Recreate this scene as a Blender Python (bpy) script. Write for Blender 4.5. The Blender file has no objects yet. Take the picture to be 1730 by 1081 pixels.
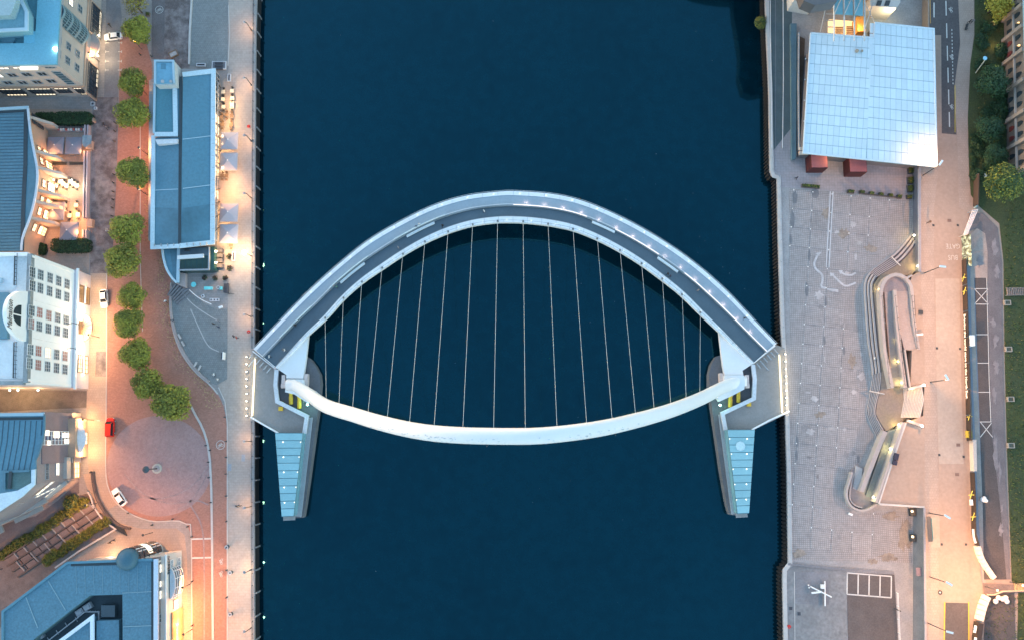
import bpy, math, random
from mathutils import Vector, Matrix
S = bpy.context.scene
C = S.collection
RND = random.Random(11)
PI = math.pi

# ---------------------------------------------------------------- camera, sky, sun, exposure
CAMZ = 195.0            # metres above the river
FPX = 1347.0            # focal length in photo pixels (1730 wide, a 28 mm lens)
TILT = math.atan2(200.0, FPX)
cd = bpy.data.cameras.new('camera'); cam = bpy.data.objects.new('camera', cd); C.objects.link(cam)
cam.location = (0, 0, CAMZ); cam.rotation_euler = (TILT, 0, 0)
cd.sensor_fit = 'HORIZONTAL'; cd.sensor_width = 36.0; cd.lens = 36.0 * FPX / 1730.0
cd.clip_start = 1.0; cd.clip_end = 6000.0
S.camera = cam
w = bpy.data.worlds.new('World'); S.world = w; w.use_nodes = True
nt = w.node_tree
bg = nt.nodes['Background']
sky = nt.nodes.new('ShaderNodeTexSky'); sky.sky_type = 'NISHITA'; sky.sun_disc = False
SUN_EL, SUN_ROT = math.radians(3.0), math.radians(300)
sky.sun_elevation = SUN_EL; sky.sun_rotation = SUN_ROT
sky.altitude = 50; sky.air_density = 1.0; sky.dust_density = 0.6; sky.ozone_density = 1.6
nt.links.new(sky.outputs[0], bg.inputs[0]); bg.inputs[1].default_value = 0.15
sl = bpy.data.lights.new('sun', 'SUN'); so = bpy.data.objects.new('sun', sl); C.objects.link(so)
sl.energy = 0.03; sl.angle = math.radians(25); sl.color = (1.0, 0.86, 0.72)
sd = Vector((math.sin(SUN_ROT) * math.cos(SUN_EL), math.cos(SUN_ROT) * math.cos(SUN_EL), math.sin(SUN_EL)))
so.rotation_euler = sd.to_track_quat('Z', 'Y').to_euler(); so.location = (0, 0, 300)
S.view_settings.view_transform = 'Standard'; S.view_settings.look = 'None'
S.view_settings.gamma = 1.0; S.view_settings.use_curve_mapping = False
S.view_settings.exposure = 3.3
LP = 0.135                # one scale for every lamp of the place
S.render.engine = 'CYCLES'
S.cycles.use_denoising = True
S.cycles.max_bounces = 5; S.cycles.diffuse_bounces = 2; S.cycles.glossy_bounces = 3; S.cycles.transmission_bounces = 3
S.cycles.sample_clamp_indirect = 6.0

QZ, RZ = 3.2, 6.2       # quay level, upper road level
ST, CT = math.sin(TILT), math.cos(TILT)

def ray(px, py):
    u = (px - 865.0) / FPX; v = (540.5 - py) / FPX
    return Vector((u, ST + v * CT, -CT + v * ST))
def P(px, py, z=QZ):
    d = ray(px, py); t = (z - CAMZ) / d.z
    return Vector((d.x * t, d.y * t, z))
def proj(q):
    v = Vector((q[0], q[1] * CT + (q[2] - CAMZ) * ST, -q[1] * ST + (q[2] - CAMZ) * CT)); return 865 + FPX * v.x / -v.z, 540.5 - FPX * v.y / -v.z
def PL(pts, z=QZ): return [P(x, y, z) for x, y in pts]

# ---------------------------------------------------------------- builders
ORG = {}
def setp(o, label=None, cat=None, group=None, kind=None):
    if label: o['label'] = label
    if cat: o['category'] = cat
    if group: o['group'] = group
    if kind: o['kind'] = kind
    return o
def thing(name, label, cat, loc=(0, 0, 0), group=None, rz=0):
    o = bpy.data.objects.new(name, None); C.objects.link(o); o.empty_display_size = 0.5
    o.location = loc; o.rotation_euler = (0, 0, rz); ORG[o.name] = Vector(loc)
    return setp(o, label, cat, group)

class MB:
    def __init__(s): s.v = []; s.f = []; s.mi = []; s.m = 0
    def add(s, vs, fs):
        b = len(s.v); s.v += [Vector(q) for q in vs]
        for f in fs: s.f.append([b + i for i in f]); s.mi.append(s.m)
        return s
    def prism(s, pts, z0, z1):
        p = [(q[0], q[1]) for q in pts]; n = len(p)
        a = sum(p[i][0] * p[(i + 1) % n][1] - p[(i + 1) % n][0] * p[i][1] for i in range(n))
        if a < 0: p.reverse()
        vs = [(x, y, z0) for x, y in p] + [(x, y, z1) for x, y in p]
        fs = [list(range(n, 2 * n)), list(range(n - 1, -1, -1))] + [[i, (i + 1) % n, n + (i + 1) % n, n + i] for i in range(n)]
        return s.add(vs, fs)
    def sheet(s, pts, z):
        p = [(q[0], q[1]) for q in pts]; n = len(p)
        a = sum(p[i][0] * p[(i + 1) % n][1] - p[(i + 1) % n][0] * p[i][1] for i in range(n))
        if a < 0: p.reverse()
        return s.add([(x, y, z) for x, y in p], [list(range(n))])
    def box(s, c, sz, rz=0.0, M=None):
        x, y, z = sz[0] / 2, sz[1] / 2, sz[2] / 2
        m = M if M is not None else Matrix.Translation(Vector(c)) @ Matrix.Rotation(rz, 4, 'Z')
        vs = [m @ Vector((a * x, b * y, d * z)) for d in (-1, 1) for a, b in ((-1, -1), (1, -1), (1, 1), (-1, 1))]
        return s.add(vs, [[3, 2, 1, 0], [4, 5, 6, 7], [0, 1, 5, 4], [1, 2, 6, 5], [2, 3, 7, 6], [3, 0, 4, 7]])
    def tube(s, p, q, r, r2=None, n=6, caps=True):
        p, q = Vector(p), Vector(q); r2 = r if r2 is None else r2
        d = (q - p)
        if d.length < 1e-6: return s
        d.normalize(); a = d.orthogonal().normalized(); b = d.cross(a)
        vs = []
        for c, rr in ((p, r), (q, r2)):
            for i in range(n):
                t = 2 * PI * i / n; vs.append(c + rr * (math.cos(t) * a + math.sin(t) * b))
        fs = [[i, (i + 1) % n, n + (i + 1) % n, n + i] for i in range(n)]
        if caps: fs += [list(range(n - 1, -1, -1)), list(range(n, 2 * n))]
        return s.add(vs, fs)
    def path(s, pts, r, n=6):
        for i in range(len(pts) - 1): s.tube(pts[i], pts[i + 1], r, n=n)
        return s
    def ball(s, c, r, nu=10, nv=6, sx=1, sy=1, sz=1):
        vs = [(c[0], c[1], c[2] - r * sz)]; fs = []
        for j in range(1, nv):
            t = PI * j / nv
            for i in range(nu):
                u = 2 * PI * i / nu
                vs.append((c[0] + r * sx * math.sin(t) * math.cos(u), c[1] + r * sy * math.sin(t) * math.sin(u), c[2] - r * sz * math.cos(t)))
        vs.append((c[0], c[1], c[2] + r * sz)); L = len(vs) - 1
        for i in range(nu): fs.append([0, 1 + (i + 1) % nu, 1 + i]); fs.append([L, 1 + (nv - 2) * nu + i, 1 + (nv - 2) * nu + (i + 1) % nu])
        for j in range(nv - 2):
            for i in range(nu):
                a = 1 + j * nu + i; b = 1 + j * nu + (i + 1) % nu
                fs.append([a, b, b + nu, a + nu])
        return s.add(vs, fs)
    def disc(s, c, r, n=20, z1=None):
        pts = [(c[0] + r * math.cos(2 * PI * i / n), c[1] + r * math.sin(2 * PI * i / n)) for i in range(n)]
        return s.sheet(pts, c[2]) if z1 is None else s.prism(pts, c[2], z1)
    def ring(s, c, r0, r1, n=24, a0=0, a1=2 * PI, z1=None):
        vs = []; fs = []
        for i in range(n + 1):
            t = a0 + (a1 - a0) * i / n
            for r in (r0, r1): vs.append((c[0] + r * math.cos(t), c[1] + r * math.sin(t), c[2]))
        for i in range(n): fs.append([2 * i, 2 * i + 1, 2 * i + 3, 2 * i + 2])
        return s.add(vs, fs)
    def strip(s, A, B, th=0.0):
        """sheet between two 3-D polylines; th > 0 gives it thickness downwards"""
        n = len(A); A = [Vector(a) for a in A]; B = [Vector(b) for b in B]
        nn = (A[1] - A[0]).cross(B[0] - A[0])
        if nn.z < 0: A, B = B, A
        if th == 0: return s.add(A + B, [[i, i + 1, n + i + 1, n + i] for i in range(n - 1)])
        dz = Vector((0, 0, th)); A2 = [a - dz for a in A]; B2 = [b - dz for b in B]
        fs = []
        for i in range(n - 1):
            fs += [[i, i + 1, n + i + 1, n + i], [2 * n + i + 1, 2 * n + i, 3 * n + i, 3 * n + i + 1],
                   [i + 1, i, 2 * n + i, 2 * n + i + 1], [n + i, n + i + 1, 3 * n + i + 1, 3 * n + i]]
        fs += [[0, n, 3 * n, 2 * n], [2 * n - 1, n - 1, 3 * n - 1, 4 * n - 1]]
        return s.add(A + B + A2 + B2, fs)
    def wall(s, pts, th, h):
        """wall of thickness th along a 3-D base polyline, h high"""
        L, Rr = offset(pts, th / 2), offset(pts, -th / 2)
        up = Vector((0, 0, h))
        return s.strip([p + up for p in L], [p + up for p in Rr], h)
    def obj(s, name, mat, parent=None, label=None, cat=None, group=None, kind=None, smooth=False, loc=None):
        me = bpy.data.meshes.new(name)
        if parent is not None: o0 = ORG[parent.name]
        elif loc is not None: o0 = Vector(loc)
        elif kind in ('structure', 'stuff'): o0 = Vector((0, 0, 0))
        else:
            n = max(1, len(s.v)); o0 = Vector((sum(q.x for q in s.v) / n, sum(q.y for q in s.v) / n, min(q.z for q in s.v)))
        me.from_pydata([tuple(q - o0) for q in s.v], [], s.f)
        mats = mat if isinstance(mat, (list, tuple)) else [mat]
        for m in mats: me.materials.append(m)
        if len(mats) > 1: me.polygons.foreach_set('material_index', s.mi)
        if smooth: me.polygons.foreach_set('use_smooth', [True] * len(me.polygons))
        me.update()
        o = bpy.data.objects.new(name, me); C.objects.link(o)
        if parent is not None: o.parent = parent
        else: o.location = o0
        ORG[o.name] = o0
        return setp(o, label, cat, group, kind)

def offset(pts, d):
    pts = [Vector(p) for p in pts]; n = len(pts); out = []
    for i in range(n):
        t0 = (pts[i] - pts[i - 1]) if i > 0 else None
        t1 = (pts[i + 1] - pts[i]) if i < n - 1 else None
        ns = []
        for t in (t0, t1):
            if t is not None:
                q = Vector((-t.y, t.x, 0)); q.normalize(); ns.append(q)
        m = ns[0] if len(ns) == 1 else (ns[0] + ns[1])
        if m.length < 1e-5: m = ns[0]
        m.normalize(); k = max(0.45, m.dot(ns[0]))
        out.append(pts[i] + m * (d / k))
    return out
def spline(pts, n):
    """Catmull-Rom through the points, n samples evenly by length"""
    pts = [Vector(p) for p in pts]; q = [pts[0] * 2 - pts[1]] + pts + [pts[-1] * 2 - pts[-2]]
    fine = []
    for i in range(1, len(q) - 2):
        for k in range(16):
            t = k / 16.0; a, b, c, d = q[i - 1], q[i], q[i + 1], q[i + 2]
            fine.append(0.5 * ((2 * b) + (c - a) * t + (2 * a - 5 * b + 4 * c - d) * t * t + (3 * b - a - 3 * c + d) * t ** 3))
    fine.append(pts[-1])
    return resample(fine, n)
def resample(pts, n):
    L = [0.0]
    for i in range(1, len(pts)): L.append(L[-1] + (pts[i] - pts[i - 1]).length)
    out = []; j = 0
    for k in range(n):
        t = L[-1] * k / (n - 1)
        while j < len(L) - 2 and L[j + 1] < t: j += 1
        f = 0 if L[j + 1] == L[j] else (t - L[j]) / (L[j + 1] - L[j])
        out.append(pts[j].lerp(pts[j + 1], min(1, max(0, f))))
    return out
ORDN = ['first', 'second', 'third', 'fourth', 'fifth', 'sixth', 'seventh', 'eighth', 'ninth', 'tenth', 'eleventh', 'twelfth', 'thirteenth', 'fourteenth', 'fifteenth', 'sixteenth', 'seventeenth', 'eighteenth', 'nineteenth', 'twentieth', 'twenty first', 'twenty second', 'twenty third', 'twenty fourth']
def nth(i, n):
    if i < 24: return ORDN[i]
    j = n - 1 - i
    return 'last' if j == 0 else (ORDN[j] + ' to last' if j < 12 else 'number %d' % (i + 1))
def copy_tree(o, parent=None):
    c = o.copy(); C.objects.link(c); ORG[c.name] = ORG.get(o.name, Vector())
    if parent is not None: c.parent = parent
    for ch in list(o.children): copy_tree(ch, c)
    return c
USED = set()
def place(proto, loc, rz=0.0, label=None, group=None, sc=None):
    o = proto if proto.name not in USED else copy_tree(proto)
    USED.add(proto.name)
    o.location = loc; o.rotation_euler = (0, 0, rz)
    if sc is not None: o.scale = sc if hasattr(sc, '__len__') else (sc, sc, sc)
    ORG[o.name] = Vector(loc)
    return setp(o, label, None, group)
def text(body, size, M, mat, parent, name='lettering', shear=0.0, extr=0.01, label=None, bold=0.0, sx=1.0):
    cu = bpy.data.curves.new(name, 'FONT'); cu.body = body; cu.size = size; cu.extrude = extr; cu.shear = shear; cu.offset = bold
    cu.align_x = 'CENTER'; cu.align_y = 'CENTER'; cu.resolution_u = 2; cu.materials.append(mat)
    o = bpy.data.objects.new(name, cu); C.objects.link(o)
    if parent is not None:
        M = Matrix.Translation(-ORG[parent.name]) @ M
    me = bpy.data.meshes.new_from_object(o.evaluated_get(bpy.context.evaluated_depsgraph_get())); me.name = name
    bpy.data.objects.remove(o); o = bpy.data.objects.new(name, me); C.objects.link(o)
    if parent is not None: o.parent = parent
    o.matrix_local = M @ Matrix.Scale(sx, 4, (1, 0, 0)); ORG[o.name] = Vector()
    if label: o['label'] = label
    return o

# ---------------------------------------------------------------- materials
MATS = {}
def Mt(name, col, rough=0.8, var=0.18, scale=0.25, fine=0.12, bump=0.0, metal=0.0, emit=None, es=0.0, rnd=0.0, col2=None, brick=None, ior=1.45, tint=None, c2w=0.5):
    if name in MATS: return MATS[name]
    m = bpy.data.materials.new(name); m.use_nodes = True; t = m.node_tree; b = t.nodes['Principled BSDF']
    b.inputs['Roughness'].default_value = rough; b.inputs['Metallic'].default_value = metal; b.inputs['IOR'].default_value = ior
    if tint: b.inputs['Specular Tint'].default_value = (*tint, 1)
    if emit: b.inputs['Emission Color'].default_value = (*emit, 1); b.inputs['Emission Strength'].default_value = es
    N, Lk = t.nodes.new, t.links.new
    geo = N('ShaderNodeNewGeometry')
    def noise(sc, det=4):
        n = N('ShaderNodeTexNoise'); n.inputs['Scale'].default_value = sc; n.inputs['Detail'].default_value = det
        n.inputs['Roughness'].default_value = 0.62; Lk(geo.outputs['Position'], n.inputs['Vector']); return n.outputs[0]
    def math_(op, a, bb):
        n = N('ShaderNodeMath'); n.operation = op
        for i, q in enumerate((a, bb)):
            if isinstance(q, (int, float)): n.inputs[i].default_value = q
            else: Lk(q, n.inputs[i])
        return n.outputs[0]
    n1 = noise(scale); n2 = noise(scale * 11, 3)
    def mixc(fac, a, bb):
        n = N('ShaderNodeMix'); n.data_type = 'RGBA'
        if isinstance(fac, (int, float)): n.inputs[0].default_value = fac
        else: Lk(fac, n.inputs[0])
        for i, q in ((6, a), (7, bb)):
            if isinstance(q, tuple): n.inputs[i].default_value = (*q, 1)
            else: Lk(q, n.inputs[i])
        return n.outputs[2]
    c = tuple(col)
    if col2:
        mr = N('ShaderNodeMapRange'); mr.inputs[1].default_value = c2w - 0.12; mr.inputs[2].default_value = c2w + 0.12; Lk(n1, mr.inputs[0])
        c = mixc(mr.outputs[0], tuple(col), tuple(col2))
    if brick:
        bw, bh, mort, mc, dark = brick
        tc = N('ShaderNodeTexCoord'); br = N('ShaderNodeTexBrick'); Lk(tc.outputs['Object'], br.inputs['Vector'])
        br.offset = dark.get('offset', 0.5); br.inputs['Scale'].default_value = 1.0
        br.inputs['Brick Width'].default_value = bw; br.inputs['Row Height'].default_value = bh; br.inputs['Mortar Size'].default_value = mort
        br.inputs['Mortar Smooth'].default_value = 0.3; br.inputs['Bias'].default_value = 0.0
        br.inputs['Color1'].default_value = (1, 1, 1, 1); v = dark.get('v', 0.85); br.inputs['Color2'].default_value = (v, v, v, 1); br.inputs['Mortar'].default_value = (*mc, 1)
        mm = N('ShaderNodeMix'); mm.data_type = 'RGBA'; mm.blend_type = 'MULTIPLY'; mm.inputs[0].default_value = 1.0
        if isinstance(c, tuple): mm.inputs[6].default_value = (*c, 1)
        else: Lk(c, mm.inputs[6])
        Lk(br.outputs['Color'], mm.inputs[7]); c = mm.outputs[2]
    f = math_('ADD', math_('MULTIPLY', math_('SUBTRACT', n1, 0.5), 3.6 * var), math_('MULTIPLY', math_('SUBTRACT', n2, 0.5), 4.2 * fine))
    f = math_('ADD', f, 1.0)
    if rnd:
        oi = N('ShaderNodeObjectInfo'); f = math_('MULTIPLY', f, math_('ADD', math_('MULTIPLY', math_('SUBTRACT', oi.outputs['Random'], 0.5), 2 * rnd), 1.0))
    hs = N('ShaderNodeMix'); hs.data_type = 'RGBA'; hs.blend_type = 'MULTIPLY'; hs.inputs[0].default_value = 1.0
    if isinstance(c, tuple): hs.inputs[6].default_value = (*c, 1)
    else: Lk(c, hs.inputs[6])
    Lk(f, hs.inputs[7]); Lk(hs.outputs[2], b.inputs['Base Color'])
    if bump:
        bp = N('ShaderNodeBump'); bp.inputs['Strength'].default_value = bump; bp.inputs['Distance'].default_value = 0.05
        Lk(n2, bp.inputs['Height']); Lk(bp.outputs[0], b.inputs['Normal'])
    MATS[name] = m
    return m
def glow(name, col, es): return Mt(name, (0.8, 0.8, 0.8), 0.5, 0, 0.2, 0, emit=col, es=es)

# colours are the base colours of the things themselves, cyan lit tops apart
paving = Mt('paving_beige', (0.42, 0.355, 0.315), 0.85, 0.12, 0.12, 0.10, bump=0.2, brick=(0.9, 0.6, 0.03, (0.8, 0.8, 0.8), {'v': 0.93}))
paving_g = Mt('paving_grey', (0.32, 0.295, 0.285), 0.85, 0.12, 0.12, 0.10, brick=(0.9, 0.45, 0.03, (0.72, 0.72, 0.74), {'v': 0.9}))
setts = Mt('setts_grey', (0.24, 0.25, 0.25), 0.85, 0.10, 0.15, 0.14, brick=(0.5, 0.5, 0.05, (0.75, 0.76, 0.78), {'v': 0.88}))
mottled = Mt('mottled_paving', (0.15, 0.12, 0.118), 0.85, 0.3, 0.5, 0.25, col2=(0.23, 0.195, 0.19))
brickroad = Mt('brick_paving', (0.41, 0.205, 0.155), 0.85, 0.12, 0.18, 0.12, brick=(0.42, 0.22, 0.02, (0.8, 0.8, 0.8), {'v': 0.8}))
roundmat = Mt('setts_mauve', (0.385, 0.25, 0.235), 0.85, 0.12, 0.12, 0.12, brick=(0.3, 0.3, 0.03, (0.8, 0.8, 0.82), {'v': 0.85}))
asphalt = Mt('asphalt', (0.10, 0.09, 0.092), 0.85, 0.15, 0.2, 0.2)
asphalt_d = Mt('asphalt_dark', (0.085, 0.075, 0.075), 0.85, 0.15, 0.3, 0.25)
asph_old = Mt('asphalt_patched', (0.19, 0.17, 0.175), 0.85, 0.2, 0.3, 0.2, col2=(0.13, 0.115, 0.12))
roadpale = Mt('road_pale', (0.41, 0.33, 0.275), 0.85, 0.10, 0.12, 0.10)
roadpink = Mt('road_pink', (0.36, 0.27, 0.22), 0.85, 0.10, 0.12, 0.10)
pathpink = Mt('path_pink', (0.40, 0.31, 0.26), 0.85, 0.08, 0.3, 0.1, brick=(0.6, 0.6, 0.04, (0.82, 0.82, 0.82), {'v': 0.92}))
slabs = Mt('slab_grid', (0.37, 0.345, 0.34), 0.85, 0.18, 0.10, 0.14, rnd=0.06, col2=(0.285, 0.265, 0.262), c2w=0.60, brick=(0.46, 0.46, 0.07, (0.66, 0.65, 0.65), {'v': 0.92, 'offset': 0.0}))
conc = Mt('concrete', (0.31, 0.30, 0.30), 0.85, 0.18, 0.25, 0.15, bump=0.2)
conc_d = Mt('concrete_dark', (0.2, 0.2, 0.215), 0.85, 0.2, 0.25, 0.15)
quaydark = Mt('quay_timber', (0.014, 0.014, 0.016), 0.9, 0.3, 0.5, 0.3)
kerbm = Mt('kerb_stone', (0.5, 0.47, 0.45), 0.8, 0.1, 0.5, 0.1)
white = Mt('white_paint', (0.80, 0.80, 0.80), 0.45, 0.03, 0.15, 0.02)
whitedirty = Mt('white_steel', (0.80, 0.80, 0.80), 0.4, 0.05, 0.2, 0.03)
markw = Mt('road_marking', (0.60, 0.58, 0.55), 0.8, 0.15, 0.8, 0.2)
marky = Mt('yellow_marking', (0.7, 0.48, 0.06), 0.8, 0.1, 0.8, 0.1)
yellow = Mt('yellow_paint', (0.72, 0.43, 0.04), 0.5, 0.05)
bluezinc = Mt('blue_zinc', (0.095, 0.225, 0.30), 0.55, 0.14, 0.15, 0.12, col2=(0.075, 0.195, 0.265), c2w=0.56)
bluezinc2 = Mt('blue_zinc_dark', (0.08, 0.185, 0.245), 0.55, 0.14, 0.15, 0.12)
bluefelt = Mt('blue_felt', (0.09, 0.20, 0.27), 0.8, 0.18, 0.2, 0.2, col2=(0.07, 0.165, 0.225), c2w=0.58)
bluepale = Mt('pale_blue_metal', (0.36, 0.50, 0.58), 0.5, 0.08, 0.2, 0.05)
cyanroof = Mt('cyan_roof', (0.16, 0.36, 0.48), 0.6, 0.12, 0.15, 0.10)
seamd = Mt('dark_seam', (0.05, 0.10, 0.14), 0.7, 0.1)
gutter = Mt('dark_gutter', (0.03, 0.05, 0.065), 0.7, 0.2)
stone = Mt('sandstone', (0.42, 0.37, 0.34), 0.85, 0.10, 0.3, 0.08)
stone_g = Mt('grey_stone', (0.25, 0.22, 0.23), 0.85, 0.12, 0.3, 0.12)
stone_o = Mt('orange_stone', (0.45, 0.30, 0.22), 0.85, 0.10, 0.3, 0.08)
rough_st = Mt('rubble_stone', (0.17, 0.145, 0.13), 0.9, 0.25, 0.5, 0.25)
render_w = Mt('white_render', (0.78, 0.79, 0.80), 0.7, 0.05, 0.12, 0.03)
cream = Mt('cream_render', (0.60, 0.54, 0.50), 0.75, 0.06, 0.2, 0.04)
lilac = Mt('lilac_stone', (0.52, 0.49, 0.54), 0.8, 0.08, 0.2, 0.06)
tarmac_w = Mt('white_felt', (0.58, 0.66, 0.70), 0.7, 0.14, 0.15, 0.08)
lead = Mt('mottled_lead', (0.22, 0.26, 0.28), 0.6, 0.3, 0.9, 0.3)
glassd = Mt('dark_glass', (0.03, 0.045, 0.06), 0.12, 0.2, 0.5, 0.1)
glassb = Mt('blue_glass', (0.05, 0.10, 0.13), 0.15, 0.2, 0.5, 0.1)
glasst = Mt('teal_glass', (0.16, 0.36, 0.42), 0.2, 0.15, 0.25, 0.08, ior=1.5)
glassg = Mt('green_glass', (0.015, 0.06, 0.065), 0.15, 0.15, 0.25, 0.08)
frame_d = Mt('dark_frame', (0.06, 0.065, 0.075), 0.5, 0.1)
frame_g = Mt('grey_frame', (0.32, 0.34, 0.37), 0.5, 0.1)
steel = Mt('galvanised_steel', (0.42, 0.45, 0.48), 0.4, 0.1, metal=0.3)
steel_d = Mt('dark_steel', (0.05, 0.055, 0.06), 0.5, 0.15)
red = Mt('red_paint', (0.42, 0.055, 0.05), 0.5, 0.06, 0.4, 0.05)
redbox = Mt('maroon_panels', (0.055, 0.010, 0.014), 0.65, 0.12, 0.3, 0.06, brick=(0.5, 0.5, 0.03, (0.8, 0.8, 0.8), {'v': 0.9}))
timber = Mt('timber', (0.22, 0.14, 0.09), 0.8, 0.2)
fabricg = Mt('grey_canvas', (0.22, 0.225, 0.275), 0.9, 0.06, 0.3, 0.04)
fabricl = Mt('pale_canvas', (0.40, 0.38, 0.42), 0.9, 0.06, 0.3, 0.04)
cyan_t = Mt('cyan_lit_top', (0.16, 0.62, 0.64), 0.6, 0.1, 1.0, 0.1)  # cyan light on the terrace tables put into the top colour
soil = Mt('soil', (0.10, 0.075, 0.06), 0.95, 0.3, 0.6, 0.3)
gardenm = Mt('garden_paving', (0.20, 0.155, 0.14), 0.9, 0.25, 0.5, 0.25)
grassm = Mt('grass_ground', (0.065, 0.085, 0.03), 0.95, 0.35, 0.25, 0.35, col2=(0.04, 0.055, 0.025))
leaf1 = Mt('leaf_green', (0.27, 0.265, 0.035), 0.7, 0.25, 0.5, 0.2, rnd=0.12)
leaf2 = Mt('leaf_dark', (0.15, 0.16, 0.026), 0.7, 0.25, 0.5, 0.2, rnd=0.12)
leaf3 = Mt('leaf_yellow', (0.34, 0.27, 0.03), 0.7, 0.25, 0.5, 0.2)
leafd = Mt('leaf_conifer', (0.02, 0.055, 0.026), 0.7, 0.3, 0.8, 0.2)
leafh = Mt('hedge_leaf', (0.02, 0.06, 0.018), 0.7, 0.3, 0.8, 0.2)
bark = Mt('bark', (0.09, 0.07, 0.055), 0.9, 0.2)
litwin = glow('lit_window', (1.0, 0.80, 0.50), 0.16)
litwarm = glow('lit_orange', (1.0, 0.52, 0.16), 0.15)
litpink = Mt('curtained_window', (0.25, 0.12, 0.10), 0.6, 0.3, 0.8, 0.2, emit=(0.6, 0.25, 0.18), es=0.02)
# ================================================================ THE SETTING: water, banks, roads
watm = Mt('river_water', (0.0005, 0.0125, 0.0210), 0.06, 0.25, 0.03, 0.25, bump=0.035, ior=1.66, tint=(0.14, 0.62, 0.88))
MB().sheet([(-900, -900), (900, -900), (900, 900), (-900, 900)], 0).obj('river_water', watm, kind='structure')

ff = MB()
for i in range(80):
    if i < 55: x, y = RND.gauss(1120, 90), RND.gauss(400, 90)
    else: x, y = RND.uniform(460, 1280), RND.uniform(10, 1070)
    if not 450 < x < 1285: continue
    p = P(x, y, 0.02); r = RND.uniform(.03, .09); a = RND.random() * 6
    ff.add([p + Vector((r * math.cos(a + q), r * .7 * math.sin(a + q), 0)) for q in (0, 1.3, 2.6, 3.9, 5.2)], [[0, 1, 2, 3, 4]])
ff.obj('foam_flecks', Mt('foam', (.22, .27, .30), .8), kind='stuff')
def land(name, pts, z0, z1, mat): return MB().prism(pts, z0, z1).obj(name, mat, kind='structure')
XL = -700.0
QE = [P(436, -40), P(433, 60), P(431.5, 300), P(430.5, 600), P(430, 800), P(431, 1120)]        # top edge of the left quay wall
left_quay = land('left_quay', [Vector((XL, 700, 0)), Vector((QE[0].x, 700, 0))] + QE + [Vector((QE[-1].x, -600, 0)), Vector((XL, -600, 0))], -3, QZ, paving_g)
QR = [P(1291, -40), P(1293, 40), P(1298, 150), P(1300, 290), P(1303, 298), P(1312, 301), P(1314, 400), P(1318, 540), P(1322, 620), P(1326, 700), P(1329, 800), P(1331, 950), P(1322, 962), P(1321.5, 980), P(1324, 1120)]
right_quay = land('right_quay', [Vector((700, 700, 0)), Vector((QR[0].x, 700, 0))] + QR + [Vector((QR[-1].x, -600, 0)), Vector((700, -600, 0))], -3, QZ, conc)
TE = [P(1568, -60, RZ), P(1568, 40, RZ), P(1560, 200, RZ), P(1553, 283, RZ), P(1553.5, 460, RZ), P(1541, 466, RZ), P(1536, 480, RZ), P(1545, 500, RZ), P(1550, 588, RZ), P(1541, 590, RZ), P(1538, 652, RZ),
      P(1562, 648, RZ), P(1560, 702, RZ), P(1531, 714, RZ), P(1484, 851, RZ), P(1561, 856, RZ), P(1562, 960, RZ), P(1563, 1120, RZ)]
upper = land('upper_terrace', [Vector((700, 700, 0)), Vector((TE[0].x, 700, 0))] + TE + [Vector((TE[-1].x, -600, 0)), Vector((700, -600, 0))], QZ - 0.5, RZ, roadpink)

_lay = [0]
def lay(name, pts, mat, z=QZ, k=1):
    """flush sheet; k = its place in the stack (12 mm steps)"""
    return MB().sheet(PL(pts, z), z + 0.012 * k).obj(name, mat, kind='structure')
def curve2(pts, n=24): return [(p.x, p.y) for p in spline([Vector((x, y, 0)) for x, y in pts], n)]

# left bank
lay('quay_promenade', [(386, -20), (386, 118), (384, 130), (372, 140), (366, 420), (378, 470), (381, 640), (368, 650), (380, 676), (384, 712), (385, 1100), (425, 1100), (424, 600), (425, 300), (427, -20)], paving)
lay('upper_terrace_paving', [(324, -20), (320, 112), (384, 118), (386, -20)], setts, k=2)
lay('service_lane', [(272, -20), (268, 104), (320, 130), (324, -20)], mottled, k=1)
lay('cycle_lane', [(257, -20), (256, 100), (277, 100), (279, -20)], asph_old, k=3)
c_r = curve2([(289, 478), (287, 515), (293, 560), (308, 598), (332, 630), (355, 650), (372, 672), (381, 700), (384, 730)], 26)
brk = [(203, 60), (201, 170), (197, 300), (190, 440), (181, 452), (180, 640), (179, 790), (183, 822), (196, 848), (222, 868), (258, 880), (300, 879), (316, 886), (323, 902), (325, 1100), (384, 1100)] + c_r[::-1] + [(283, 440), (272, 420), (256, 410), (252, 250), (257, 110), (244, 60)]
lay('brick_road', brk, brickroad, k=2)
rc = [(268 + 90 * math.cos(a) * (1 if math.cos(a) > 0 else 0.97), 788 + (84 if math.sin(a) > 0 else 86) * math.sin(a)) for a in [2 * PI * i / 48 for i in range(48)]]
lay('turning_circle', rc, roundmat, k=3)
lay('parking_strip', [(180, -20), (178, 60), (176, 165), (199, 165), (203, 60), (206, 30), (200, -20)], conc_d, k=1)
lay('dark_square', [(158, 165), (154, 300), (152, 462), (182, 462), (190, 440), (197, 300), (200, 165)], mottled, k=3)
lay('west_pavement', [(152, 462), (146, 700), (150, 800), (166, 870), (198, 852), (184, 824), (179, 790), (180, 462)], pathpink, k=4)
lay('paving_patch', [(163, 594), (161, 636), (180, 636), (181, 594)], mottled, k=5)
lay('alley_paving', [(-30, 658), (150, 660), (149, 688), (60, 692), (-30, 697)], rough_st, k=2)
lay('courtyard_paving', [(60, 185), (155, 185), (150, 462), (-30, 470), (-30, 180)], pathpink, k=1)
lay('south_pavement', [(150, 800), (166, 860), (198, 882), (240, 893), (298, 892), (312, 903), (316, 940), (317, 1100), (290, 1100), (290, 960), (100, 962), (196, 895), (160, 862), (140, 800)], pathpink, k=1.5)
fan = curve2([(288, 484), (287, 520), (294, 560), (309, 596), (333, 628), (352, 645)], 20)
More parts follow.
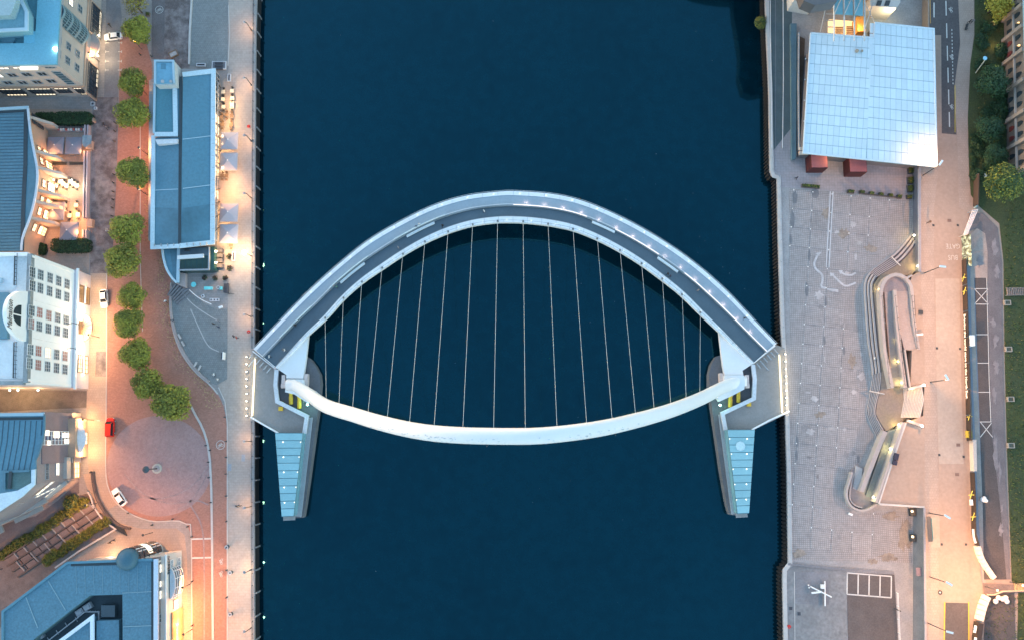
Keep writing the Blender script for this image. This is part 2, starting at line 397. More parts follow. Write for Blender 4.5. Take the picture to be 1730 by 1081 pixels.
lay('fan_terrace', fan + [(366, 650), (384, 640), (385, 470), (330, 478), (300, 478)], setts, k=4)
lay('south_terrace', [(300, 468), (368, 466), (386, 470), (385, 520), (368, 524), (345, 512), (318, 492)], paving_g, k=5)
lay('garden_slope', [(-40, 935), (60, 880), (128, 838), (150, 832), (200, 892), (100, 955), (40, 1020), (-40, 1100)], gardenm, k=2)
lay('forecourt', [(-40, 890), (60, 872), (98, 845), (134, 812), (134, 832), (60, 884), (-40, 940)], asph_old, k=3)

def kerb(name, pts, wdt=0.28, h=0.10, z=QZ, mat=kerbm, n=None, parent=None):
    p = [P(x, y, z) for x, y in (curve2(pts, n) if n else pts)]
    return MB().wall(p, wdt, h).obj(name, mat, parent, kind=None if parent else 'structure')
kerb('kerb', [(318, 676), (330, 700), (343, 724), (352, 756), (356, 800), (358, 880), (360, 1100)], 0.5, 0.12, n=30)
kerb('kerb', [(180.5, 462), (180, 640), (179, 790), (183, 822), (196, 848), (222, 868), (258, 880), (300, 879), (316, 886), (323, 902), (324.5, 1100)], 0.22, n=60)
kerb('kerb', [(384, 1100), (384, 715), (380, 678), (369, 654)], 0.2)
kerb('kerb', [(386, 10), (388, 60), (385, 112)], 0.2)
kerb('kerb', [(237, 170), (237, 440), (241, 560)], 0.18, 0.06)
kerb('kerb', [(325, -10), (321, 60), (320, 110)], 0.45, 0.35)
MB().wall([P(x, y) for x, y in c_r[:20]], 0.3, 0.12).obj('kerb', kerbm, kind='structure')
for yy in (910, 942): kerb('road_marking', [(324, yy), (360, yy - 1)], 0.35, 0.012, QZ + 0.03, markw)
mk = MB()
for yy in (73, 88, 104, 119):
    for xx in (182, 203): mk.box(P(xx - (yy - 60) * 0.02, yy, QZ + 0.055), (0.9, 0.14, 0.012)); mk.box(P(xx - (yy - 60) * 0.02 + (3 if xx > 190 else -3), yy, QZ + 0.055), (0.14, 0.7, 0.012))
mk.obj('road_marking', markw, kind='structure')
for (a, b, r) in (((300, 484), (371, 543), 60), ((322, 522), (370, 594), 80)):
    kerb('paving_line', [(a[0], a[1]), (a[0] * .62 + b[0] * .38 - 3, a[1] * .52 + b[1] * .48), (b[0] - 18, b[1] - 10), b], 0.2, 0.012, QZ + 0.06, kerbm, n=16)
def painted(name, pts, wd, z=QZ + 0.078, n=20, mat=None):
    return MB().wall([P(x, y, z) for x, y in curve2(pts, n)], wd, 0.008).obj(name, mat or Mt('chalk_paint', (0.47, 0.46, 0.47), 0.9, 0.25, 0.8, 0.4), kind='structure')
# cycle symbols painted on the lanes
def cycle_mark(px, py, sc=1.0, rz=0.0, z=QZ, ring=True):
    m = MB(); M = Matrix.Translation(P(px, py, z + 0.06)) @ Matrix.Rotation(rz, 4, 'Z') @ Matrix.Scale(sc, 4)
    q = MB()
    if ring: q.ring((0, 0, 0), 1.0, 1.12)
    for x in (-.42, .42): q.ring((x, -.2, 0), .24, .33, 14)
    for a, b in (((-.42, -.2), (-.12, .28)), ((-.12, .28), (.3, .28)), ((.3, .28), (.42, -.2)), ((-.42, -.2), (.02, -.2)), ((.02, -.2), (.3, .28)), ((.02, -.2), (-.12, .28)), ((.3, .28), (.26, .46)), ((.26, .46), (.42, .46))):
        a, b = Vector((*a, 0)), Vector((*b, 0)); d = (b - a).normalized() * .05; nn = Vector((-d.y, d.x, 0)); q.add([a - nn, b - nn, b + nn, a + nn], [[0, 1, 2, 3]])
    m.add([M @ v for v in q.v], q.f); m.obj('road_marking', markw, kind='structure')
cycle_mark(372.5, 751, 0.95, 0.3); cycle_mark(269, 17, 0.95, 0.2)
cycle_mark(373, 948, 0.9, PI / 2, ring=False); cycle_mark(373, 969, 0.9, PI / 2, ring=False)
for pts in ([(232, 838), (268, 842), (305, 832), (335, 810), (353, 782)], [(210, 800), (240, 832), (285, 850), (330, 845), (352, 852)], [(300, 860), (318, 850), (340, 820), (354, 792)], [(345, 1090), (345, 960), (341, 890), (320, 850)]):
    painted('tyre_mark', pts, .35, QZ + .058, 24, Mt('tyre_dark', (.33, .235, .225), .85, .3, .6, .3))
# fallen leaves along the east kerb of the brick road
lv = MB()
for i in range(900):
    t = RND.random(); yy = 250 + t * 440
    k = min(25, max(0, int((yy - 478) / 252 * 25)))
    xx = (253 if yy < 410 else 273) - abs(RND.gauss(0, 6)) + 4 if yy < 478 else c_r[k][0] - abs(RND.gauss(0, 12))
    p = P(xx, yy, QZ + 0.09); a = RND.random() * 6; r = 0.10 + 0.10 * RND.random()
    lv.m = 0 if RND.random() < .7 else 1
    lv.add([p + Vector((r * math.cos(a + q), r * math.sin(a + q), 0)) for q in (0, 1.6, 3.1, 4.7)], [[0, 1, 2, 3]])
lv.obj('fallen_leaves', [Mt('dry_leaf', (0.45, 0.30, 0.16), 0.9), Mt('brown_leaf', (0.25, 0.16, 0.09), 0.9)], kind='stuff')

# fixtures of the left quay wall
cop = MB(); cop.wall([p + Vector((-0.55, 0, 0)) for p in QE], 0.9, 0.18); cop.obj('coping', conc, left_quay)
pl = MB()
for i, p in enumerate(resample(QE, 34)): pl.box(p + Vector((0.16, 0, -2.1)), (0.3, 0.35, 3.6))
fend = MB().box((0, 0, 0), (0.3, 0.35, 3.6)).obj('fender_pile', conc_d, left_quay)
fp = resample(QE, 34)
for i, p in enumerate(fp):
    o = fend if i == 0 else fend.copy()
    if i: C.objects.link(o)
    o.location = p + Vector((0.17, 0, -2.0))
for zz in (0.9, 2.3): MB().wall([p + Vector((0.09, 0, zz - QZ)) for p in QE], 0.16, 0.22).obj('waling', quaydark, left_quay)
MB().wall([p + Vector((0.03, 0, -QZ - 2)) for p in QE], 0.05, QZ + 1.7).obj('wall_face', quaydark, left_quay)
# right quay wall: coping and sheet piles
MB().wall([p + Vector((0.55, 0, 0)) for p in QR], 0.9, 0.2).obj('coping', kerbm, right_quay)
sp = MB(); fr = resample(QR, 190)
for p in fr: sp.box(p + Vector((-0.2, 0, -3.2)), (0.36, 0.45, 5.9))
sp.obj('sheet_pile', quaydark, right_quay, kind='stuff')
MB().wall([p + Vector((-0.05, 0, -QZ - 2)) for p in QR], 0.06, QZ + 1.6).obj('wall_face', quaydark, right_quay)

# right bank paving
lay('boardwalk', [(1299, -20), (1303, 150), (1305, 258), (1338, 258), (1338, 150), (1338, -20)], Mt('boardwalk_dim', (0.085, 0.115, 0.125), 0.8, 0.15, 0.3, 0.12), k=1)  # teal dimness away from the lamps put into the base colour
for x0, x1 in ((1310, 1310.5), (1322, 1324)): kerb('boardwalk_joint', [(x0, -20), (x1, 255)], 0.12, 0.02, QZ + 0.012, conc_d)
lay('pavilion_forecourt', [(1304, 258), (1306, 296), (1316, 300), (1317, 316), (1395, 322), (1541, 338), (1541, 200), (1400, 200), (1350, 200)], Mt('forecourt_slabs', (0.33, 0.30, 0.315), 0.85, 0.12, 0.13, 0.1, brick=(0.7, 0.7, 0.04, (0.8, 0.8, 0.8), {'v': 0.93, 'offset': 0.0})), k=2)
O = P(1352, 647); U = P(1385.4, 650.7) - O; V = P(1349.8, 680.5) - O
inside = [(1333, 318), (1541, 336), (1541, 390), (1522, 412), (1490, 440), (1466, 458), (1455, 480), (1459, 560), (1468, 640), (1460, 695), (1478, 742), (1440, 800), (1428, 835), (1440, 868), (1541, 862), (1540, 950), (1336, 945)]
def inpoly(x, y, poly):
    c = False
    for i in range(len(poly)):
        (x1, y1), (x2, y2) = poly[i], poly[i - 1]
        if (y1 > y) != (y2 > y) and x < (x2 - x1) * (y - y1) / (y2 - y1) + x1: c = not c
    return c
ipw = [(P(x, y).x, P(x, y).y) for x, y in inside]
lay('quay_plaza', inside, slabs, k=1)
ang = math.atan2(U.y, U.x); bl, bw_ = U.length, V.length
bay = MB().box((0, 0, 0), (bl - 0.22, bw_ - 0.22, 0.06)).obj('paving_bay', slabs, right_quay)
nb = 0; stud = MB(); joint = []
for i in range(-1, 6):
    for j in range(-10, 10):
        c = O + U * (i + .5) + V * (j + .5)
        if all(inpoly((c + U * a + V * b).x, (c + U * a + V * b).y, ipw) for a, b in ((-.45, -.45), (.45, -.45), (.45, .45), (-.45, .45))):
            o = bay if nb == 0 else bay.copy()
            if nb: C.objects.link(o)
            o.location = c + Vector((0, 0, 0.02)); o.rotation_euler = (0, 0, ang); nb += 1
            q = O + U * i + V * j; stud.ball((q.x, q.y, QZ + 0.08), 0.13, 6, 4)
stud.obj('floor_stud', glow('stud_lens', (0.8, 0.9, 1.0), 0.06), right_quay, kind='stuff')
# pale double joint, wet stains and painted arrows on the plaza
for off in (-0.35, 0.35):
    a = P(1405, 324) + Vector((off, 0, 0.075)); b = P(1398, 452) + Vector((off, 0, 0.075))
    MB().wall([a, b], 0.3, 0.008).obj('paving_line', Mt('pale_strip', (0.50, 0.49, 0.50), 0.8, .2, .8, .2), kind='structure')
painted('painted_line', [(1382, 430), (1376, 444), (1378, 454), (1389, 465), (1389, 478), (1387, 484), (1395, 487)], 0.5)
painted('painted_arrow', [(1446, 478), (1432, 483), (1424, 481), (1414, 472), (1407, 465)], 0.45)
painted('painted_arrow', [(1446, 461), (1438, 465), (1428, 464), (1421, 460)], 0.45)
for pts in ([(1402, 461), (1410, 463), (1403, 468)], [(1416, 457), (1424, 457), (1420, 464)], [(1378, 428), (1388, 426), (1383, 433)], [(1397, 487), (1416, 489), (1416, 494), (1408, 493), (1397, 490)]):
    MB().prism(PL(pts), QZ + 0.07, QZ + 0.09).obj('painted_arrow', MATS['chalk_paint'], kind='structure')
wet = Mt('damp_stain', (0.17, 0.17, 0.18), 0.5, 0.25, 0.8, 0.2)
for (x, y, w_, h_) in ((1363, 490, 2.2, 13), (1367, 432, 2, 10), (1395, 508, 2, 9), (1426, 592, 2, 9), (1393, 575, 2, 8), (1339, 372, 3, 16), (1336, 405, 1.5, 10), (1347, 745, 2, 9), (1346, 768, 2, 9), (1450, 775, 3, 7), (1377, 328, 7, 8), (1343, 335, 4, 12)):
    pts = [(x + w_ * math.cos(a) * RND.uniform(.7, 1.15), y + h_ * math.sin(a) * RND.uniform(.8, 1.1)) for a in [2 * PI * i / 14 for i in range(14)]]
    lay('damp_stain', pts, wet, k=6.6)
for i in range(40):
    x, y = RND.uniform(1345, 1455), RND.uniform(340, 930); w_, h_ = RND.uniform(2, 9), RND.uniform(2, 8)
    if inpoly(x, y, inside): lay('worn_patch', [(x + w_ * math.cos(a) * RND.uniform(.4, 1.2), y + h_ * math.sin(a) * RND.uniform(.4, 1.2)) for a in [2 * PI * i / 15 for i in range(15)]], Mt('worn_slab_%d' % (i % 3), ((.33, .31, .305), (.25, .235, .235), (.42, .39, .385))[i % 3], .85, .3, .5, .3), k=6.2 + i * .012)
for (x, y, w_, h_) in ((1528, 905, 13, 30), (1505, 872, 14, 9), (1475, 948, 9, 6), (1500, 940, 18, 8), (1350, 935, 12, 9), (1440, 610, 7, 14), (1385, 700, 9, 7), (1425, 395, 12, 9), (1470, 420, 12, 7), (1395, 360, 9, 12)):
    lay('brown_stain', [(x + w_ * math.cos(a) * RND.uniform(.45, 1.2), y + h_ * math.sin(a) * RND.uniform(.45, 1.2)) for a in [2 * PI * i / 21 for i in range(21)]], Mt('brown_stain', (.27, .225, .19), .85, .4, .6, .3), k=5.9)
# lower yard
lay('lower_yard', [(1325, 966), (1326, 1100), (1432, 1100), (1430, 964), (1340, 955)], Mt('yard_concrete', (0.27, 0.27, 0.275), 0.85, 0.3, 0.12, 0.2, col2=(0.17, 0.17, 0.175)), k=2)
lay('yard_slab', [(1342, 965), (1343, 1019), (1401, 1021), (1399, 966)], Mt('yard_patch', (0.20, 0.20, 0.215), 0.85, 0.25, 0.2, 0.15), k=3)
lay('car_park', [(1430, 966), (1433, 1100), (1518, 1100), (1511, 970)], Mt('car_park_asphalt', (0.115, 0.098, 0.095), 0.85, 0.2, 0.25, 0.2), k=3)
for a, b in (((1431, 967), (1507, 973)), ((1431, 1003), (1506, 1009)), ((1431.5, 967), (1431, 1003)), ((1450, 969), (1449.5, 1005)), ((1468.5, 970), (1468, 1006.5)), ((1487, 971.5), (1486.5, 1008)), ((1506, 973), (1505.5, 1009))):
    kerb('road_marking', [a, b], 0.28, 0.012, QZ + 0.04, markw)
kerb('yard_edge', [(1331, 952), (1430, 961), (1510, 967)], 0.5, 0.25, mat=conc_d)
kerb('yard_edge', [(1342, 965), (1343, 1085)], 0.15, 0.05, mat=kerbm)

# upper road (its own stack on RZ)
def layr(n, pts, mat, k=1): return lay(n, pts, mat, RZ, k)
layr('pavement_north', [(1618, -20), (1646, -20), (1645, 60), (1638, 110), (1634, 200), (1637, 290), (1638, 362), (1620, 350), (1617, 228), (1614, 155), (1623, 75)], pathpink, 2)
layr('carriageway_north', [(1570, -20), (1570, 60), (1590, 60), (1591, 226), (1616, 228), (1612, 150), (1622, 75), (1618, -20)], asphalt, 1)
layr('carriageway', [(1586, 227), (1577, 350), (1575, 470), (1581, 475), (1622, 475), (1620, 350), (1617, 228)], roadpink, 1)
layr('road_surface_pale', [(1580, 471), (1582, 640), (1586, 783), (1628, 783), (1624, 640), (1621, 471)], roadpale, 3)
layr('road_surface_south', [(1586, 783), (1586, 1018), (1640, 1018), (1632, 783)], roadpink, 4)
layr('footway', [(1555, 285), (1555, 462), (1562, 600), (1562, 860), (1564, 1100), (1587, 1100), (1587, 860), (1582, 640), (1578, 470), (1578, 350), (1586, 285)], pathpink, 2)
layr('pale_bay', [(1572, 873), (1573, 924), (1588, 924), (1587, 873)], roadpale, 5)
layr('asphalt_patch', [(1597, 1017), (1596, 1100), (1637, 1100), (1636, 1018)], asphalt, 6)
for x0, x1 in ((1596, 1595), (1636.5, 1637)): kerb('road_marking', [(x0, 1016), (x1, 1100)], 0.22, 0.012, RZ + 0.08, marky)
kerb('road_marking', [(1578, 30), (1578, 5)], 0.3, 0.012, RZ + 0.03, markw)
for y0 in (2, 40, 78, 115, 152, 190): kerb('road_marking', [(1598 + y0 * .03, y0), (1598.5 + y0 * .03, y0 + 25)], 0.26, 0.012, RZ + 0.03, markw)
for y0 in range(50, 145, 6): kerb('road_marking', [(1607 + y0 * .022, y0), (1607 + y0 * .022, y0 + 3)], 0.2, 0.012, RZ + 0.03, markw)
for yy in (17, 97): cycle_mark(1605.5 + yy * .02, yy, 1.0, PI / 2, RZ, False)
cycle_mark(1607.5, 181, 0.9, PI / 2, RZ, False)
kerb('road_marking', [(1613.5, 145), (1613.5, 224)], 0.14, 0.012, RZ + 0.05, marky)
kerb('road_marking', [(1571, -10), (1572, 40)], 0.2, 0.012, RZ + 0.05, Mt('orange_line', (0.55, 0.3, 0.1), 0.8))
for body, yy in (('GATE', 416), ('BUS', 435)):
    text(body, 1.75, Matrix.Translation(P(1610, yy, RZ + 0.05)) @ Matrix.Rotation(PI, 4, 'Z') @ Matrix.Scale(0.8, 4, (1, 0, 0)), Mt('worn_lettering', (0.55, 0.50, 0.45), 0.8, 0.2, 0.8, 0.3), None, 'road_lettering', extr=0.004)['kind'] = 'structure'
for x, y in ((1577, 381), (1618, 381), (1583, 588), (1622, 589), (1587, 768), (1628, 771), (1591, 919), (1632, 919)):
    MB().box(P(x, y, RZ + 0.085), (0.5, 0.5, 0.012)).obj('drain_cover', steel_d, kind='structure')
for x, y in ((1619, 751), (1617, 801), (1604, 373)): MB().box(P(x, y, RZ + 0.085), (0.9, 0.7, 0.012)).obj('manhole_cover', Mt('rust_cover', (0.2, 0.13, 0.11), 0.8), kind='structure')

# east side: hillside path, parking lane, grass
layr('hill_path', [(1632, 420), (1637, 560), (1642, 700), (1647, 850), (1650, 920), (1662, 1000), (1664, 900), (1660, 760), (1654, 600), (1650, 440)], Mt('blue_grey_setts', (0.20, 0.22, 0.26), 0.85, 0.1, 0.3, 0.1), 7)
layr('sand_verge', [(1640, 395), (1652, 384), (1664, 392), (1668, 425), (1668, 470), (1645, 470), (1650, 640), (1660, 860), (1666, 1000), (1661, 1000), (1652, 860), (1643, 640), (1639, 470)], Mt('sand_path', (0.34, 0.28, 0.25), 0.9, 0.2, 0.4, 0.15), 8)
layr('parking_lane', [(1646, 470), (1668, 470), (1672, 640), (1676, 740), (1690, 860), (1700, 978), (1662, 978), (1660, 860), (1652, 640)], asphalt_d, 9)
layr('patched_lane', [(1637, 362), (1660, 360), (1685, 385), (1692, 440), (1694, 600), (1698, 760), (1706, 978), (1700, 978), (1690, 860), (1676, 740), (1672, 640), (1668, 470), (1668, 425), (1664, 395), (1650, 386), (1633, 392)], asph_old, 9.5)
layr('lower_lane', [(1664, 1004), (1662, 1100), (1716, 1100), (1713, 1000)], asphalt_d, 9)
layr('grass_bank', [(1637, 290), (1640, 330), (1655, 350), (1688, 378), (1695, 440), (1697, 600), (1701, 760), (1709, 980), (1720, 1000), (1718, 1100), (1900, 1100), (1900, -60), (1646, -60), (1646, 60), (1639, 110), (1635, 200)], grassm, 3)
layr('step_path', [(1660, 984), (1760, 990), (1760, 1000), (1700, 1000), (1662, 1006)], gardenm, 11)
for yy, a, b in ((488, 1646, 1669), (514, 1646, 1670), (565, 1649, 1669), (613, 1651, 1671), (662, 1653, 1673), (712, 1655, 1675)):
    kerb('road_marking', [(a, yy), (b, yy)], 0.16, 0.012, RZ + 0.125, markw)
for a, b in (((1647, 489), (1669, 513)), ((1669, 489), (1647, 513)), ((1656, 712), (1677, 738)), ((1675, 714), (1656, 738)), ((1667, 470), (1671, 640)), ((1671, 640), (1674, 712))):
    kerb('road_marking', [a, b], 0.16, 0.012, RZ + 0.14, markw)
patch = Mt('worn_patch', (0.235, 0.21, 0.215), 0.9, 0.3, 0.8, 0.2)
for (x, y, w_, h_) in ((1680, 420, 6, 18), (1684, 460, 5, 14), (1677, 545, 5, 9), (1681, 575, 6, 14), (1683, 620, 6, 13), (1679, 668, 4, 20), (1682, 765, 5, 33), (1688, 800, 3, 20), (1692, 858, 3, 8), (1690, 895, 4, 14), (1656, 442, 6, 12)):
    lay('asphalt_patch', [(x + w_ * math.cos(a) * RND.uniform(.25, 1.3), y + h_ * math.sin(a) * RND.uniform(.55, 1.15)) for a in [2 * PI * i / 19 for i in range(19)]], patch, RZ, 13)
# grass blades on the bank
gb = MB()
for i in range(9000):
    y = RND.uniform(-20, 1090); x = RND.uniform(1640, 1760)
    lim = 1640 + (55 if 300 < y < 1000 else 8) + max(0, (y - 600) * .03)
    if x < lim + RND.random() * 4 or 985 < y < 1003: continue
    p = P(x, y, RZ + 0.03); a = RND.random() * 6.28; h = RND.uniform(.15, .5); d = Vector((math.cos(a), math.sin(a), 0))
    gb.m = i % 3
    gb.add([p - d * .14, p + d * .14, p + Vector((d.y * .25, -d.x * .25, h))], [[0, 1, 2]])
gb.obj('grass', [Mt('blade_green', (0.06, 0.10, 0.025), 0.8, 0.3), Mt('blade_dark', (0.035, 0.065, 0.02), 0.8, 0.3), Mt('blade_dry', (0.085, 0.095, 0.035), 0.8, 0.3)], kind='stuff')
# ================================================================ THE BRIDGE
bridge = thing('footbridge', 'white tilting footbridge with a curved deck hung from a leaning arch over the river', 'bridge', (0, 10, 0))
def dz(px): return 3.75 + 4.3 * max(0.0, 1 - ((px - 869.0) / 440.0) ** 2)
OUT = [(429, 589), (470, 545.5), (517, 497), (567, 451.5), (622, 407), (678, 374), (732, 348), (785.5, 331.8), (839, 324.9), (870, 323.7), (935, 328.7), (988, 341.4), (1047.6, 366.6), (1106.8, 399), (1166, 439), (1225, 489.4), (1284, 551.6), (1311, 580)]
INN = [(468.5, 622.5), (495, 594.5), (521, 567), (552, 538.5), (582, 505.5), (613, 478.4), (647, 455), (682, 431.8), (720, 410.5), (759, 393.8), (800, 382), (842, 376.5), (884, 377), (926, 381.4), (967.7, 390), (1008.5, 406), (1046.7, 425.8), (1082.5, 448), (1117.4, 473.5), (1150.6, 500), (1181.3, 530), (1214.8, 561.5), (1243, 589), (1270.5, 615)]
NS = 97
oc = spline([P(x, y, dz(x)) for x, y in OUT], NS); ic = spline([P(x, y, dz(x)) for x, y in INN], NS)
def fr_at(i, k):
    e = abs(2 * i / (NS - 1) - 1) ** 2
    a = (0.13, 0.465, 0.50, 0.815)[k]; b = (0.10, 0.42, 0.45, 0.925)[k]
    return a + (b - a) * e
def dk(i, f, up=0.0):
    i = max(0, min(NS - 1, i)); i0 = int(i); i1 = min(NS - 1, i0 + 1); t = i - i0
    return (oc[i0].lerp(oc[i1], t)).lerp(ic[i0].lerp(ic[i1], t), f) + Vector((0, 0, up))
def line(fn, up, i0=0, i1=NS - 1, n=None):
    n = n or (i1 - i0 + 1); out = []
    for k in range(n):
        i = i0 + (i1 - i0) * k / (n - 1); out.append(dk(i, fn(i) if callable(fn) else fn, up))
    return out
F = [lambda i, k=k: fr_at(i, k) for k in range(4)]
deckw = Mt('deck_white_steel', (0.78, 0.80, 0.82), 0.5, 0.05, 0.2, 0.04)
cyc = Mt('cycleway_surface', (0.30, 0.37, 0.43), 0.75, 0.08, 0.2, 0.06)
foot = Mt('footway_decking', (0.08, 0.118, 0.15), 0.7, 0.10, 0.2, 0.08)
MB().strip(line(0.0, -0.05), line(1.0, -0.05), 0.9).obj('deck_box', whitedirty, bridge)
MB().strip(line(0.0, 0.16), line(lambda i: F[0](i) - .0, 0.16), 0.2).obj('outer_fairing', deckw, bridge)
MB().strip(line(lambda i: F[3](i) + .0, 0.34), line(1.0, 0.34), 0.38).obj('inner_fairing', deckw, bridge)
MB().strip(line(F[0], 0.06), line(F[1], 0.06), 0.1).obj('cycle_path', cyc, bridge)
MB().strip(line(F[2], 0.28), line(F[3], 0.28), 0.32).obj('footway', foot, bridge)
MB().strip(line(lambda i: F[1](i) + .002, 0.75), line(lambda i: F[2](i) - .002, 0.75), 0.78).obj('dividing_barrier', Mt('barrier_mesh', (0.20, 0.24, 0.27), 0.6, 0.2), bridge)
# rails
def rail(fn, up, i0=0, i1=NS - 1): return MB().path(line(fn, up, i0, i1), 0.055, 5)
rail(0.02, 1.35).obj('handrail', steel, bridge); rail(0.975, 1.5).obj('handrail', steel, bridge)
rail(lambda i: F[1](i) - .012, 1.15).obj('handrail', Mt('pale_rail', (0.7, 0.73, 0.75), 0.4, 0.05), bridge)
rail(lambda i: F[3](i) + .01, 0.62).obj('kerb_rail', frame_g, bridge)
post = MB()
for k in range(61):
    i = k * (NS - 1) / 60.0
    for f, u in ((0.02, 0.1), (0.975, 0.3)):
        p = dk(i, f, u); post.tube(p, p + Vector((0, 0, 1.25)), 0.05, n=4)
post.obj('railing_post', steel, bridge, kind='stuff')
# fairing panel joints, cable brackets with white lenses
led = glow('lens_white', (0.9, 0.95, 1.0), 0.10)
lm = MB().box((0, 0, 0), (0.26, 0.26, 0.16)).obj('deck_light', led, bridge)
for n_, k in enumerate(range(2, 46)):
    i = k * (NS - 1) / 47.0
    o = lm if n_ == 0 else lm.copy()
    if n_: C.objects.link(o)
    o.location = dk(i, 0.93 if k % 2 else 0.075, 0.44 if k % 2 else 0.26)
jt = MB()
for k in range(1, 40):
    i = k * (NS - 1) / 40.0
    for f0, f1, u in ((0.0, F[0](i), 0.17), (F[3](i), 1.0, 0.345)):
        a, b = dk(i, f0, u), dk(i, f1, u); jt.wall([a, b], 0.05, 0.012)
jt.obj('fairing_joint', frame_g, bridge, kind='stuff')
# benches and glazed screens along the barrier: (first station, last station, side)
def st(px):
    return min(range(NS), key=lambda i: abs(proj(dk(i, .48))[0] - px))
def barrier_piece(name, p0, p1, f0, f1, up, th, mat):
    a, b = st(p0), st(p1)
    if b <= a: b = a + 1
    fa = lambda i: F[2](i) + f0
    fb = lambda i: F[2](i) + f1
    return MB().strip(line(fa, up, a, b, 8), line(fb, up, a, b, 8), th).obj(name, mat, bridge)
for p0, p1 in ((576, 612), (697, 731), (688, 694), (996, 1038), (1112, 1150)): barrier_piece('bench', p0, p1, .015, .085, 0.78, 0.45, Mt('bench_metal', (0.62, 0.66, 0.68), 0.4, 0.05))
for p0, p1 in ((478, 528), (556, 628), (664, 752)): barrier_piece('wind_screen', p0, p1, -.055, -.038, 1.5, 1.3, Mt('pale_glass', (0.65, 0.72, 0.75), 0.2, 0.05))
LEDP = []
pinkled = glow('led_pink', (1.0, 0.74, 0.66), 0.12)
for p0, p1 in ((868, 990), (1040, 1108), (1152, 1290)):
    barrier_piece('led_strip', p0, p1, -.075, -.05, 0.35, 0.08, pinkled)
for k in range(50, 93, 3): LEDP.append(dk(k, F[1](k) - .09, .5))
# hinge wedges
WL = [(521, 567), (517, 604.4), (513.4, 629.4), (512.5, 639), (483.5, 638.5), (483.8, 633), (468.5, 622.5)]
WR = [(1214.8, 561.5), (1221, 615), (1224, 632.5), (1256, 632.5), (1254.5, 625.6), (1270.5, 615)]
for Wp in (WL, WR):
    m = MB(); m.prism([P(x, y, 4.2) for x, y in Wp], 3.0, 4.18); m.obj('hinge_wedge', white, bridge)
# arch: section swept in the leaning plane through the two feet
ARC_C = [(484, 650), (497, 650.5), (521, 665.5), (551.5, 685.5), (598.7, 700.5), (640, 713), (688, 724.5), (733, 731.5), (783.6, 735), (834, 736.3), (866, 736.5), (900, 736.2), (940.5, 733.2), (991, 727), (1033.6, 719.5), (1073.5, 710), (1100, 703), (1140, 690.5), (1185.8, 672), (1224, 652.5), (1246, 645), (1258, 643.5)]
AZ = 46.0
Yf = P(865, 645, 4.2).y; Ya = P(865, 737, AZ).y
def arch_hit(px, py):
    d = ray(px, py); o = Vector((0, 0, CAMZ)); n = Vector((0, AZ - 4.2, -(Ya - Yf)))     # plane holds x axis and (0, Ya-Yf, AZ-4.2)
    t = (Vector((0, Yf, 4.2)) - o).dot(n) / d.dot(n); return o + d * t
ac = spline([arch_hit(x, y) for x, y in ARC_C], 73)
for q in ac:
    if q.z < 4.3: q.z = 4.3
nrm = Vector((0, AZ - 4.2, -(Ya - Yf))).normalized()
arch = MB(); ring_n = 12; sec = []
for i, p in enumerate(ac):
    t = (ac[min(72, i + 1)] - ac[max(0, i - 1)]).normalized(); b = nrm.cross(t).normalized()
    e = abs(2 * i / 72.0 - 1); wd = 1.48 + 0.05 * (1 - e) - (0.25 * max(0, e - .85) / .15); dp = 1.15 - .2 * e
    for k in range(ring_n):
        a = 2 * PI * (k + .5) / ring_n; ca, sa = math.cos(a), math.sin(a)
        sq = (abs(ca) ** 3.2 + abs(sa) ** 3.2) ** (-1 / 3.2)
        arch.v.append(p + nrm * (wd * ca * sq) + b * (dp * sa * sq))
for i in range(72):
    for k in range(ring_n):
        arch.f.append([i * ring_n + k, i * ring_n + (k + 1) % ring_n, (i + 1) * ring_n + (k + 1) % ring_n, (i + 1) * ring_n + k]); arch.mi.append(0)
arch.f.append(list(range(ring_n - 1, -1, -1))); arch.mi.append(0); arch.f.append(list(range(72 * ring_n, 73 * ring_n))); arch.mi.append(0)
archm = Mt('arch_paint', (0.72, 0.73, 0.74), 0.45, 0.03, 0.15, 0.02)
ao = arch.obj('arch', archm, bridge, smooth=True)
for q in ([(484, 640), (512.5, 640), (513.5, 650), (533, 660.5), (519, 680), (497, 665.5), (481.5, 662)], [(1224, 633), (1256, 633), (1258.5, 645), (1257.5, 657), (1238, 667.5), (1216, 677.5), (1206, 663), (1224, 650)]):
    MB().prism([P(x, y, 5.3) for x, y in q], 3.4, 5.34).obj('arch_foot', archm, bridge)
# grime along the crown of the arch, a seam and two lightning rods
gr = MB()
for j in range(110):
    u = RND.gauss(0, 1)
    i = 36 + (u * 4.2 + (-8 if RND.random() < .6 else 7)); i = max(20, min(54, i)); p = ac[int(i)].lerp(ac[int(i) + 1], i % 1)
    q = p + Vector((RND.uniform(-.8, .8), -abs(RND.gauss(.75, .25)), 0)); q.z = p.z + 0.95 + 0.22
    gr.box(q, (RND.uniform(.08, .5), RND.uniform(.05, .14), 0.012), RND.uniform(-.2, .2))
gr.obj('grime', Mt('grime', (0.45, 0.52, 0.55), 0.8, 0.3), ao, kind='stuff')
for i in (33, 46):
    p = ac[i] - nrm * 1.5; MB().tube(p, p + Vector((0, -.5, 1.1)), 0.09, n=6).obj('lightning_rod', steel_d, ao)
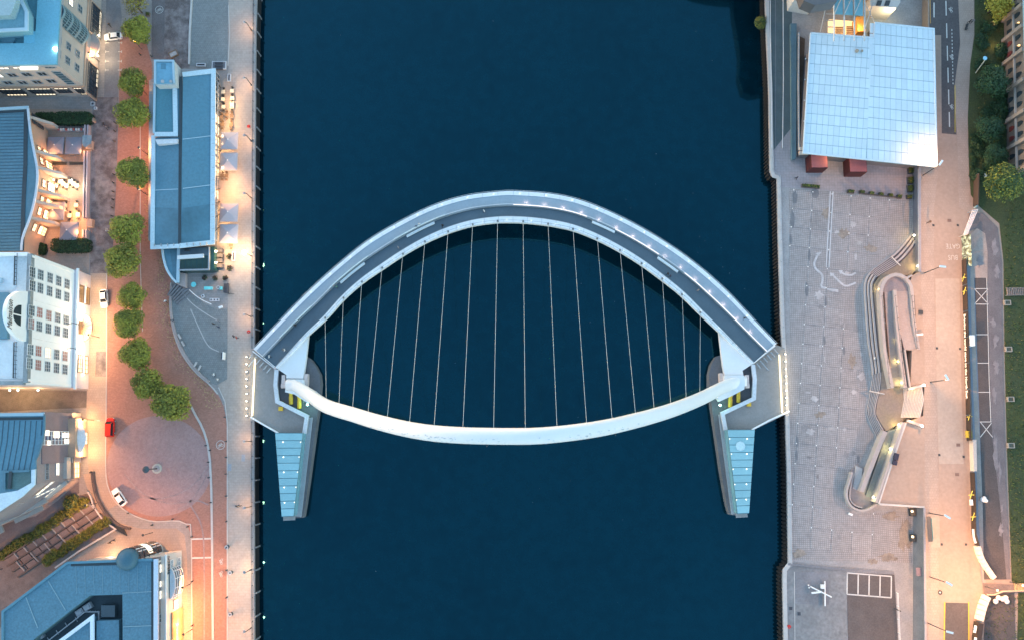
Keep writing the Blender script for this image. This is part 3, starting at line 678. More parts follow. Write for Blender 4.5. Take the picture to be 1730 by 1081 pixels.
# cables
DX = [551.5, 582, 613, 647, 682, 719, 758, 799, 841, 884, 926, 967.5, 1008.5, 1046.7, 1082.5, 1117.4, 1150.6, 1181.3]
AX = [551.5, 573, 596, 622, 654.5, 692, 733.5, 782, 834, 887.5, 941, 991, 1034, 1073.5, 1105, 1133, 1159, 1182]
cabm = Mt('cable_steel', (0.5, 0.52, 0.54), 0.35, 0.05, metal=0.2)
for a, b in zip(DX, AX):
    i = min(range(NS - 1), key=lambda k: abs((proj(ic[k])[0] + proj(ic[k + 1])[0]) / 2 - a))
    x0, x1 = proj(ic[i])[0], proj(ic[i + 1])[0]; t = (a - x0) / (x1 - x0); p = ic[i].lerp(ic[i + 1], t) + Vector((0, 0, .5)); p = p.lerp(oc[i], .04)
    j = min(range(72), key=lambda k: abs((proj(ac[k])[0] + proj(ac[k + 1])[0]) / 2 - b)); x0, x1 = proj(ac[j])[0], proj(ac[j + 1])[0]
    q = ac[j].lerp(ac[j + 1], (b - x0) / (x1 - x0)) + nrm * 1.2
    cb = MB().tube(p, q, 0.042, n=6).obj('cable', cabm, bridge)
    MB().box(p - Vector((0, 0, .1)), (0.34, 0.5, 0.34)).obj('cable_anchor', steel_d, cb)
# gates and bars across the two deck ends
for e, sx in ((0, 1), (NS - 1, -1)):
    g = MB(); a = dk(e, 0.0, 0.3); b = dk(e, 0.99, 0.35); g.path([a, b], 0.1, 6)
    g.obj('end_beam', deckw, bridge)

# ---------------------------------------------------------------- abutments: piers, plazas, glass halls
def mirror(pts): return pts
AB = {
 'left': dict(island=[(515, 600), (524, 606), (533, 618), (540, 632), (541.5, 648), (538, 690), (531, 740), (523, 800), (516, 850), (512, 874), (482, 875), (500, 730), (470, 680), (470, 610)],
   plaza=[(428.5, 590), (469, 624), (470, 680), (521, 705), (515, 732), (470, 731), (427, 706)],
   par=[(468.5, 624), (466.5, 650), (469.5, 678), (519.5, 703), (515, 732)], edge=[(424, 704), (448, 718), (471, 731)],
   glass=[(465, 731), (511.5, 731), (496, 871), (476, 872)], walk=[(519, 705), (528, 705), (509, 872), (498, 872), (514, 732)],
   arms=[((480.5, 643), 0), ((518.5, 641), 1)], ram=[(491.5, 668), (505.5, 675)], box=(474.5, 690), bollx=(418.5, 418.5), y=(603, 702), strip=(428.5, 428.5), gate=[(427.5, 593), (466, 623)], nav=(519.5, 683)),
 'right': dict(island=[(1221, 598), (1210, 602), (1202, 615), (1198, 632), (1198, 652), (1203, 690), (1211, 745), (1219, 800), (1228, 850), (1233, 869), (1263, 872), (1245, 730), (1270, 680), (1272, 610)],
   plaza=[(1311, 582), (1271, 615), (1272, 672), (1221, 696), (1226, 726), (1272, 726), (1328, 699), (1326, 588)],
   par=[(1271, 616), (1274, 640), (1272.5, 673), (1219.5, 698), (1225, 726)], edge=[(1333, 694), (1300, 709), (1270, 725)],
   glass=[(1229, 725.5), (1275, 725.5), (1265.5, 866), (1246, 867)], walk=[(1220, 698), (1214, 700), (1236, 868), (1246, 868), (1228, 726)],
   arms=[((1260.5, 643), 0), ((1217.5, 640), 1)], ram=[(1247.5, 665), (1234, 673)], box=(1265, 682.5), bollx=(1325, 1327), y=(599, 696), strip=(1319, 1319.5), gate=[(1271, 614.5), (1309, 584)], nav=(1216.5, 684)),
}
warmled = glow('led_warm', (1.0, 0.78, 0.36), 0.5)
lampw = glow('lamp_white', (1.0, 0.93, 0.82), 1.2)
lampo = glow('lamp_amber', (1.0, 0.70, 0.32), 0.9)
def point(name, loc, col, pw, r=0.15, parent=None, spot=None):
    bat = name in ('road_light', 'street_light', 'lamp_light'); l = bpy.data.lights.new(name, 'SPOT' if spot else 'POINT'); l.energy = pw * LP; l.color = col; l.shadow_soft_size = r
    if bat:      # street lantern optics: little straight down, more towards 60 degrees, nothing upwards
        l.use_nodes = True; t = l.node_tree; em = t.nodes['Emission']; tc = t.nodes.new('ShaderNodeTexCoord'); sx = t.nodes.new('ShaderNodeSeparateXYZ'); t.links.new(tc.outputs['Normal'], sx.inputs[0])
        def mm(op, a, b=0.0):
            n = t.nodes.new('ShaderNodeMath'); n.operation = op
            for i, q in enumerate((a, b)):
                if isinstance(q, (int, float)): n.inputs[i].default_value = q
                else: t.links.new(q, n.inputs[i])
            return n.outputs[0]
        c = mm('MAXIMUM', mm('MULTIPLY', sx.outputs[2], -1.0), 0.0)
        g = mm('MINIMUM', mm('DIVIDE', 1.0, mm('ADD', mm('POWER', c, 2.6), 0.02)), 16.0)
        cut = t.nodes.new('ShaderNodeMapRange'); cut.inputs[1].default_value = 0.12; cut.inputs[2].default_value = 0.5; t.links.new(c, cut.inputs[0])
        t.links.new(mm('MULTIPLY', mm('MULTIPLY', g, cut.outputs[0]), 0.42), em.inputs['Strength'])
    if spot: l.spot_size = math.radians(spot); l.spot_blend = 0.6
    o = bpy.data.objects.new(name, l); C.objects.link(o); o.location = Vector(loc)
    if parent is not None: o.parent = parent; o.location = Vector(loc) - ORG[parent.name]
    return o
WARM, ORANGE, AMBER, SOFT = (1.0, 0.72, 0.42), (1.0, 0.40, 0.13), (1.0, 0.58, 0.24), (1.0, 0.85, 0.66)
for q in LEDP: point('path_light', q, (1.0, .62, .52), 16, .1, bridge)
for side, A in AB.items():
    other = 'west' if side == 'left' else 'east'
    t = thing('bridge_pier', 'grey concrete bridge pier with rounded nose under the %s end of the white arch' % other, 'pier', P(*A['island'][4], 0), 'bridge piers')
    MB().prism([P(x, y, 2.6) for x, y in A['island']], -3, 2.6).obj('base', Mt('pier_slate', (.13, .135, .15), .85, .2, .25, .15), t)
    MB().prism([P(x, y, 3.4) for x, y in A['plaza']], 2.62, 3.42).obj('landing_slab', Mt('landing_concrete', (0.27, 0.26, 0.25), 0.8, 0.12, 0.25, 0.1), t)
    MB().wall([P(x, y, 3.42) for x, y in A['par']], 0.9, 0.75).obj('parapet', Mt('pale_concrete', (0.6, 0.62, 0.65), 0.7, 0.08), t)
    MB().wall([P(x, y, 3.44) for x, y in A['edge']], 0.35, 0.5).obj('edge_beam', white, t)
    for (x, y), k in A['arms']:
        m = MB(); c = P(x, y, 3.2)
        m.box(c + Vector((0, 0, 0.2)), (.85, 2.7, 1.6)); m.tube(c + Vector((-.5, -1.2, .5)), c + Vector((.5, -1.2, .5)), 0.6, n=12)
        m.obj('bearing_arm', Mt('pinkish_steel', (0.60, 0.50, 0.47), 0.5, 0.08), t)
    for (x, y) in A['ram']:
        a, b = P(x, y - 5, 3.5), P(x + (0.3 if side == 'left' else -.3), y + 14, 2.9)
        rm = MB().tube(a, b, 0.42, n=10).tube(a.lerp(b, .3), b, 0.5, n=10).obj('hydraulic_ram', yellow, t)
        MB().ball(a, 0.55, 8, 6).obj('ram_eye', yellow, rm)
    MB().box(P(*A['box'], 3.75), (0.95, 0.95, 0.7)).obj('control_box', yellow, t)
    MB().box(P(A['strip'][0], (A['y'][0] + A['y'][1]) / 2, 3.6), (0.22, 13.8, 0.12), 0.0).obj('led_strip', warmled, t)
    # queue barriers by the deck end
    (x0, y0), (x1, y1) = A['gate']
    s = 1 if side == 'left' else -1
    MB().wall([P(x0, y0, 3.44), P(x1, y1, 3.44)], 0.25, 0.35).obj('threshold', deckw, t)
    for k in range(6):
        f = (k + .6) / 6.4; c = P(x0 + (x1 - x0) * f, y0 + (y1 - y0) * f, 3.44) if side == 'left' else P(x0 + (x1 - x0) * f, y0 + (y1 - y0) * f, 3.44)
        d = Vector((-0.62 * s, -0.78, 0)); ln = 1.9 if k != 1 else 3.4
        g = MB()
        for u in (0.6, 1.0): g.path([c + d * .5 + Vector((0, 0, u)), c + d * ln + Vector((0, 0, u))], 0.07, 5)
        for u in (.5, ln): g.tube(c + d * u, c + d * u + Vector((0, 0, 1.05)), 0.08, n=6)
        g.obj('gate_barrier', steel, t)
    nv = P(*A['nav'], 4.2); n_ = MB().tube(nv - Vector((0, 0, 1.5)), nv, 0.1, n=6).obj('light_post', steel, t)
    MB().ball(nv, 0.28, 8, 6).obj('green_lamp', glow('lamp_green', (0.4, 1.0, 0.8), 1.6), n_)
    point('navigation_light', nv + Vector((0, 0, 0.4)), (0.35, 1.0, 0.75), 160, .2, t)
    # maintenance walkway and its railing
    MB().prism([P(x, y, 3.0) for x, y in A['walk']], 2.63, 3.0).obj('walkway', steel, t)
    q = MB()
    for off in (1, 2):
        a, b = A['walk'][off], A['walk'][off]
    for e0, e1 in ((A['walk'][1], A['walk'][2]), (A['walk'][4], A['walk'][3])):
        for u in (0.55, 1.05): q.path([P(*e0, 3.0 + u), P(*e1, 3.0 + u)], 0.05, 4)
        for k in range(13):
            c = P(e0[0] + (e1[0] - e0[0]) * k / 12, e0[1] + (e1[1] - e0[1]) * k / 12, 3.0); q.tube(c, c + Vector((0, 0, 1.05)), 0.06, n=4)
    q.obj('railing', steel, t)
    # glass hall
    h = thing('glass_hall', 'tapering glass roofed hall on the %s bridge pier' % other, 'glass hall', P(*A['glass'][3], 2.6), 'glass halls on the piers')
    G = A['glass']; zt = 6.2
    tl, tr, br, bl_ = [P(x, y, zt) for x, y in G]
    inset = lambda p: Vector((p.x, p.y, 2.6))
    MB().prism([inset(p) for p in (tl, tr, br, bl_)], 2.62, 2.9).obj('floor_slab', Mt('hall_floor', (0.25, 0.33, 0.36), 0.6, 0.1), h)
    NP = 11
    for k in range(NP):
        a, b, c, d = [p for p in (tl.lerp(bl_, k / NP), tr.lerp(br, k / NP), tr.lerp(br, (k + 1) / NP), tl.lerp(bl_, (k + 1) / NP))]
        g = Vector((0, .07, 0)); MB().add([a - g, d + g, c + g, b - g, a - g + Vector((0, 0, .06)), d + g + Vector((0, 0, .06)), c + g + Vector((0, 0, .06)), b - g + Vector((0, 0, .06))], [[0, 3, 2, 1], [4, 5, 6, 7], [0, 1, 5, 4], [1, 2, 6, 5], [2, 3, 7, 6], [3, 0, 4, 7]]).obj('roof_pane', Mt('roof_glass', (0.27, 0.48, 0.53), 0.3, 0.10, 0.2, 0.04, rnd=0.06), h)
    fm = MB()
    for k in range(NP + 1):
        a, b = tl.lerp(bl_, k / NP), tr.lerp(br, k / NP); fm.wall([a - Vector((0, 0, .22)), b - Vector((0, 0, .22))], 0.12, 0.2)
    fm.obj('roof_beam', Mt('teal_beam', (0.10, 0.22, 0.27), 0.5), h)
    for e0, e1 in ((tl, bl_), (tr, br), (bl_, br)):
        wl = MB().add([Vector((e0.x, e0.y, 2.9)), Vector((e1.x, e1.y, 2.9)), Vector((e1.x, e1.y, zt - .25)), Vector((e0.x, e0.y, zt - .25))], [[0, 1, 2, 3]])
        wl.obj('wall_pane', glasst, h)
    MB().wall([bl_ - Vector((0, .6, 1.6)), br - Vector((0, .6, 1.6))], 0.9, 0.3).obj('end_sill', conc, h)
    for k in range(5):
        for f in (0.28, 0.96):
            y = (k + .6) * 2 / NP
            p = tl.lerp(bl_, min(.97, y)).lerp(tr.lerp(br, min(.97, y)), f if side == 'left' else 1 - f) + Vector((0, 0, .16))
            MB().ball(p, 0.14 if f < .5 else .11, 6, 4).obj('lamp', glow('hall_lamp', (1.0, .86, .68), .28) if f < .5 else glow('hall_lamp_amber', (1.0, .66, .34), .22), h)
MB().disc(P(1251, 753, 6.32), 1.15, 8, 6.36).obj('roof_decal', Mt('pale_disc', (0.5, 0.66, 0.7), 0.5, 0.05), bpy.data.objects['glass_hall.001'])
# bollard lights at both landings
for side, A in AB.items():
    pr = MB().tube((0, 0, 0), (0, 0, .75), .14, n=8); root = thing('bollard_light', 'x', 'bollard light', (0, 0, 0))
    pr.obj('post', steel, root); MB().tube((0, 0, .76), (0, 0, 1.0), .17, n=8).obj('lens', glow('bollard_lens', (1.0, .80, .50), .3), root)
    for k in range(9):
        f = k / 8; p = P(A['bollx'][0] + (A['bollx'][1] - A['bollx'][0]) * f, A['y'][0] + (A['y'][1] - A['y'][0]) * f)
        place(root, p, 0, nth(k, 9) + ' short lit bollard from the top, %s landing of the bridge' % ('west' if side == 'left' else 'east'), 'bollard lights at the %s landing' % ('west' if side == 'left' else 'east'))
        point('bollard_glow', p + Vector((0, 0, 1.35)), (1.0, .74, .36), 42, .12)
# ================================================================ BUILDINGS
class Wall:
    """vertical facade plane over the ground line A-B"""
    def __init__(s, A, B, z0=QZ):
        s.A = Vector((A.x, A.y, z0)); s.z0 = z0; d = Vector((B.x - A.x, B.y - A.y, 0)); s.L = d.length; s.d = d.normalized()
        n = Vector((s.d.y, -s.d.x, 0)); s.n = n if n.dot(-s.A) > 0 else -n
        s.rz = math.atan2(-s.n.x, s.n.y)
    def on(s, px, py):
        d = ray(px, py); o = Vector((0, 0, CAMZ)); t = (s.A - o).dot(s.n) / d.dot(s.n); q = o + d * t
        return (q - s.A).dot(s.d), q.z - s.z0
    def pt(s, a, h, out=0.0): return s.A + s.d * a + Vector((0, 0, h)) + s.n * out
    def M(s, a, h, out=0.0): return Matrix.Translation(s.pt(a, h, out)) @ Matrix.Rotation(s.rz, 4, 'Z')
WMESH = {}
def win_mesh(w_, h, nx, ny, fm, pm, dep):
    k = (round(w_, 2), round(h, 2), nx, ny, fm.name, pm.name, dep)
    if k in WMESH: return WMESH[k]
    m = MB(); t = 0.11
    for sx in (-1, 1): m.box((sx * (w_ / 2 - t / 2), dep / 2, 0), (t, dep, h))
    for sz in (-1, 1): m.box((0, dep / 2, sz * (h / 2 - t / 2)), (w_ - 2 * t, dep - .01, t))
    for i in range(1, nx): m.box((-w_ / 2 + w_ * i / nx, dep / 2, 0), (0.06, dep - .03, h - 2 * t))
    for j in range(1, ny): m.box((0, dep / 2, -h / 2 + h * j / ny), (w_ - 2 * t, dep - .04, 0.06))
    me = bpy.data.meshes.new('window'); me.from_pydata([tuple(v) for v in m.v], [], m.f); me.materials.append(fm)
    p = bpy.data.meshes.new('pane'); x, z = w_ / 2 - .03, h / 2 - .03
    p.from_pydata([(-x, .03, -z), (x, .03, -z), (x, .03, z), (-x, .03, z)], [], [[0, 1, 2, 3]]); p.materials.append(pm)
    WMESH[k] = (me, p); return me, p
def window(b, W, a, h, w_, ht, nx=2, ny=2, fm=None, pm=None, dep=0.16, name='window', out=0.0, label=None):
    me, p = win_mesh(w_, ht, nx, ny, fm or frame_g, pm or glassd, dep)
    o = bpy.data.objects.new(name, me); C.objects.link(o); o.parent = b
    o.location = W.pt(a, h, out) - ORG[b.name]; o.rotation_euler = (0, 0, W.rz); ORG[o.name] = W.pt(a, h, out)
    q = bpy.data.objects.new('pane', p); C.objects.link(q); q.parent = o
    if label: o['label'] = label
    return o
def window_px(b, W, px, py, w_, ht, **k):
    a, h = W.on(px, py); return window(b, W, a, h, w_, ht, **k)
def slab(b, W, a0, a1, h0, h1, th, name, mat, out=0.0):
    """box on the facade from a0..a1 along it and h0..h1 up, standing th proud"""
    m = MB(); m.box(None, (a1 - a0, th, h1 - h0), M=W.M((a0 + a1) / 2, (h0 + h1) / 2, out + th / 2)); return m.obj(name, mat, b)
def xy(v): return Vector((v.x, v.y, 0))

# ---- sandstone office block, top left
NE = P(171, 12); SE = P(163, 163.5); zr = 23.0
WE = Wall(SE, NE); WS = Wall(SE, P(0, 165.5))
north = SE + WE.d * 62; west = SE + WS.d * 62; back = west + WE.d * 62
b1 = thing('office_block', 'sandstone office block with flat blue roof and a curved glazed bay', 'building', SE)
MB().prism([SE, north, back, west], QZ - .2, zr - 1.7).obj('wall', stone, b1)
def edge_in(d): return [SE - WE.n * d + WE.d * d, north - WE.n * d, back, west + WE.d * d]
def lerp_poly(k): return [SE - WE.n * k + WE.d * k, north - WE.n * k - WE.d * k, back - WE.d * k + WE.n * k, west + WE.d * k + WE.n * k]
for nm, lo, hi, o0, o1, m_ in (('cornice', zr - 1.75, zr - .5, -0.9, 0.4, frame_g), ('roof_ledge', zr - .5, zr, -1.1, 4.2, Mt('roof_ledge_blue', (0.13, 0.36, 0.47), 0.6, 0.08))):
    o, i = lerp_poly(o0), lerp_poly(o1)
    m = MB()
    for k in range(4): m.prism([o[k], o[(k + 1) % 4], i[(k + 1) % 4], i[k]], lo, hi)
    m.obj(nm, m_, b1)
MB().prism(lerp_poly(4.2), zr - 1.6, zr - 1.0).obj('roof_deck', Mt('teal_felt', (0.08, 0.22, 0.28), 0.8, 0.25, 0.3, 0.15), b1)
ph = [P(-70, -60, 25.5), P(31, -60, 25.5), P(31, -8, 25.5), P(45, 20, 25.5), P(45, 50, 25.5), P(-70, 56, 25.5)]
MB().prism(ph, zr - 1.0, 25.2).obj('penthouse', Mt('blue_render', (0.16, 0.33, 0.40), 0.7, 0.1), b1)
m = MB(); m.wall([Vector((p.x, p.y, 25.2)) for p in ph[1:]], 0.7, 0.5); m.obj('penthouse_parapet', bluepale, b1)
MB().prism(PL([(-70, -60), (26, -60), (26, 0), (16, 25), (-70, 28)], 27.5), 25.21, 27.2).obj('plant_room', Mt('plant_grey', (0.25, 0.38, 0.43), 0.6, 0.15), b1)
MB().prism(PL([(39, 52), (60, 52), (60, 78), (39, 78)], 23.2), zr - 1, zr - .1).obj('roof_box', Mt('roof_box_blue', (0.15, 0.42, 0.56), 0.6, 0.08), b1)
MB().prism(PL([(4, 61), (30, 60), (22, 76), (4, 78)], 22.2), zr - 1, zr - .6).obj('roof_hatch', bluezinc2, b1)
for x, y in ((100, 66), (115.6, 79.4), (130.8, 91.7), (98.7, 90), (114, 103), (129.7, 115), (135, 15.7), (150.5, 60), (148, 130)):
    if x < 147: window_px(b1, WE, x, y, 1.9, 1.9, nx=2, ny=2, fm=frame_g, pm=glassb)
window_px(b1, WE, 119.5, 4.7, 1.9, 1.9, pm=litwin)
# curved glazed bay
a0, h0 = WE.on(139, 77); a1, h1 = WE.on(101, 4.7); lo = min(h0, h1); hi = max(h0, h1); s0, s1 = min(a0, a1), max(a0, a1)
pts = [WE.pt(s0 + (s1 - s0) * k / 10, 0, 0.15 + 1.3 * math.sin(PI * k / 10)) for k in range(11)]
by = MB().prism([Vector((p.x, p.y, 0)) for p in pts], QZ + lo, QZ + hi).obj('glazed_bay', glassb, b1)
m = MB()
for j in range(7):
    z = QZ + lo + (hi - lo) * j / 6
    m.wall([Vector((p.x, p.y, z)) + WE.n * .04 for p in pts], 0.14, 0.16 if j % 2 else 0.7)
for k in range(11): m.box((pts[k].x + WE.n.x * .06, pts[k].y + WE.n.y * .06, QZ + (lo + hi) / 2), (.12, .12, hi - lo))
m.obj('bay_frame', Mt('blue_frame', (0.18, 0.28, 0.33), 0.5), by)
# ground floor: shop windows of the east side, entrance
for yy, n in ((29, 6), (128, 6)):
    a, h = WE.on(157 if yy < 60 else 150, yy + 5)
    slab(b1, WE, a - 4.4, a + 4.4, 0.3, 5.6, 0.35, 'window_surround', stone_o)
    window(b1, WE, a, 3.0, 7.8, 4.4, nx=n, ny=3, fm=frame_d, pm=glassd, out=0.36, name='shop_window')
    window(b1, WE, a, 0.0 + 5.0, 7.4, 0.5, nx=5, ny=1, fm=frame_d, pm=litwin, out=0.37, name='lit_transom')
    window(b1, WE, a + (1.5 if yy > 60 else 0), 0.9, 5.0 if yy > 60 else 7.4, 1.1, nx=4, ny=1, fm=frame_d, pm=litwin, out=0.37, name='lit_transom')
a, h = WE.on(156, 80); c = WE.pt(a, 0, 0)
MB().prism([xy(c + WE.n * (2.2 * math.cos(t)) + WE.d * (3.2 * math.sin(t))) for t in [PI * k / 12 - PI / 2 for k in range(13)]], QZ + 3.6, QZ + 4.1).obj('entrance_canopy', stone, b1)
window(b1, WE, a, 1.6, 2.2, 2.9, nx=2, ny=1, fm=frame_d, pm=glassd, name='door', out=.05)
point('entrance_lamp', WE.pt(a + 3, 3.0, 1.6), WARM, 450, .3, b1); point('entrance_lamp', WE.pt(a - 2.5, 3.0, 2.4), WARM, 600, .3, b1)
for q in (3.0, -2.5): MB().ball(WE.pt(a + q, 3.4, 1.6), 0.2, 8, 5).obj('wall_lamp', lampw, b1)
fl = WE.pt(*WE.on(88, 83), 0.5); MB().ball(fl, 0.33, 8, 6).obj('flood_lamp', glow('flood_white', (1.0, 0.98, 0.75), 2.2), b1); point('flood_lamp', fl + WE.n * .5, (1, .95, .75), 300, .2, b1)
# south side windows, row by row
for x, y, lit in ((5, 114, 1), (28, 113, 1), (54, 113, 0)): window_px(b1, WS, x, y, 2.4, 1.9, nx=2, ny=2, pm=litwin if lit else glassb)
window_px(b1, WS, 84, 113.3, 2.6, 1.2, nx=3, ny=1, pm=glassb)
for x, y, lit in ((-3, 128, 1), (21, 127, 0), (45.6, 126, 0), (71.5, 125, 0), (-10, 140.5, 0), (14, 140, 0), (38.5, 139.6, 0), (63, 138.7, 0), (87, 137, 0)):
    window_px(b1, WS, x, y, 2.2, 1.9, nx=2, ny=1, pm=litwin if lit else glassd)
a, h = WS.on(108, 132); window(b1, WS, a, h, 2.2, 7.0, nx=1, ny=6, pm=glassb)
for x, lit in ((24, 1), (74, 1), (112, 0), (140, 1)):
    a, h = WS.on(x, 157); wd = 6.0 if x < 100 else (3.6 if x < 120 else 2.2)
    window(b1, WS, a, 3.4, wd, 2.0, nx=6 if wd > 5 else 4, ny=1, fm=frame_d, pm=glassd, name='shop_window')
    window(b1, WS, a, 4.9, wd, 0.8, nx=6 if wd > 5 else 3, ny=1, fm=frame_d, pm=litwin, name='lit_transom')
    if lit: window(b1, WS, a, 1.7, wd * .85, 1.0, nx=6, ny=1, fm=frame_d, pm=litwin, name='lit_transom')
a, h = WS.on(41, 100.5); slab(b1, WS, a - 2, a + 2, zr - QZ - 1.7, zr - QZ - 1.3, 0.7, 'lit_panel', litwin, out=0.9)
slab(b1, WS, -.3, 55, 5.9, 6.3, 0.25, 'string_course', stone_o); slab(b1, WE, -.3, 55, 6.2, 6.6, 0.25, 'string_course', stone_o)

# ---- restaurant building with blue standing seam roof, left middle
zr = 12.0
edge = [(48, 184), (50, 205), (53, 228), (58, 255), (63.5, 285), (63.5, 310), (59, 340), (51, 370), (42, 393), (38, 408), (37, 424)]
ec = [P(x, y, zr) for x, y in curve2(edge, 26)]
b2 = thing('restaurant_building', 'restaurant building with blue seamed roof and curved orange lit front between fins', 'building', ec[12] * 1.0 - Vector((0, 0, zr - QZ)))
MB().prism([P(-300, 192, zr)] + ec + [P(-300, 424, zr)], zr - .5, zr).obj('roof', bluezinc2, b2)
MB().wall([p + Vector((0, 0, .01)) for p in ec], 0.5, 0.3).obj('eaves', Mt('pale_eaves', (0.5, 0.55, 0.62), 0.5), b2)
MB().wall([P(-60, 189, zr), P(49, 182.5, zr)], 0.7, 0.35).obj('verge', bluepale, b2)
MB().wall([P(44, 186, zr), P(43, 280, zr), P(40, 340, zr), P(37.5, 424, zr)], 0.9, 0.12).obj('roof_gutter', gutter, b2)
MB().wall([P(-60, 193, zr), P(45, 188, zr)], 0.6, 0.1).obj('roof_gutter', gutter, b2)
sm = MB()
for k in range(43):
    y = 193 + k * 5.4; x1 = 43 if y < 300 else 43 - (y - 300) * .045
    sm.wall([P(-60, y + 2, zr), P(x1 - 1, y, zr)], 0.09, 0.09)
sm.obj('standing_seam', seamd, b2, kind='stuff')
# walls are set back under the eaves
cen = P(-120, 300, QZ)
wl = [Vector((p.x, p.y, 0)) - (Vector((p.x, p.y, 0)) - xy(cen)).normalized() * .5 for p in ec]
MB().prism([xy(P(-300, 192, zr))] + wl + [xy(P(-300, 424, zr))], QZ - .1, zr - .52).obj('wall', stone_o, b2)
for k, y in enumerate((193, 252, 283, 315, 340, 366)):
    i = min(range(26), key=lambda j: abs(proj(ec[j])[1] - y)); p = wl[i]; n = (p - xy(cen)).normalized(); n = Vector((1, -0.0, 0))
    q0, q1 = p, p + n * 3.2
    m = MB(); m.add([q0 + Vector((0, -.35, QZ)), q1 + Vector((0, -.35, QZ)), q1 + Vector((0, -.35, QZ + 3.4)), q0 + Vector((0, -.35, zr - .9)), q0 + Vector((0, .35, QZ)), q1 + Vector((0, .35, QZ)), q1 + Vector((0, .35, QZ + 3.4)), q0 + Vector((0, .35, zr - .9))],
                    [[0, 1, 2, 3], [7, 6, 5, 4], [1, 5, 6, 2], [3, 2, 6, 7], [0, 3, 7, 4]])
    m.obj('fin', stone, b2)
for y in (238, 266, 300, 328, 352, 380):
    i = min(range(25), key=lambda j: abs(proj(ec[j])[1] - y)); Wl = Wall(wl[i], wl[i + 1])
    window(b2, Wl, 0.5, 2.4, 2.2, 3.2, nx=3, ny=2, fm=frame_d, pm=litwarm, out=.06, name='lit_window')
    window(b2, Wl, 0.5, 5.6, 2.0, 1.6, nx=2, ny=1, fm=frame_d, pm=litwarm, out=.06, name='lit_window')
    point('restaurant_lamp', Wl.pt(.5, 3.0, 1.3), ORANGE, 330, .2, b2)
Wn = Wall(xy(P(88, 208)), xy(P(80, 185)))
window(b2, Wall(wl[0], wl[3]), 1.6, 5.0, 2.6, 4.5, nx=3, ny=4, fm=frame_d, pm=glassd, out=.3)
# end wall with the vertical sign
We = Wall(xy(P(66, 398)), xy(P(64, 428)))
MB().prism([xy(P(66, 398)), xy(P(64, 428)), xy(P(64, 428)) - Vector((4.4, 0, 0)), xy(P(66, 398)) - Vector((4.4, 0, 0))], QZ - .1, zr - .6).obj('end_wall', Mt('pinkish_stone', (0.45, 0.38, 0.38), 0.85, 0.08), b2)
a, h = We.on(47, 407)
m_ = We.M(a, h, .06) @ Matrix.Rotation(PI / 2, 4, 'X')
def face_text(b, W, body, px, py, size, mat, turn=0.0, **k):
    a, h = W.on(px, py); x = W.n.cross(Vector((0, 0, 1))) * -1
    R = Matrix((( -W.n.y, 0, W.n.x, 0), (W.n.x, 0, W.n.y, 0), (0, 1, 0, 0), (0, 0, 0, 1)))
    return text(body, size, Matrix.Translation(W.pt(a, h, k.pop('out', .08))) @ R @ Matrix.Rotation(turn, 4, 'Z'), mat, b, **k)
face_text(b2, We, 'VIVENZA', 47.5, 408, 0.9, Mt('sign_brown', (0.22, 0.10, 0.10), 0.7), 0.0, label='brown vertical sign lettering')

# ---- white hotel
GN, GS = P(154, 466), P(149.5, 657); WH = Wall(GN, GS); zr = 27.0
b3 = thing('hotel', 'white four storey hotel with a rounded gable and rows of grey sash windows', 'building', GN)
bx = Vector((-42, 0, 0)); U0 = P(0, 0)
MB().prism([GN, GS, GS + bx, GN + bx], QZ - .2, 9.9).obj('base_storey', lilac, b3)
sb = WH.n * -.5
MB().prism([GN + sb, GS + sb, GS + sb + bx, GN + sb + bx], 9.91, zr - 1.2).obj('wall', render_w, b3)
slab(b3, WH, -.4, WH.L + .4, 9.9 - QZ - .5, 9.9 - QZ, 0.45, 'cornice', white)
MB().wall([Vector((p.x, p.y, zr - 1.2)) for p in (GN + sb * 1.0 + WH.n * -.4, GS + sb + WH.n * -.4)], 0.9, 1.2).obj('parapet', lead, b3)
MB().wall([Vector((p.x, p.y, zr - 1.2)) for p in (GN + sb + bx, GN + sb + WH.n * -.9)], 0.8, 0.9).obj('parapet', white, b3)
MB().wall([Vector((p.x, p.y, zr - 1.2)) for p in (GS + sb + bx, GS + sb + WH.n * -.9)], 0.8, 0.9).obj('parapet', lead, b3)
zt = zr - 1.1
MB().sheet(PL([(-80, 428), (30, 427), (29, 484), (20, 492), (-80, 492)], zt), zt).obj('roof_terrace', tarmac_w, b3)
MB().sheet(PL([(-80, 574), (18, 574), (28, 580), (26, 640), (-80, 640)], zt), zt).obj('roof_terrace', tarmac_w, b3)
MB().sheet(PL([(30, 427), (46, 427), (43, 640), (26, 640)], zt), zt).obj('roof_walk', Mt('pale_roof', (0.6, 0.66, 0.68), 0.7, 0.06), b3)
MB().prism(PL([(-80, 494), (14, 494), (12, 572), (-80, 572)], zt + .8), zt - .5, zt + .8).obj('barrel_roof', bluezinc, b3)
MB().prism(PL([(-80, 470), (4, 470), (4, 478), (-80, 478)], zt + .2), zt, zt + .6).obj('roof_vent', bluepale, b3)
for y0, y1 in ((428, 482), (578, 638)):
    q = MB()
    for u in (.4, .9): q.path([P(29 - (y0 - 428) * .01, y0, zt + u), P(27.5 - (y0 - 428) * .01, y1, zt + u)], .06, 4)
    for k in range(9): c = P(29 - k * .15, y0 + (y1 - y0) * k / 8, zt); q.tube(c, c + Vector((0, 0, .95)), .06, n=4)
    q.path([P(25 - (y0 - 428) * .01, y0, zt + .1), P(23.5 - (y0 - 428) * .01, y1, zt + .1)], .1, 4)
    q.obj('roof_railing', steel_d, b3)
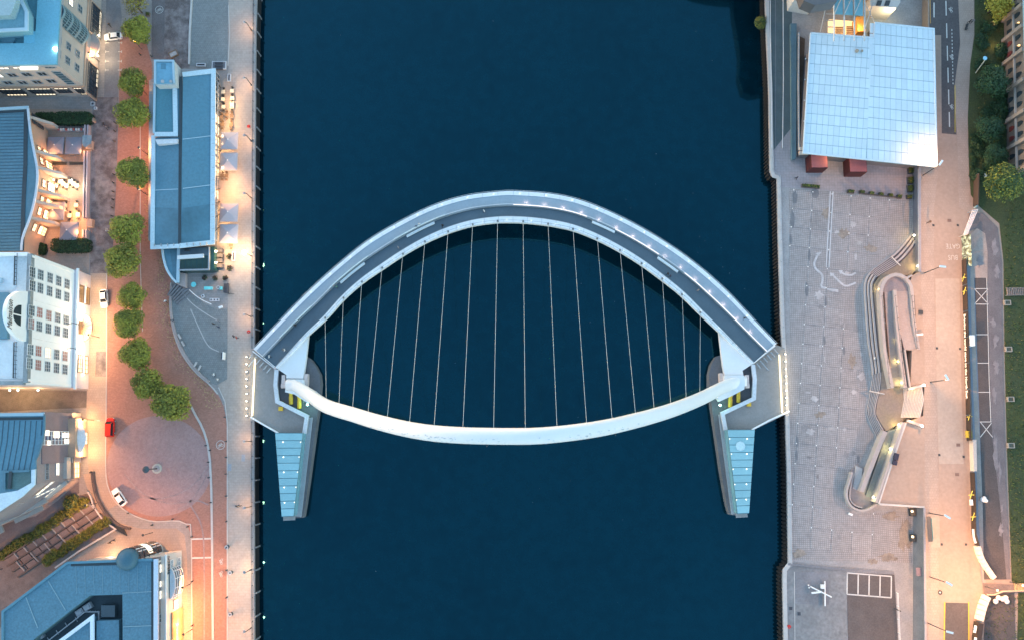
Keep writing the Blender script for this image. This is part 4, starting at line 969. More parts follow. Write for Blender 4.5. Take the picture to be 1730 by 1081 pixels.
rowy = [((58, 460), (72, 464.6), (87.8, 469.7), (102.4, 475), (116.4, 480)), ((58, 483), (71.5, 487), (87, 492), (101.8, 497), (116, 501.7)), ((57, 524.6), (70.4, 528), (85.7, 532.6), (100.7, 536.4), (115, 540.5)),
        ((56, 547.4), (69.5, 551), (85, 554.8), (99.9, 558.5), (114, 562)), ((54.7, 590), (68.3, 592.5), (84, 595.5), (99, 598.4), (113, 601)), ((53.5, 613), (67.8, 616), (83.6, 618.4), (98.7, 621), (112.9, 623.6))]
lits = {(2, 1): litpink, (2, 2): litpink, (3, 0): litpink, (4, 1): litpink, (4, 2): litwarm, (4, 4): litpink, (5, 1): litpink}
greyw = Mt('sash_glass', (0.10, 0.13, 0.15), 0.2, 0.2, 0.6, 0.15)
for r, row in enumerate(rowy):
    for c_, (x, y) in enumerate(row):
        a, h = WH.on(x, y); window(b3, WH, a, h, 2.35, 2.2, nx=3, ny=3, fm=Mt('sash_frame', (0.55, 0.58, 0.60), 0.5), pm=lits.get((r, c_), greyw), out=-.5 + .02, dep=.12)
for f in (.02, .98): slab(b3, WH, WH.L * f - .25, WH.L * f + .25, 6.8, 23.5, .12, 'pilaster', white, out=-.5)
for y in (513, 575):
    a, h = WH.on(88, y + 2); slab(b3, WH, a - .08, a + .08, 7, 22, .05, 'downpipe', Mt('pale_pipe', (0.7, 0.71, 0.72), 0.5), out=-.5)
# gable over the middle: round headed slab standing on the parapet line
a0, _ = WH.on(40, 488); a1, _ = WH.on(38, 574); am = (a0 + a1) / 2; hw = abs(a1 - a0) / 2; zb = zr - 1.2 - QZ
def arch_slab(b, W, am, hw, hb, rise, out, th, name, mat, inner=None, n=22):
    prof = [(-hw, 0)] + [(-hw * math.cos(PI * k / n), rise * math.sin(PI * k / n) ** .8) for k in range(n + 1)] + [(hw, 0)]
    m = MB(); f = [W.pt(am + x, hb + y, out) for x, y in prof]; g = [W.pt(am + x, hb + y, out + th) for x, y in prof]; N_ = len(f)
    m.add(f + g, [list(range(N_)), list(range(2 * N_ - 1, N_ - 1, -1))] + [[i, (i + 1) % N_, N_ + (i + 1) % N_, N_ + i] for i in range(N_)]); return m.obj(name, mat, b)
arch_slab(b3, WH, am, hw, zb, 8.3, -1.7, 0.8, 'gable', render_w)
al, hl = WH.on(35, 531)
for s, pm in ((-1, glassd), (1, glassd)):
    m = MB(); prof = [(0.15 * s, 0)] + [(s * (.15 + 2.1 * math.sin(PI / 2 * k / 8)), 2.7 * math.cos(PI / 2 * k / 8)) for k in range(9)]
    f = [WH.pt(al + x, hl - 1.6 + y, -.86) for x, y in prof]; m.add(f, [list(range(len(f)))]); m.obj('gable_window', pm, b3)
face_text(b3, WH, 'Malmaison', 24, 531, 2.3, steel_d, 0.0, shear=.35, out=-.82, extr=.03, sx=.62, label='dark script lettering on the gable')
for x in (65, 78, 30, 110): p = Wall(GS, GS + bx).pt(Wall(GS, GS + bx).on(x, 660)[0], 4.2, .5); MB().ball(p, .22, 8, 5).obj('wall_lamp', lampw, b3); point('alley_lamp', p + Vector((0, -1.2, -.3)), AMBER, 420, .2, b3)
# ground floor of the hotel: shopfronts, canopy and lanterns
for y, n in ((500, 4), (556, 3), (616, 4)):
    a, h = WH.on(146, y); wd = 4.2 if y != 556 else 3.2
    window(b3, WH, a, 4.2, wd, 1.8, nx=n, ny=2, fm=Mt('bronze_frame', (0.16, 0.10, 0.06), 0.5), pm=litwarm if y == 616 else Mt('brown_glass', (0.16, 0.10, 0.06), 0.3, emit=(.9, .5, .2), es=.04), out=.03, name='shop_window')
    window(b3, WH, a, 1.8, wd, 2.4, nx=n, ny=2, fm=MATS['bronze_frame'], pm=litwarm if y == 616 else MATS['brown_glass'], out=.03, name='shop_window')
    slab(b3, WH, a - wd / 2, a + wd / 2, 3.05, 3.3, .5, 'shop_sill', white)
a, h = WH.on(150, 556)
c = WH.pt(a, 3.3, 0)
MB().prism([xy(c + WH.n * (2.4 * math.cos(t)) + WH.d * (3.4 * math.sin(t))) for t in [PI * k / 16 - PI / 2 for k in range(17)]], QZ + 3.3, QZ + 3.45).obj('canopy_glass', Mt('canopy_glass', (.5, .42, .33), .3), b3)
m = MB(); m.path([c + WH.n * (2.4 * math.cos(t)) + WH.d * (3.4 * math.sin(t)) + Vector((0, 0, .1)) for t in [PI * k / 16 - PI / 2 for k in range(17)]], .1, 5)
for k in range(1, 16, 2): t = PI * k / 16 - PI / 2; m.tube(c + Vector((0, 0, .18)), c + WH.n * (2.4 * math.cos(t)) + WH.d * (3.4 * math.sin(t)) + Vector((0, 0, .18)), .04, n=4)
m.obj('canopy_frame', frame_d, b3)
floodw = glow('flood_warm', (1.0, 0.88, 0.68), 3.0)
for x, y in ((131.5, 527), (130.5, 585)):
    a, h = WH.on(x, y); p = WH.pt(a, h, 1.0); MB().ball(p, .5, 10, 7, sy=2.2).obj('flood_lantern', floodw, b3)
    MB().tube(WH.pt(a, h, 0), p, .08, n=5).obj('lantern_arm', frame_d, b3)
    point('flood_lantern', p + WH.n * 1.4 - Vector((0, 0, .6)), WARM, 1100, .35, b3)
for y in (535, 577): 
    a, h = WH.on(118, y + 12); MB().path([WH.pt(a, 9, -.4), WH.pt(a, 9.6, 1.2), WH.pt(a + .4, 9.3, 2.4)], .09, 5).obj('flagpole', frame_d, b3)
for y in (490, 545, 566, 634):
    a, h = WH.on(152, y); point('shopfront_lamp', WH.pt(a, 2.6, 2.2), AMBER, 380, .25, b3); MB().ball(WH.pt(a, 2.9, .3), .16, 6, 4).obj('wall_lamp', lampw, b3)
a, h = WH.on(146, 482)

# ---- lower left building with vaulted entrance
zr = 20.6
b4 = thing('apartment_building', 'grey stone building with curving blue seamed roof and glazed stair strip by the red van', 'building', P(140, 740))
rf = [(-200, 700), (75.7, 699), (75.5, 726), (72, 746), (66, 765), (61, 776), (60, 792), (59, 818), (38, 838), (0, 863), (-200, 990)]
MB().prism(PL(rf, zr), zr - .4, zr).obj('roof', bluezinc, b4)
for pts, m_, wd in (([(-200, 702), (75.7, 699)], bluepale, .7), ([(75.7, 699), (75.5, 726), (72, 746), (66, 765), (61, 776)], bluezinc2, .3), ([(-200, 710), (74, 706)], gutter, .6)):
    MB().wall([P(x, y, zr) for x, y in pts], wd, .3 if m_ is not gutter else .08).obj('roof_edge' if m_ is not gutter else 'roof_gutter', m_, b4)
wt = Mt('white_terrace', (.52, .62, .68), .6, .08)
MB().prism(PL([(53, 793), (60, 792), (59, 818), (38, 838), (0, 863), (-200, 990), (-200, 955), (0, 833), (30, 828), (53, 815)], zr + .2), zr - .1, zr + .25).obj('roof_terrace', wt, b4)
MB().prism(PL([(9, 796), (51, 794.5), (52, 816), (30, 826), (9, 826)], zr + .05), zr, zr + .06).obj('roof_well', Mt('well_green', (.10, .17, .17), .8, .3, .4, .2), b4)
MB().wall([P(9, 826, zr + .06), P(9, 796, zr + .06), P(51, 794.5, zr + .06)], .5, .4).obj('well_parapet', bluezinc2, b4)
MB().box(P(18, 810, zr + .3), (.6, 3.6, .7)).obj('roof_duct', gutter, b4)
sm = MB()
for k in range(8):
    x = 6 + k * 9.3; sm.wall([P(x, 710, zr), P(x - 3, 745, zr), P(x - 12, 794, zr)] if x < 62 else [P(x, 710, zr), P(x - 1.5, 735, zr)], .12, .1)
for k in range(1, 8): x = 6 - k * 9.3; sm.wall([P(x, 711, zr), P(x - 12, 794, zr)], .12, .1)
sm.obj('standing_seam', seamd, b4, kind='stuff')
gE = [xy(P(134, 706)), xy(P(134, 810)), xy(P(96, 841)), xy(P(60, 866)), xy(P(0, 888)), xy(P(-200, 985)), xy(P(-200, 706))]
MB().prism(gE, QZ - .1, zr - .41).obj('wall', stone_g, b4)
WB = Wall(gE[0], gE[1])
# projecting entrance wing
wing = [xy(P(148, 707)), xy(P(148, 771)), xy(P(134, 771)), xy(P(134, 707))]
MB().prism(wing, QZ - .1, QZ + 5.4).obj('entrance_wing', stone_o, b4)
WW = Wall(wing[0], wing[1])
s0, _ = WB.on(100, 728); s1, _ = WB.on(100, 751)
window(b4, WB, (s0 + s1) / 2, 9.5, abs(s1 - s0), 13.5, nx=3, ny=10, fm=white, pm=Mt('stair_glass', (.10, .10, .16), .2, .3, .6), out=.2, dep=.3, name='stair_window')
for x, y, w_, h in ((92, 734, 1.4, 2.2), (107, 735, 1.1, 2.6), (113, 735, .9, 2.4), (76, 731, 1.2, 1.6), (126, 734, 2.0, 1.6), (110, 745, 1.0, 2.2), (79, 748, 1.0, 1.2), (126, 746, 1.8, 1.4)):
    a, h_ = WB.on(x, y); slab(b4, WB, a - w_ / 2, a + w_ / 2, h_ - h / 2, h_ + h / 2, .1, 'lit_pane', litwin, out=.42)
for y in (716, 762): a, h = WB.on(100, y); slab(b4, WB, a - 2.6, a + 2.6, 4.2, 15.5, .25, 'stone_panel', Mt('mauve_stone', (.2, .16, .18), .85, .12, .5, .15))
for y in (716, 762):
    a, h = WB.on(125, y); slab(b4, WB, a - 2.6, a + 2.6, 0.2, 4.1, .5, 'ribbed_panel', Mt('ribbed_stone', (.38, .34, .33), .85, .1))
# vaulted white canopy over the door
a, h = WW.on(148, 740); m = MB(); n = 10
for e in (0, 1):
    for k in range(n + 1):
        t = k / n; y = (t - .5) * 6.4; z = 3.2 + 1.4 * math.cos(y / 3.4 * 1.2); m.v.append(WW.pt(a + y, z, -1.0 + e * (1.6 + 1.5 * math.sin(PI * t))))
m.f = [[k, k + 1, n + 2 + k, n + 1 + k] for k in range(n)]; m.mi = [0] * n
m.obj('entrance_canopy', Mt('canopy_white', (.72, .76, .80), .35, .05), b4, smooth=True)
window(b4, WW, a, 1.5, 3.0, 2.8, nx=3, ny=1, fm=frame_d, pm=litwarm, name='door', out=.03)
for y in (711, 765): point('entrance_lamp', WW.pt(WW.on(148, y)[0], 3.0, 1.2), AMBER, 900, .2, b4)
# two storeys of windows on the stretch south of the wing
for x, y, pm, w_, h in ((79, 788, glassd, 2.6, 1.2), (97, 790, litwin, 3.4, 1.5)): window_px(b4, WB, x, y, w_, h, nx=2, ny=2, fm=frame_g, pm=pm)
window_px(b4, WB, 79, 802, 2.0, 1.2, nx=2, ny=2, fm=frame_g, pm=glassd)
slab(b4, WB, WB.on(110, 772)[0], WB.on(110, 808)[0], 5.2, 6.8, .8, 'balcony_band', stone)
a, h = WB.on(126, 791); window(b4, WB, a, 1.7, 4.4, 2.3, nx=4, ny=2, fm=Mt('amber_frame', (.45, .25, .08), .5), pm=litwarm, name='shop_window', out=.3)
slab(b4, WB, WB.on(126, 772)[0], WB.on(126, 808)[0], 3.2, 3.7, .7, 'shop_fascia', stone_o)
WD = Wall(gE[1], gE[2]); WD2 = Wall(gE[2], gE[4])
for W_, px, lst in ((WD, 0, ((75, 824, 1), (100, 822, 0), (90, 828, 1))), (WD2, 0, ((58, 834, 1), (76, 831, 1), (20, 857, 1), (38, 857, 1), (5, 882, 1)))):
    for x, y, lit in lst:
        a, h = W_.on(x, y)
        if 0 < h < 16: window(b4, W_, a, h, 4.6, 1.5, nx=4, ny=1, fm=frame_g, pm=litwin if lit else glassd)
slab(b4, WD2, -1, 40, 5.6, 6.3, 1.0, 'balcony_band', stone); slab(b4, WD, 0, WD.L, 5.6, 6.2, .8, 'balcony_band', stone)
slab(b4, WD2, 12, 22, 2.8, 3.3, 2.2, 'porch_roof', stone); slab(b4, WD2, 2, 9, 2.8, 3.2, 1.6, 'porch_roof', stone)

# ---- bottom left building with courtyard roof
zr = 16.0
b5 = thing('corner_building', 'large building with blue felt roof around a sunken court and a domed stair tower', 'building', P(308, 950))
rf = [(114.5, 949.5), (262, 944), (262, 1200), (4, 1200), (5, 1032)]
well = [(152.5, 1005), (207, 1003.5), (208, 1200), (2, 1200), (60, 1077)]
ri = [P(x, y, zr) for x, y in rf]; wi = [P(x, y, zr) for x, y in well]
roofm = MB()
for q in ([(114.5, 949.5), (262, 944), (262, 1004), (207, 1003.5), (152.5, 1005)], [(262, 1004), (262, 1200), (208, 1200), (207, 1003.5)], [(114.5, 949.5), (152.5, 1005), (60, 1077), (2, 1200), (-60, 1200), (4, 1200), (5, 1032)]):
    roofm.prism(PL(q, zr), zr - .5, zr)
roofm.obj('roof', bluefelt, b5)
for pts, wd, h, m_ in (([(5, 1200), (5.5, 1032), (114.5, 949.8), (258, 944.3)], .5, .3, bluezinc), ([(264.5, 943.5), (264.5, 1200)], 0.9, .45, Mt('lilac_edge', (.50, .58, .70), .5, .05)), ([(257.5, 948), (257.5, 1200)], 0.5, .06, gutter),
                       ([(120, 953), (200, 951)], .7, .05, gutter)):
    MB().wall([P(x, y, zr + .002) for x, y in pts], wd, h).obj('roof_edge' if m_ is not gutter else 'roof_gutter', m_, b5)
sm = MB()
for k in range(9): sm.wall([P(128 + k * 15, 954, zr), P(130 + k * 14.6, 1002, zr)], .06, .05)
for pts in ([(207, 1001), (256, 998.5)], [(82, 981), (111, 1030)], [(208, 1058), (256, 1056)], [(44, 1008), (64, 1060)]): sm.wall([P(x, y, zr) for x, y in pts], .16, .1)
sm.obj('roof_joint', Mt('pale_joint', (.2, .32, .38), .7), b5, kind='stuff')
zc = zr - 3.2
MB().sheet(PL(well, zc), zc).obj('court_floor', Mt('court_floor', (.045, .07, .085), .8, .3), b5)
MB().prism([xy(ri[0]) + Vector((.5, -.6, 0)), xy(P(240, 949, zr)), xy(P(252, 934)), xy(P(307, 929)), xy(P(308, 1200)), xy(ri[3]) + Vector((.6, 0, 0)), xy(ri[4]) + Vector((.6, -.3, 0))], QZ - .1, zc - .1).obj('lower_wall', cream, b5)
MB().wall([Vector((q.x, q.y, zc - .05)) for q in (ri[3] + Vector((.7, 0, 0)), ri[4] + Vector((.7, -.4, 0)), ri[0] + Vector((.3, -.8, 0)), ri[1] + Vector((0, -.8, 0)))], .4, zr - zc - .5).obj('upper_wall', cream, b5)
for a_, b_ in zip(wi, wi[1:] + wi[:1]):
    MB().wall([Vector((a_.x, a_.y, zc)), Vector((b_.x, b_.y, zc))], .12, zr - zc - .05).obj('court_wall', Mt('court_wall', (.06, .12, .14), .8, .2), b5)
MB().prism(PL([(163, 1048), (201, 1047), (202, 1200), (163, 1200)], zr - 1.2), zc, zr - 1.2).obj('inner_roof', bluefelt, b5)
MB().prism(PL([(170, 1022), (193, 1022), (193, 1042), (170, 1042)], zr - 1.6), zc, zr - 1.8).obj('plant_box', Mt('plant_dark', (.06, .09, .11), .7, .2), b5)
MB().prism(PL([(157, 1042), (157.5, 1200), (40, 1200), (100, 1086)], zr - .8), zc, zr - .9).obj('inner_roof', bluefelt, b5)
MB().wall([P(100, 1084, zr - .9), P(157, 1041.5, zr - .9), P(158, 1200, zr - .9)], .75, .5).obj('inner_parapet', Mt('bright_parapet', (.62, .70, .80), .5, .04), b5)
q = MB(); pth = [P(70, 1092, zc), P(148, 1031, zc), P(171, 1031, zc), P(171, 1045, zc)]
for u in (.6, 1.2): q.path([p + Vector((0, 0, u)) for p in pth], .08, 4)
for a_, b_ in zip(pth, pth[1:]):
    for k in range(5): p = a_.lerp(b_, k / 5); q.tube(p, p + Vector((0, 0, 1.2)), .07, n=4)
for x, y in ((80, 1076), (95, 1064), (110, 1051), (127, 1042)): q.tube(P(x, y, zc + .1), P(x + 4, y + 7, zc + .1), .1, n=4)
q.obj('court_railing', steel, b5)
for x, y in ((138, 1032), (151, 1023), (70, 1073)):
    m = MB(); c = P(x, y, zc); m.box(c + Vector((0, 0, .5)), (1.7, 1.3, 1.0), .6); m.box(c + Vector((0, 0, 1.1)), (1.2, .9, .2), .6); m.obj('air_unit', frame_g, b5)
# east facade: stone band, then white wall with windows
W5 = Wall(xy(P(308, 929)), xy(P(308, 1100)))
GE = [xy(P(308, 929)), xy(P(308, 1200))]
up_e = Wall(xy(P(301, 929)), xy(P(301, 1200)))
MB().prism([xy(P(302, 929)), xy(P(302, 1200)), xy(P(250, 1200)), xy(P(250, 934)), xy(P(112, 953)), xy(P(112, 940))][:2] + [xy(P(280, 1200)), xy(P(280, 932))], zc - .2, zr - 1.0).obj('upper_wall', Mt('brown_band', (.20, .165, .17), .8, .15), b5)
W6 = Wall(xy(P(302, 929)), xy(P(302, 1200)))
for y, pm in ((957, litwin), (983, litwin), (1001, litwin), (1040, glassd)):
    a, h = W6.on(277.5, y); window(b5, W6, a, zr - 1.0 - QZ - 2.0, 1.9 if y != 983 else 1.4, 1.5, nx=2, ny=1, fm=frame_g, pm=pm)
slab(b5, W5, -.3, 90, 9.0, 9.5, .35, 'cornice', white)
for x, y, w_, h in ((289.5, 952, 1.9, 1.3), (302, 948, 1.9, 1.5)): window_px(b5, W5, x, y, w_, h, nx=2, ny=2, fm=white, pm=greyw)
a, h = W5.on(293, 983); prof = [W5.pt(a + 3.3 * math.sin(t), 0, .05 + 1.1 * math.cos(t)) for t in [PI * k / 10 - PI / 2 for k in range(11)]]
bw = MB().prism([xy(p) for p in prof], QZ + 2.2, QZ + 6.6).obj('bow_window', greyw, b5)
m = MB()
for z in (2.2, 3.3, 4.4, 5.5, 6.6): m.wall([Vector((p.x, p.y, QZ + z)) + W5.n * .05 for p in prof], .14, .15)
for p in prof[::2]: m.box((p.x + .06, p.y, QZ + 4.4), (.14, .14, 4.4))
m.obj('bow_frame', white, bw)
MB().prism([xy(p + W5.n * .1) for p in prof], QZ + 6.75, QZ + 7.2).obj('bow_roof', Mt('pale_zinc', (.42, .52, .62), .5, .06), bw)
face_text(b5, W5, 'Sabatini', 284.3, 954, 1.6, steel_d, 0.0, out=.1, extr=.04, sx=.8, bold=.01, label='dark script name on the cream wall')
for y, lit in ((1019, litwin), (1066, litwarm), (1081, litwarm)): window_px(b5, W5, 297 if y < 1050 else 300, y, 2.0, 2.6, nx=2, ny=2, fm=stone_o, pm=lit)
a, h = W5.on(300, 1060); slab(b5, W5, a - 4, a + 8, 0.1, 6.0, .3, 'shop_front', Mt('amber_front', (.5, .30, .14), .7))
for y in (1020, 1048, 1078): point('wall_lamp', W5.pt(W5.on(308, y)[0], 3.6, 1.5), ORANGE, 900, .25, b5); MB().ball(W5.pt(W5.on(308, y)[0], 3.8, .4), .2, 6, 4).obj('wall_lamp', lampo, b5)
# stair tower with domed top on the north side
tc_ = P(216, 944, zr); rr = 2.3
tw = MB(); tw.disc((tc_.x, tc_.y, QZ), rr - .15, 24, zr + 0.2); tower = tw.obj('stair_tower', cream, b5)
m = MB()
for k in range(16):
    t = PI * k / 15 - .2
    for j in range(5): 
        m.m = 0 if (j == 2 and 2 < k < 9) else (2 if k % 5 == 0 else 1)
        c = Vector((tc_.x + rr * math.cos(t), tc_.y + rr * math.sin(t), QZ + 2.0 + j * 2.3)); m.box(c, (.12, 1.0, 1.8), t)
m.obj('tower_glazing', [litwin, glassd, white], tower)
MB().ball((tc_.x, tc_.y, zr + .1), 2.38, 20, 10, sz=.75).obj('dome', Mt('dome_blue', (.045, .12, .17), .5, .1), b5, smooth=True)
point('tower_lamp', P(262, 931, QZ + 2.5), WARM, 1000, .3, b5); point('tower_lamp', P(188, 940, QZ + 2), WARM, 500, .3, b5)
MB().ball(P(262, 931, QZ + 2.2), .3, 8, 5).obj('wall_lamp', lampw, b5)

# ---- riverside bar with two long blue roofs
b6 = thing('riverside_bar', 'long low riverside bar with two parallel blue roofs and pale white edges', 'building', P(310, 270))
E_ = [(307.5, 127), (362.5, 120), (362, 260), (360.5, 412.5), (304, 417.5)]
ze = 7.2
def sloped(pts_z, th, name, mat): 
    m = MB(); n = len(pts_z); top = [P(x, y, z) for x, y, z in pts_z]; bot = [p - Vector((0, 0, th)) for p in top]
    fs = [list(range(n)), list(range(2 * n - 1, n - 1, -1))] + [[i, (i + 1) % n, n + (i + 1) % n, n + i] for i in range(n)]
    m.add(top + bot, fs); return m.obj(name, mat, b6)
sloped([(309, 129, 8.3), (309, 130, 8.3), (305, 416, 8.3), (360.5, 412.5, 7.2), (362.5, 120, 7.2)], .5, 'east_roof', bluezinc)
sloped([(258, 233, 7.4), (303, 233, 8.2), (302, 417.5, 8.2), (256.5, 420, 7.4)], .5, 'west_roof', bluezinc)
sloped([(262.5, 144, 7.9), (296, 143, 7.9), (297, 226, 7.9), (261, 226, 7.9)], .5, 'north_roof', Mt('teal_zinc', (.075, .22, .28), .6, .08))
def edgebar(pts, wd, h, mat, name='white_verge'): return MB().wall([P(x, y, z) for x, y, z in pts], wd, h).obj(name, mat, b6)
vg = Mt('verge_metal', (.50, .62, .68), .45, .05)
edgebar([(309, 127, 8.3), (361, 121, 7.3), (359.5, 410, 7.25), (304.5, 416, 8.3)], 1.15, .25, vg)
edgebar([(259.5, 230, 7.5), (258, 418.5, 7.5), (304, 416.2, 8.25)], 1.0, .25, vg)
edgebar([(296, 143, 8), (297.5, 228, 8), (262, 228, 8)], 1.1, .35, vg)
edgebar([(262, 142, 8), (260.5, 226, 8)], .5, .3, bluepale)
edgebar([(305.5, 130, 8.3), (303.5, 414, 8.3)], .7, .08, gutter, 'valley_gutter')
edgebar([(303, 143, 7.9), (304, 228, 7.9)], .8, .2, bluezinc, 'lead_flashing')
jm = MB()
for k in range(14):
    y = 140 + k * 20.6; jm.wall([P(357.5, y, 7.52), P(362.5, y - .5, 7.52)], .08, .02)
for k in range(9): jm.wall([P(262 + k * 11, 417.3 - k * .3, 7.95), P(262 + k * 11, 413 - k * .3, 7.95)], .08, .6)
jm.obj('verge_joint', frame_g, b6, kind='stuff')
for a_, b_ in (((309, 236, 8.22), (358, 230, 7.3)), ((309, 319, 8.3), (357, 313, 7.3)), ((260, 322, 7.5), (301, 320, 8.1))): edgebar([a_, b_], .18, .1, bluepale, 'roof_joint')
sloped([(309, 352, 8.315), (304.5, 412, 8.315), (357.5, 408, 7.3), (358.5, 345, 7.3)], .02, 'wet_patch', Mt('wet_zinc', (.075, .18, .24), .35, .35, .12, .1))
sloped([(260.5, 351, 7.52), (259.5, 414, 7.52), (300.5, 412, 8.18), (301, 352, 8.18)], .02, 'wet_patch', MATS['wet_zinc'])
MB().prism(PL([(264, 238), (302, 237), (302, 244), (268, 246)], 8.2), 7.0, 8.9).obj('roof_light', Mt('roof_light', (.62, .62, .64), .5, .05), b6)
# taller north block
MB().prism(PL([(262.5, 103.5), (294, 103.5), (296, 143), (262, 143.5)], 10.5), QZ - .1, 10.2).obj('north_block', Mt('pale_wall', (.5, .52, .52), .8, .08), b6)
MB().prism(PL([(264, 106), (292.5, 106), (294, 141), (263.5, 142)], 10.5), 10.2, 10.45).obj('block_roof', cyanroof, b6)
MB().wall([P(263, 143, 10.3), P(263, 104.5, 10.3), P(293.5, 104.5, 10.3), P(295, 142, 10.3)], .45, .5).obj('block_parapet', bluepale, b6)
for x, r in ((274.5, .42), (288.5, .38)): MB().tube(P(x, 138, 10.4), P(x, 138, 11.2), r, n=12).obj('roof_vent', frame_g, b6)
MB().prism(PL([(272, 108), (280, 108), (280, 117), (272, 117)], 10.5), 10.44, 10.55).obj('roof_hatch', bluezinc, b6)
# walls
MB().prism([xy(P(262, 146)), xy(P(318, 127)), xy(P(371, 128)), xy(P(368, 408)), xy(P(261, 412))], QZ - .1, 6.6).obj('wall', Mt('bar_wall', (.34, .33, .33), .7, .1), b6)
WR_ = Wall(xy(P(371.2, 128)), xy(P(368.2, 408)))
for k in range(13):
    a = 1.5 + k * 2.75
    window(b6, WR_, a, 1.7, 2.4, 2.9, nx=2, ny=2, fm=frame_g, pm=litwarm if k in (4, 5, 6, 7, 8, 9, 11) else glassd, name='glass_door', out=.03)
for k in range(12):
    y = 138 + k * 23; a_ = P(363.5, y, 7.1); b_ = P(373.5 - k * .2, y + 11 - k * 1.7, 3.3); o = MB().tube(a_, b_, .11, n=6).obj('raking_post', steel_d, b6)
edgebar([(368.5, 140, 5.4), (366, 408, 5.4)], .22, .3, steel, 'eaves_beam')
# south glass extension and curved west wing
ext = [(301, 420), (362, 416), (361.5, 455), (351, 457), (306, 458)]
MB().prism(PL(ext, 6.2), QZ, 5.9).obj('conservatory', glassg, b6)
MB().sheet(PL([(302, 420.5), (354, 417.5), (354, 432), (302, 433)], 5.95), 5.95).obj('roof_pane', Mt('roof_dark', (.08, .12, .15), .3, .25), b6)
for k in range(5): MB().sheet(PL([(304.5 + k * 9.6, 437.5), (312.5 + k * 9.6, 437.3), (312.5 + k * 9.6, 453.8), (304.5 + k * 9.6, 454)], 5.95), 5.95).obj('roof_pane', Mt('conservatory_pane', (.02, .055, .05), .15, .3, .4, .2), b6)
edgebar([(301, 436, 5.96), (345, 433, 5.96)], .9, .55, white, 'roof_beam')
edgebar([(354, 418, 5.9), (353.5, 456, 5.9), (303, 457, 5.9)], .35, .4, frame_g, 'roof_frame')
for x, y in ((314, 423), (318, 423)): MB().box(P(x, y, 6.1), (.5, .5, .3)).obj('roof_vent', steel_d, b6)
cw = curve2([(275, 421), (277, 436), (282, 454), (290, 468), (299, 478)], 14)
MB().prism(PL(cw + [(300, 420)], 6.0), QZ - .1, 5.8).obj('curved_wing', bluezinc, b6)
MB().wall([P(x, y, 5.8) for x, y in cw], .45, .5).obj('curved_parapet', vg, b6)
MB().prism(PL([(287, 421), (299, 421), (298, 474), (292, 462)], 5.9), 5.81, 5.86).obj('wing_roof', bluezinc2, b6)
MB().wall([P(302.5, 420, 5.8), (P(301, 478, 5.8))], .7, .35).obj('wing_verge', bluepale, b6)
MB().prism(PL([(304, 462), (317, 464), (317, 488), (302, 482)], QZ), QZ, QZ + 1.2).obj('brick_plinth', Mt('pale_brick', (.45, .36, .34), .85, .1), b6)
for k in range(4):
    y = 424 + k * 8.6; MB().box(P(371.5, y, QZ + .6), (1.6, 1.0, 1.2)).obj('booth', Mt('booth_dark', (.09, .085, .10), .7), b6)
for y in (425, 444): MB().ball(P(364.5, y, QZ + 3.0), .3, 8, 5).obj('wall_lamp', lampo, b6); point('bar_lamp', P(368, y, QZ + 3.0), AMBER, 500, .25, b6)
for k in range(7): MB().wall([P(284 + k * 5, 500 - k * 1.5, QZ + .05), P(294 + k * 4.6, 481 + k * 1.3, QZ + .05)], .5, .16 + k * .03).obj('terrace_step', conc_d, b6)
sl_ = [(287, 486), (296, 478), (330, 496), (303, 517), (290, 516)]
for k in range(7):
    f0, f1 = k / 7, (k + .62) / 7
    L0, L1 = Vector((286, 497, 0)), Vector((302, 518, 0)); R0, R1 = Vector((299, 479, 0)), Vector((327, 497, 0))
    q = [L0.lerp(L1, f0), L0.lerp(L1, f1), R0.lerp(R1, f1), R0.lerp(R1, f0)]
    MB().prism([P(v.x, v.y) for v in q], QZ, QZ + .9 - k * .12).obj('step', conc_d, left_quay)

# ---- pavilion with white panelled roof
zr = 11.0
pav = thing('visitor_pavilion', 'low pavilion with a big white panelled roof on the right quay', 'building', P(1470, 170))
RC = [(1369.4, 57), (1475.7, 65), (1478.3, 39.5), (1577, 49.8), (1582.5, 283), (1356.5, 259)]
inset_ = [(1378, 72), (1570, 66), (1572, 268), (1366, 248)]
MB().prism(PL(inset_, zr), QZ - .1, zr - .55).obj('wall', Mt('pavilion_wall', (.12, .12, .14), .6, .15), pav)
MB().prism(PL(RC, zr), zr - .5, zr - .1).obj('roof_deck', Mt('roof_joint_blue', (.30, .42, .48), .6, .05), pav)
panm = Mt('roof_panel_white', (.60, .70, .76), .45, .05, .1, .03, rnd=.05)
bl0, br0, tl0, tr0 = [P(x, y, zr) for x, y in ((1357.5, 258), (1581.5, 281.5), (1370.5, 40), (1576, 50))]
tl0 = P(1371, 38.0, zr)
rcw = [(P(x, y, zr).x, P(x, y, zr).y) for x, y in RC]
nx, ny = 23, 13
for i in range(nx):
    def col(u):
        b = (1357.3 + 224.4 * u, 258.5 + 23.5 * u)
        t = (1369.6 + 224 * u, 57.3 + 16.8 * u) if u < .474 else (1371.5 + 205.5 * u, 28.3 + 21.7 * u)
        return b, t
    u0, u1 = (i + .03) / nx, (i + .97) / nx
    if u0 < .474 < u1: u1 = .470
    n_r = 12 if u0 < .474 else 13
    (b0, t0), (b1, t1) = col(u0), col(u1)
    for j in range(n_r):
        q = []
        for (b, t), f in (((b0, t0), j + .03), ((b1, t1), j + .03), ((b1, t1), j + .97), ((b0, t0), j + .97)):
            f /= n_r; q.append(P(b[0] + (t[0] - b[0]) * f, b[1] + (t[1] - b[1]) * f, zr))
        m = MB(); m.prism(q, zr - .1, zr - .05 + RND.uniform(0, .012)); m.obj('roof_panel', panm, pav)
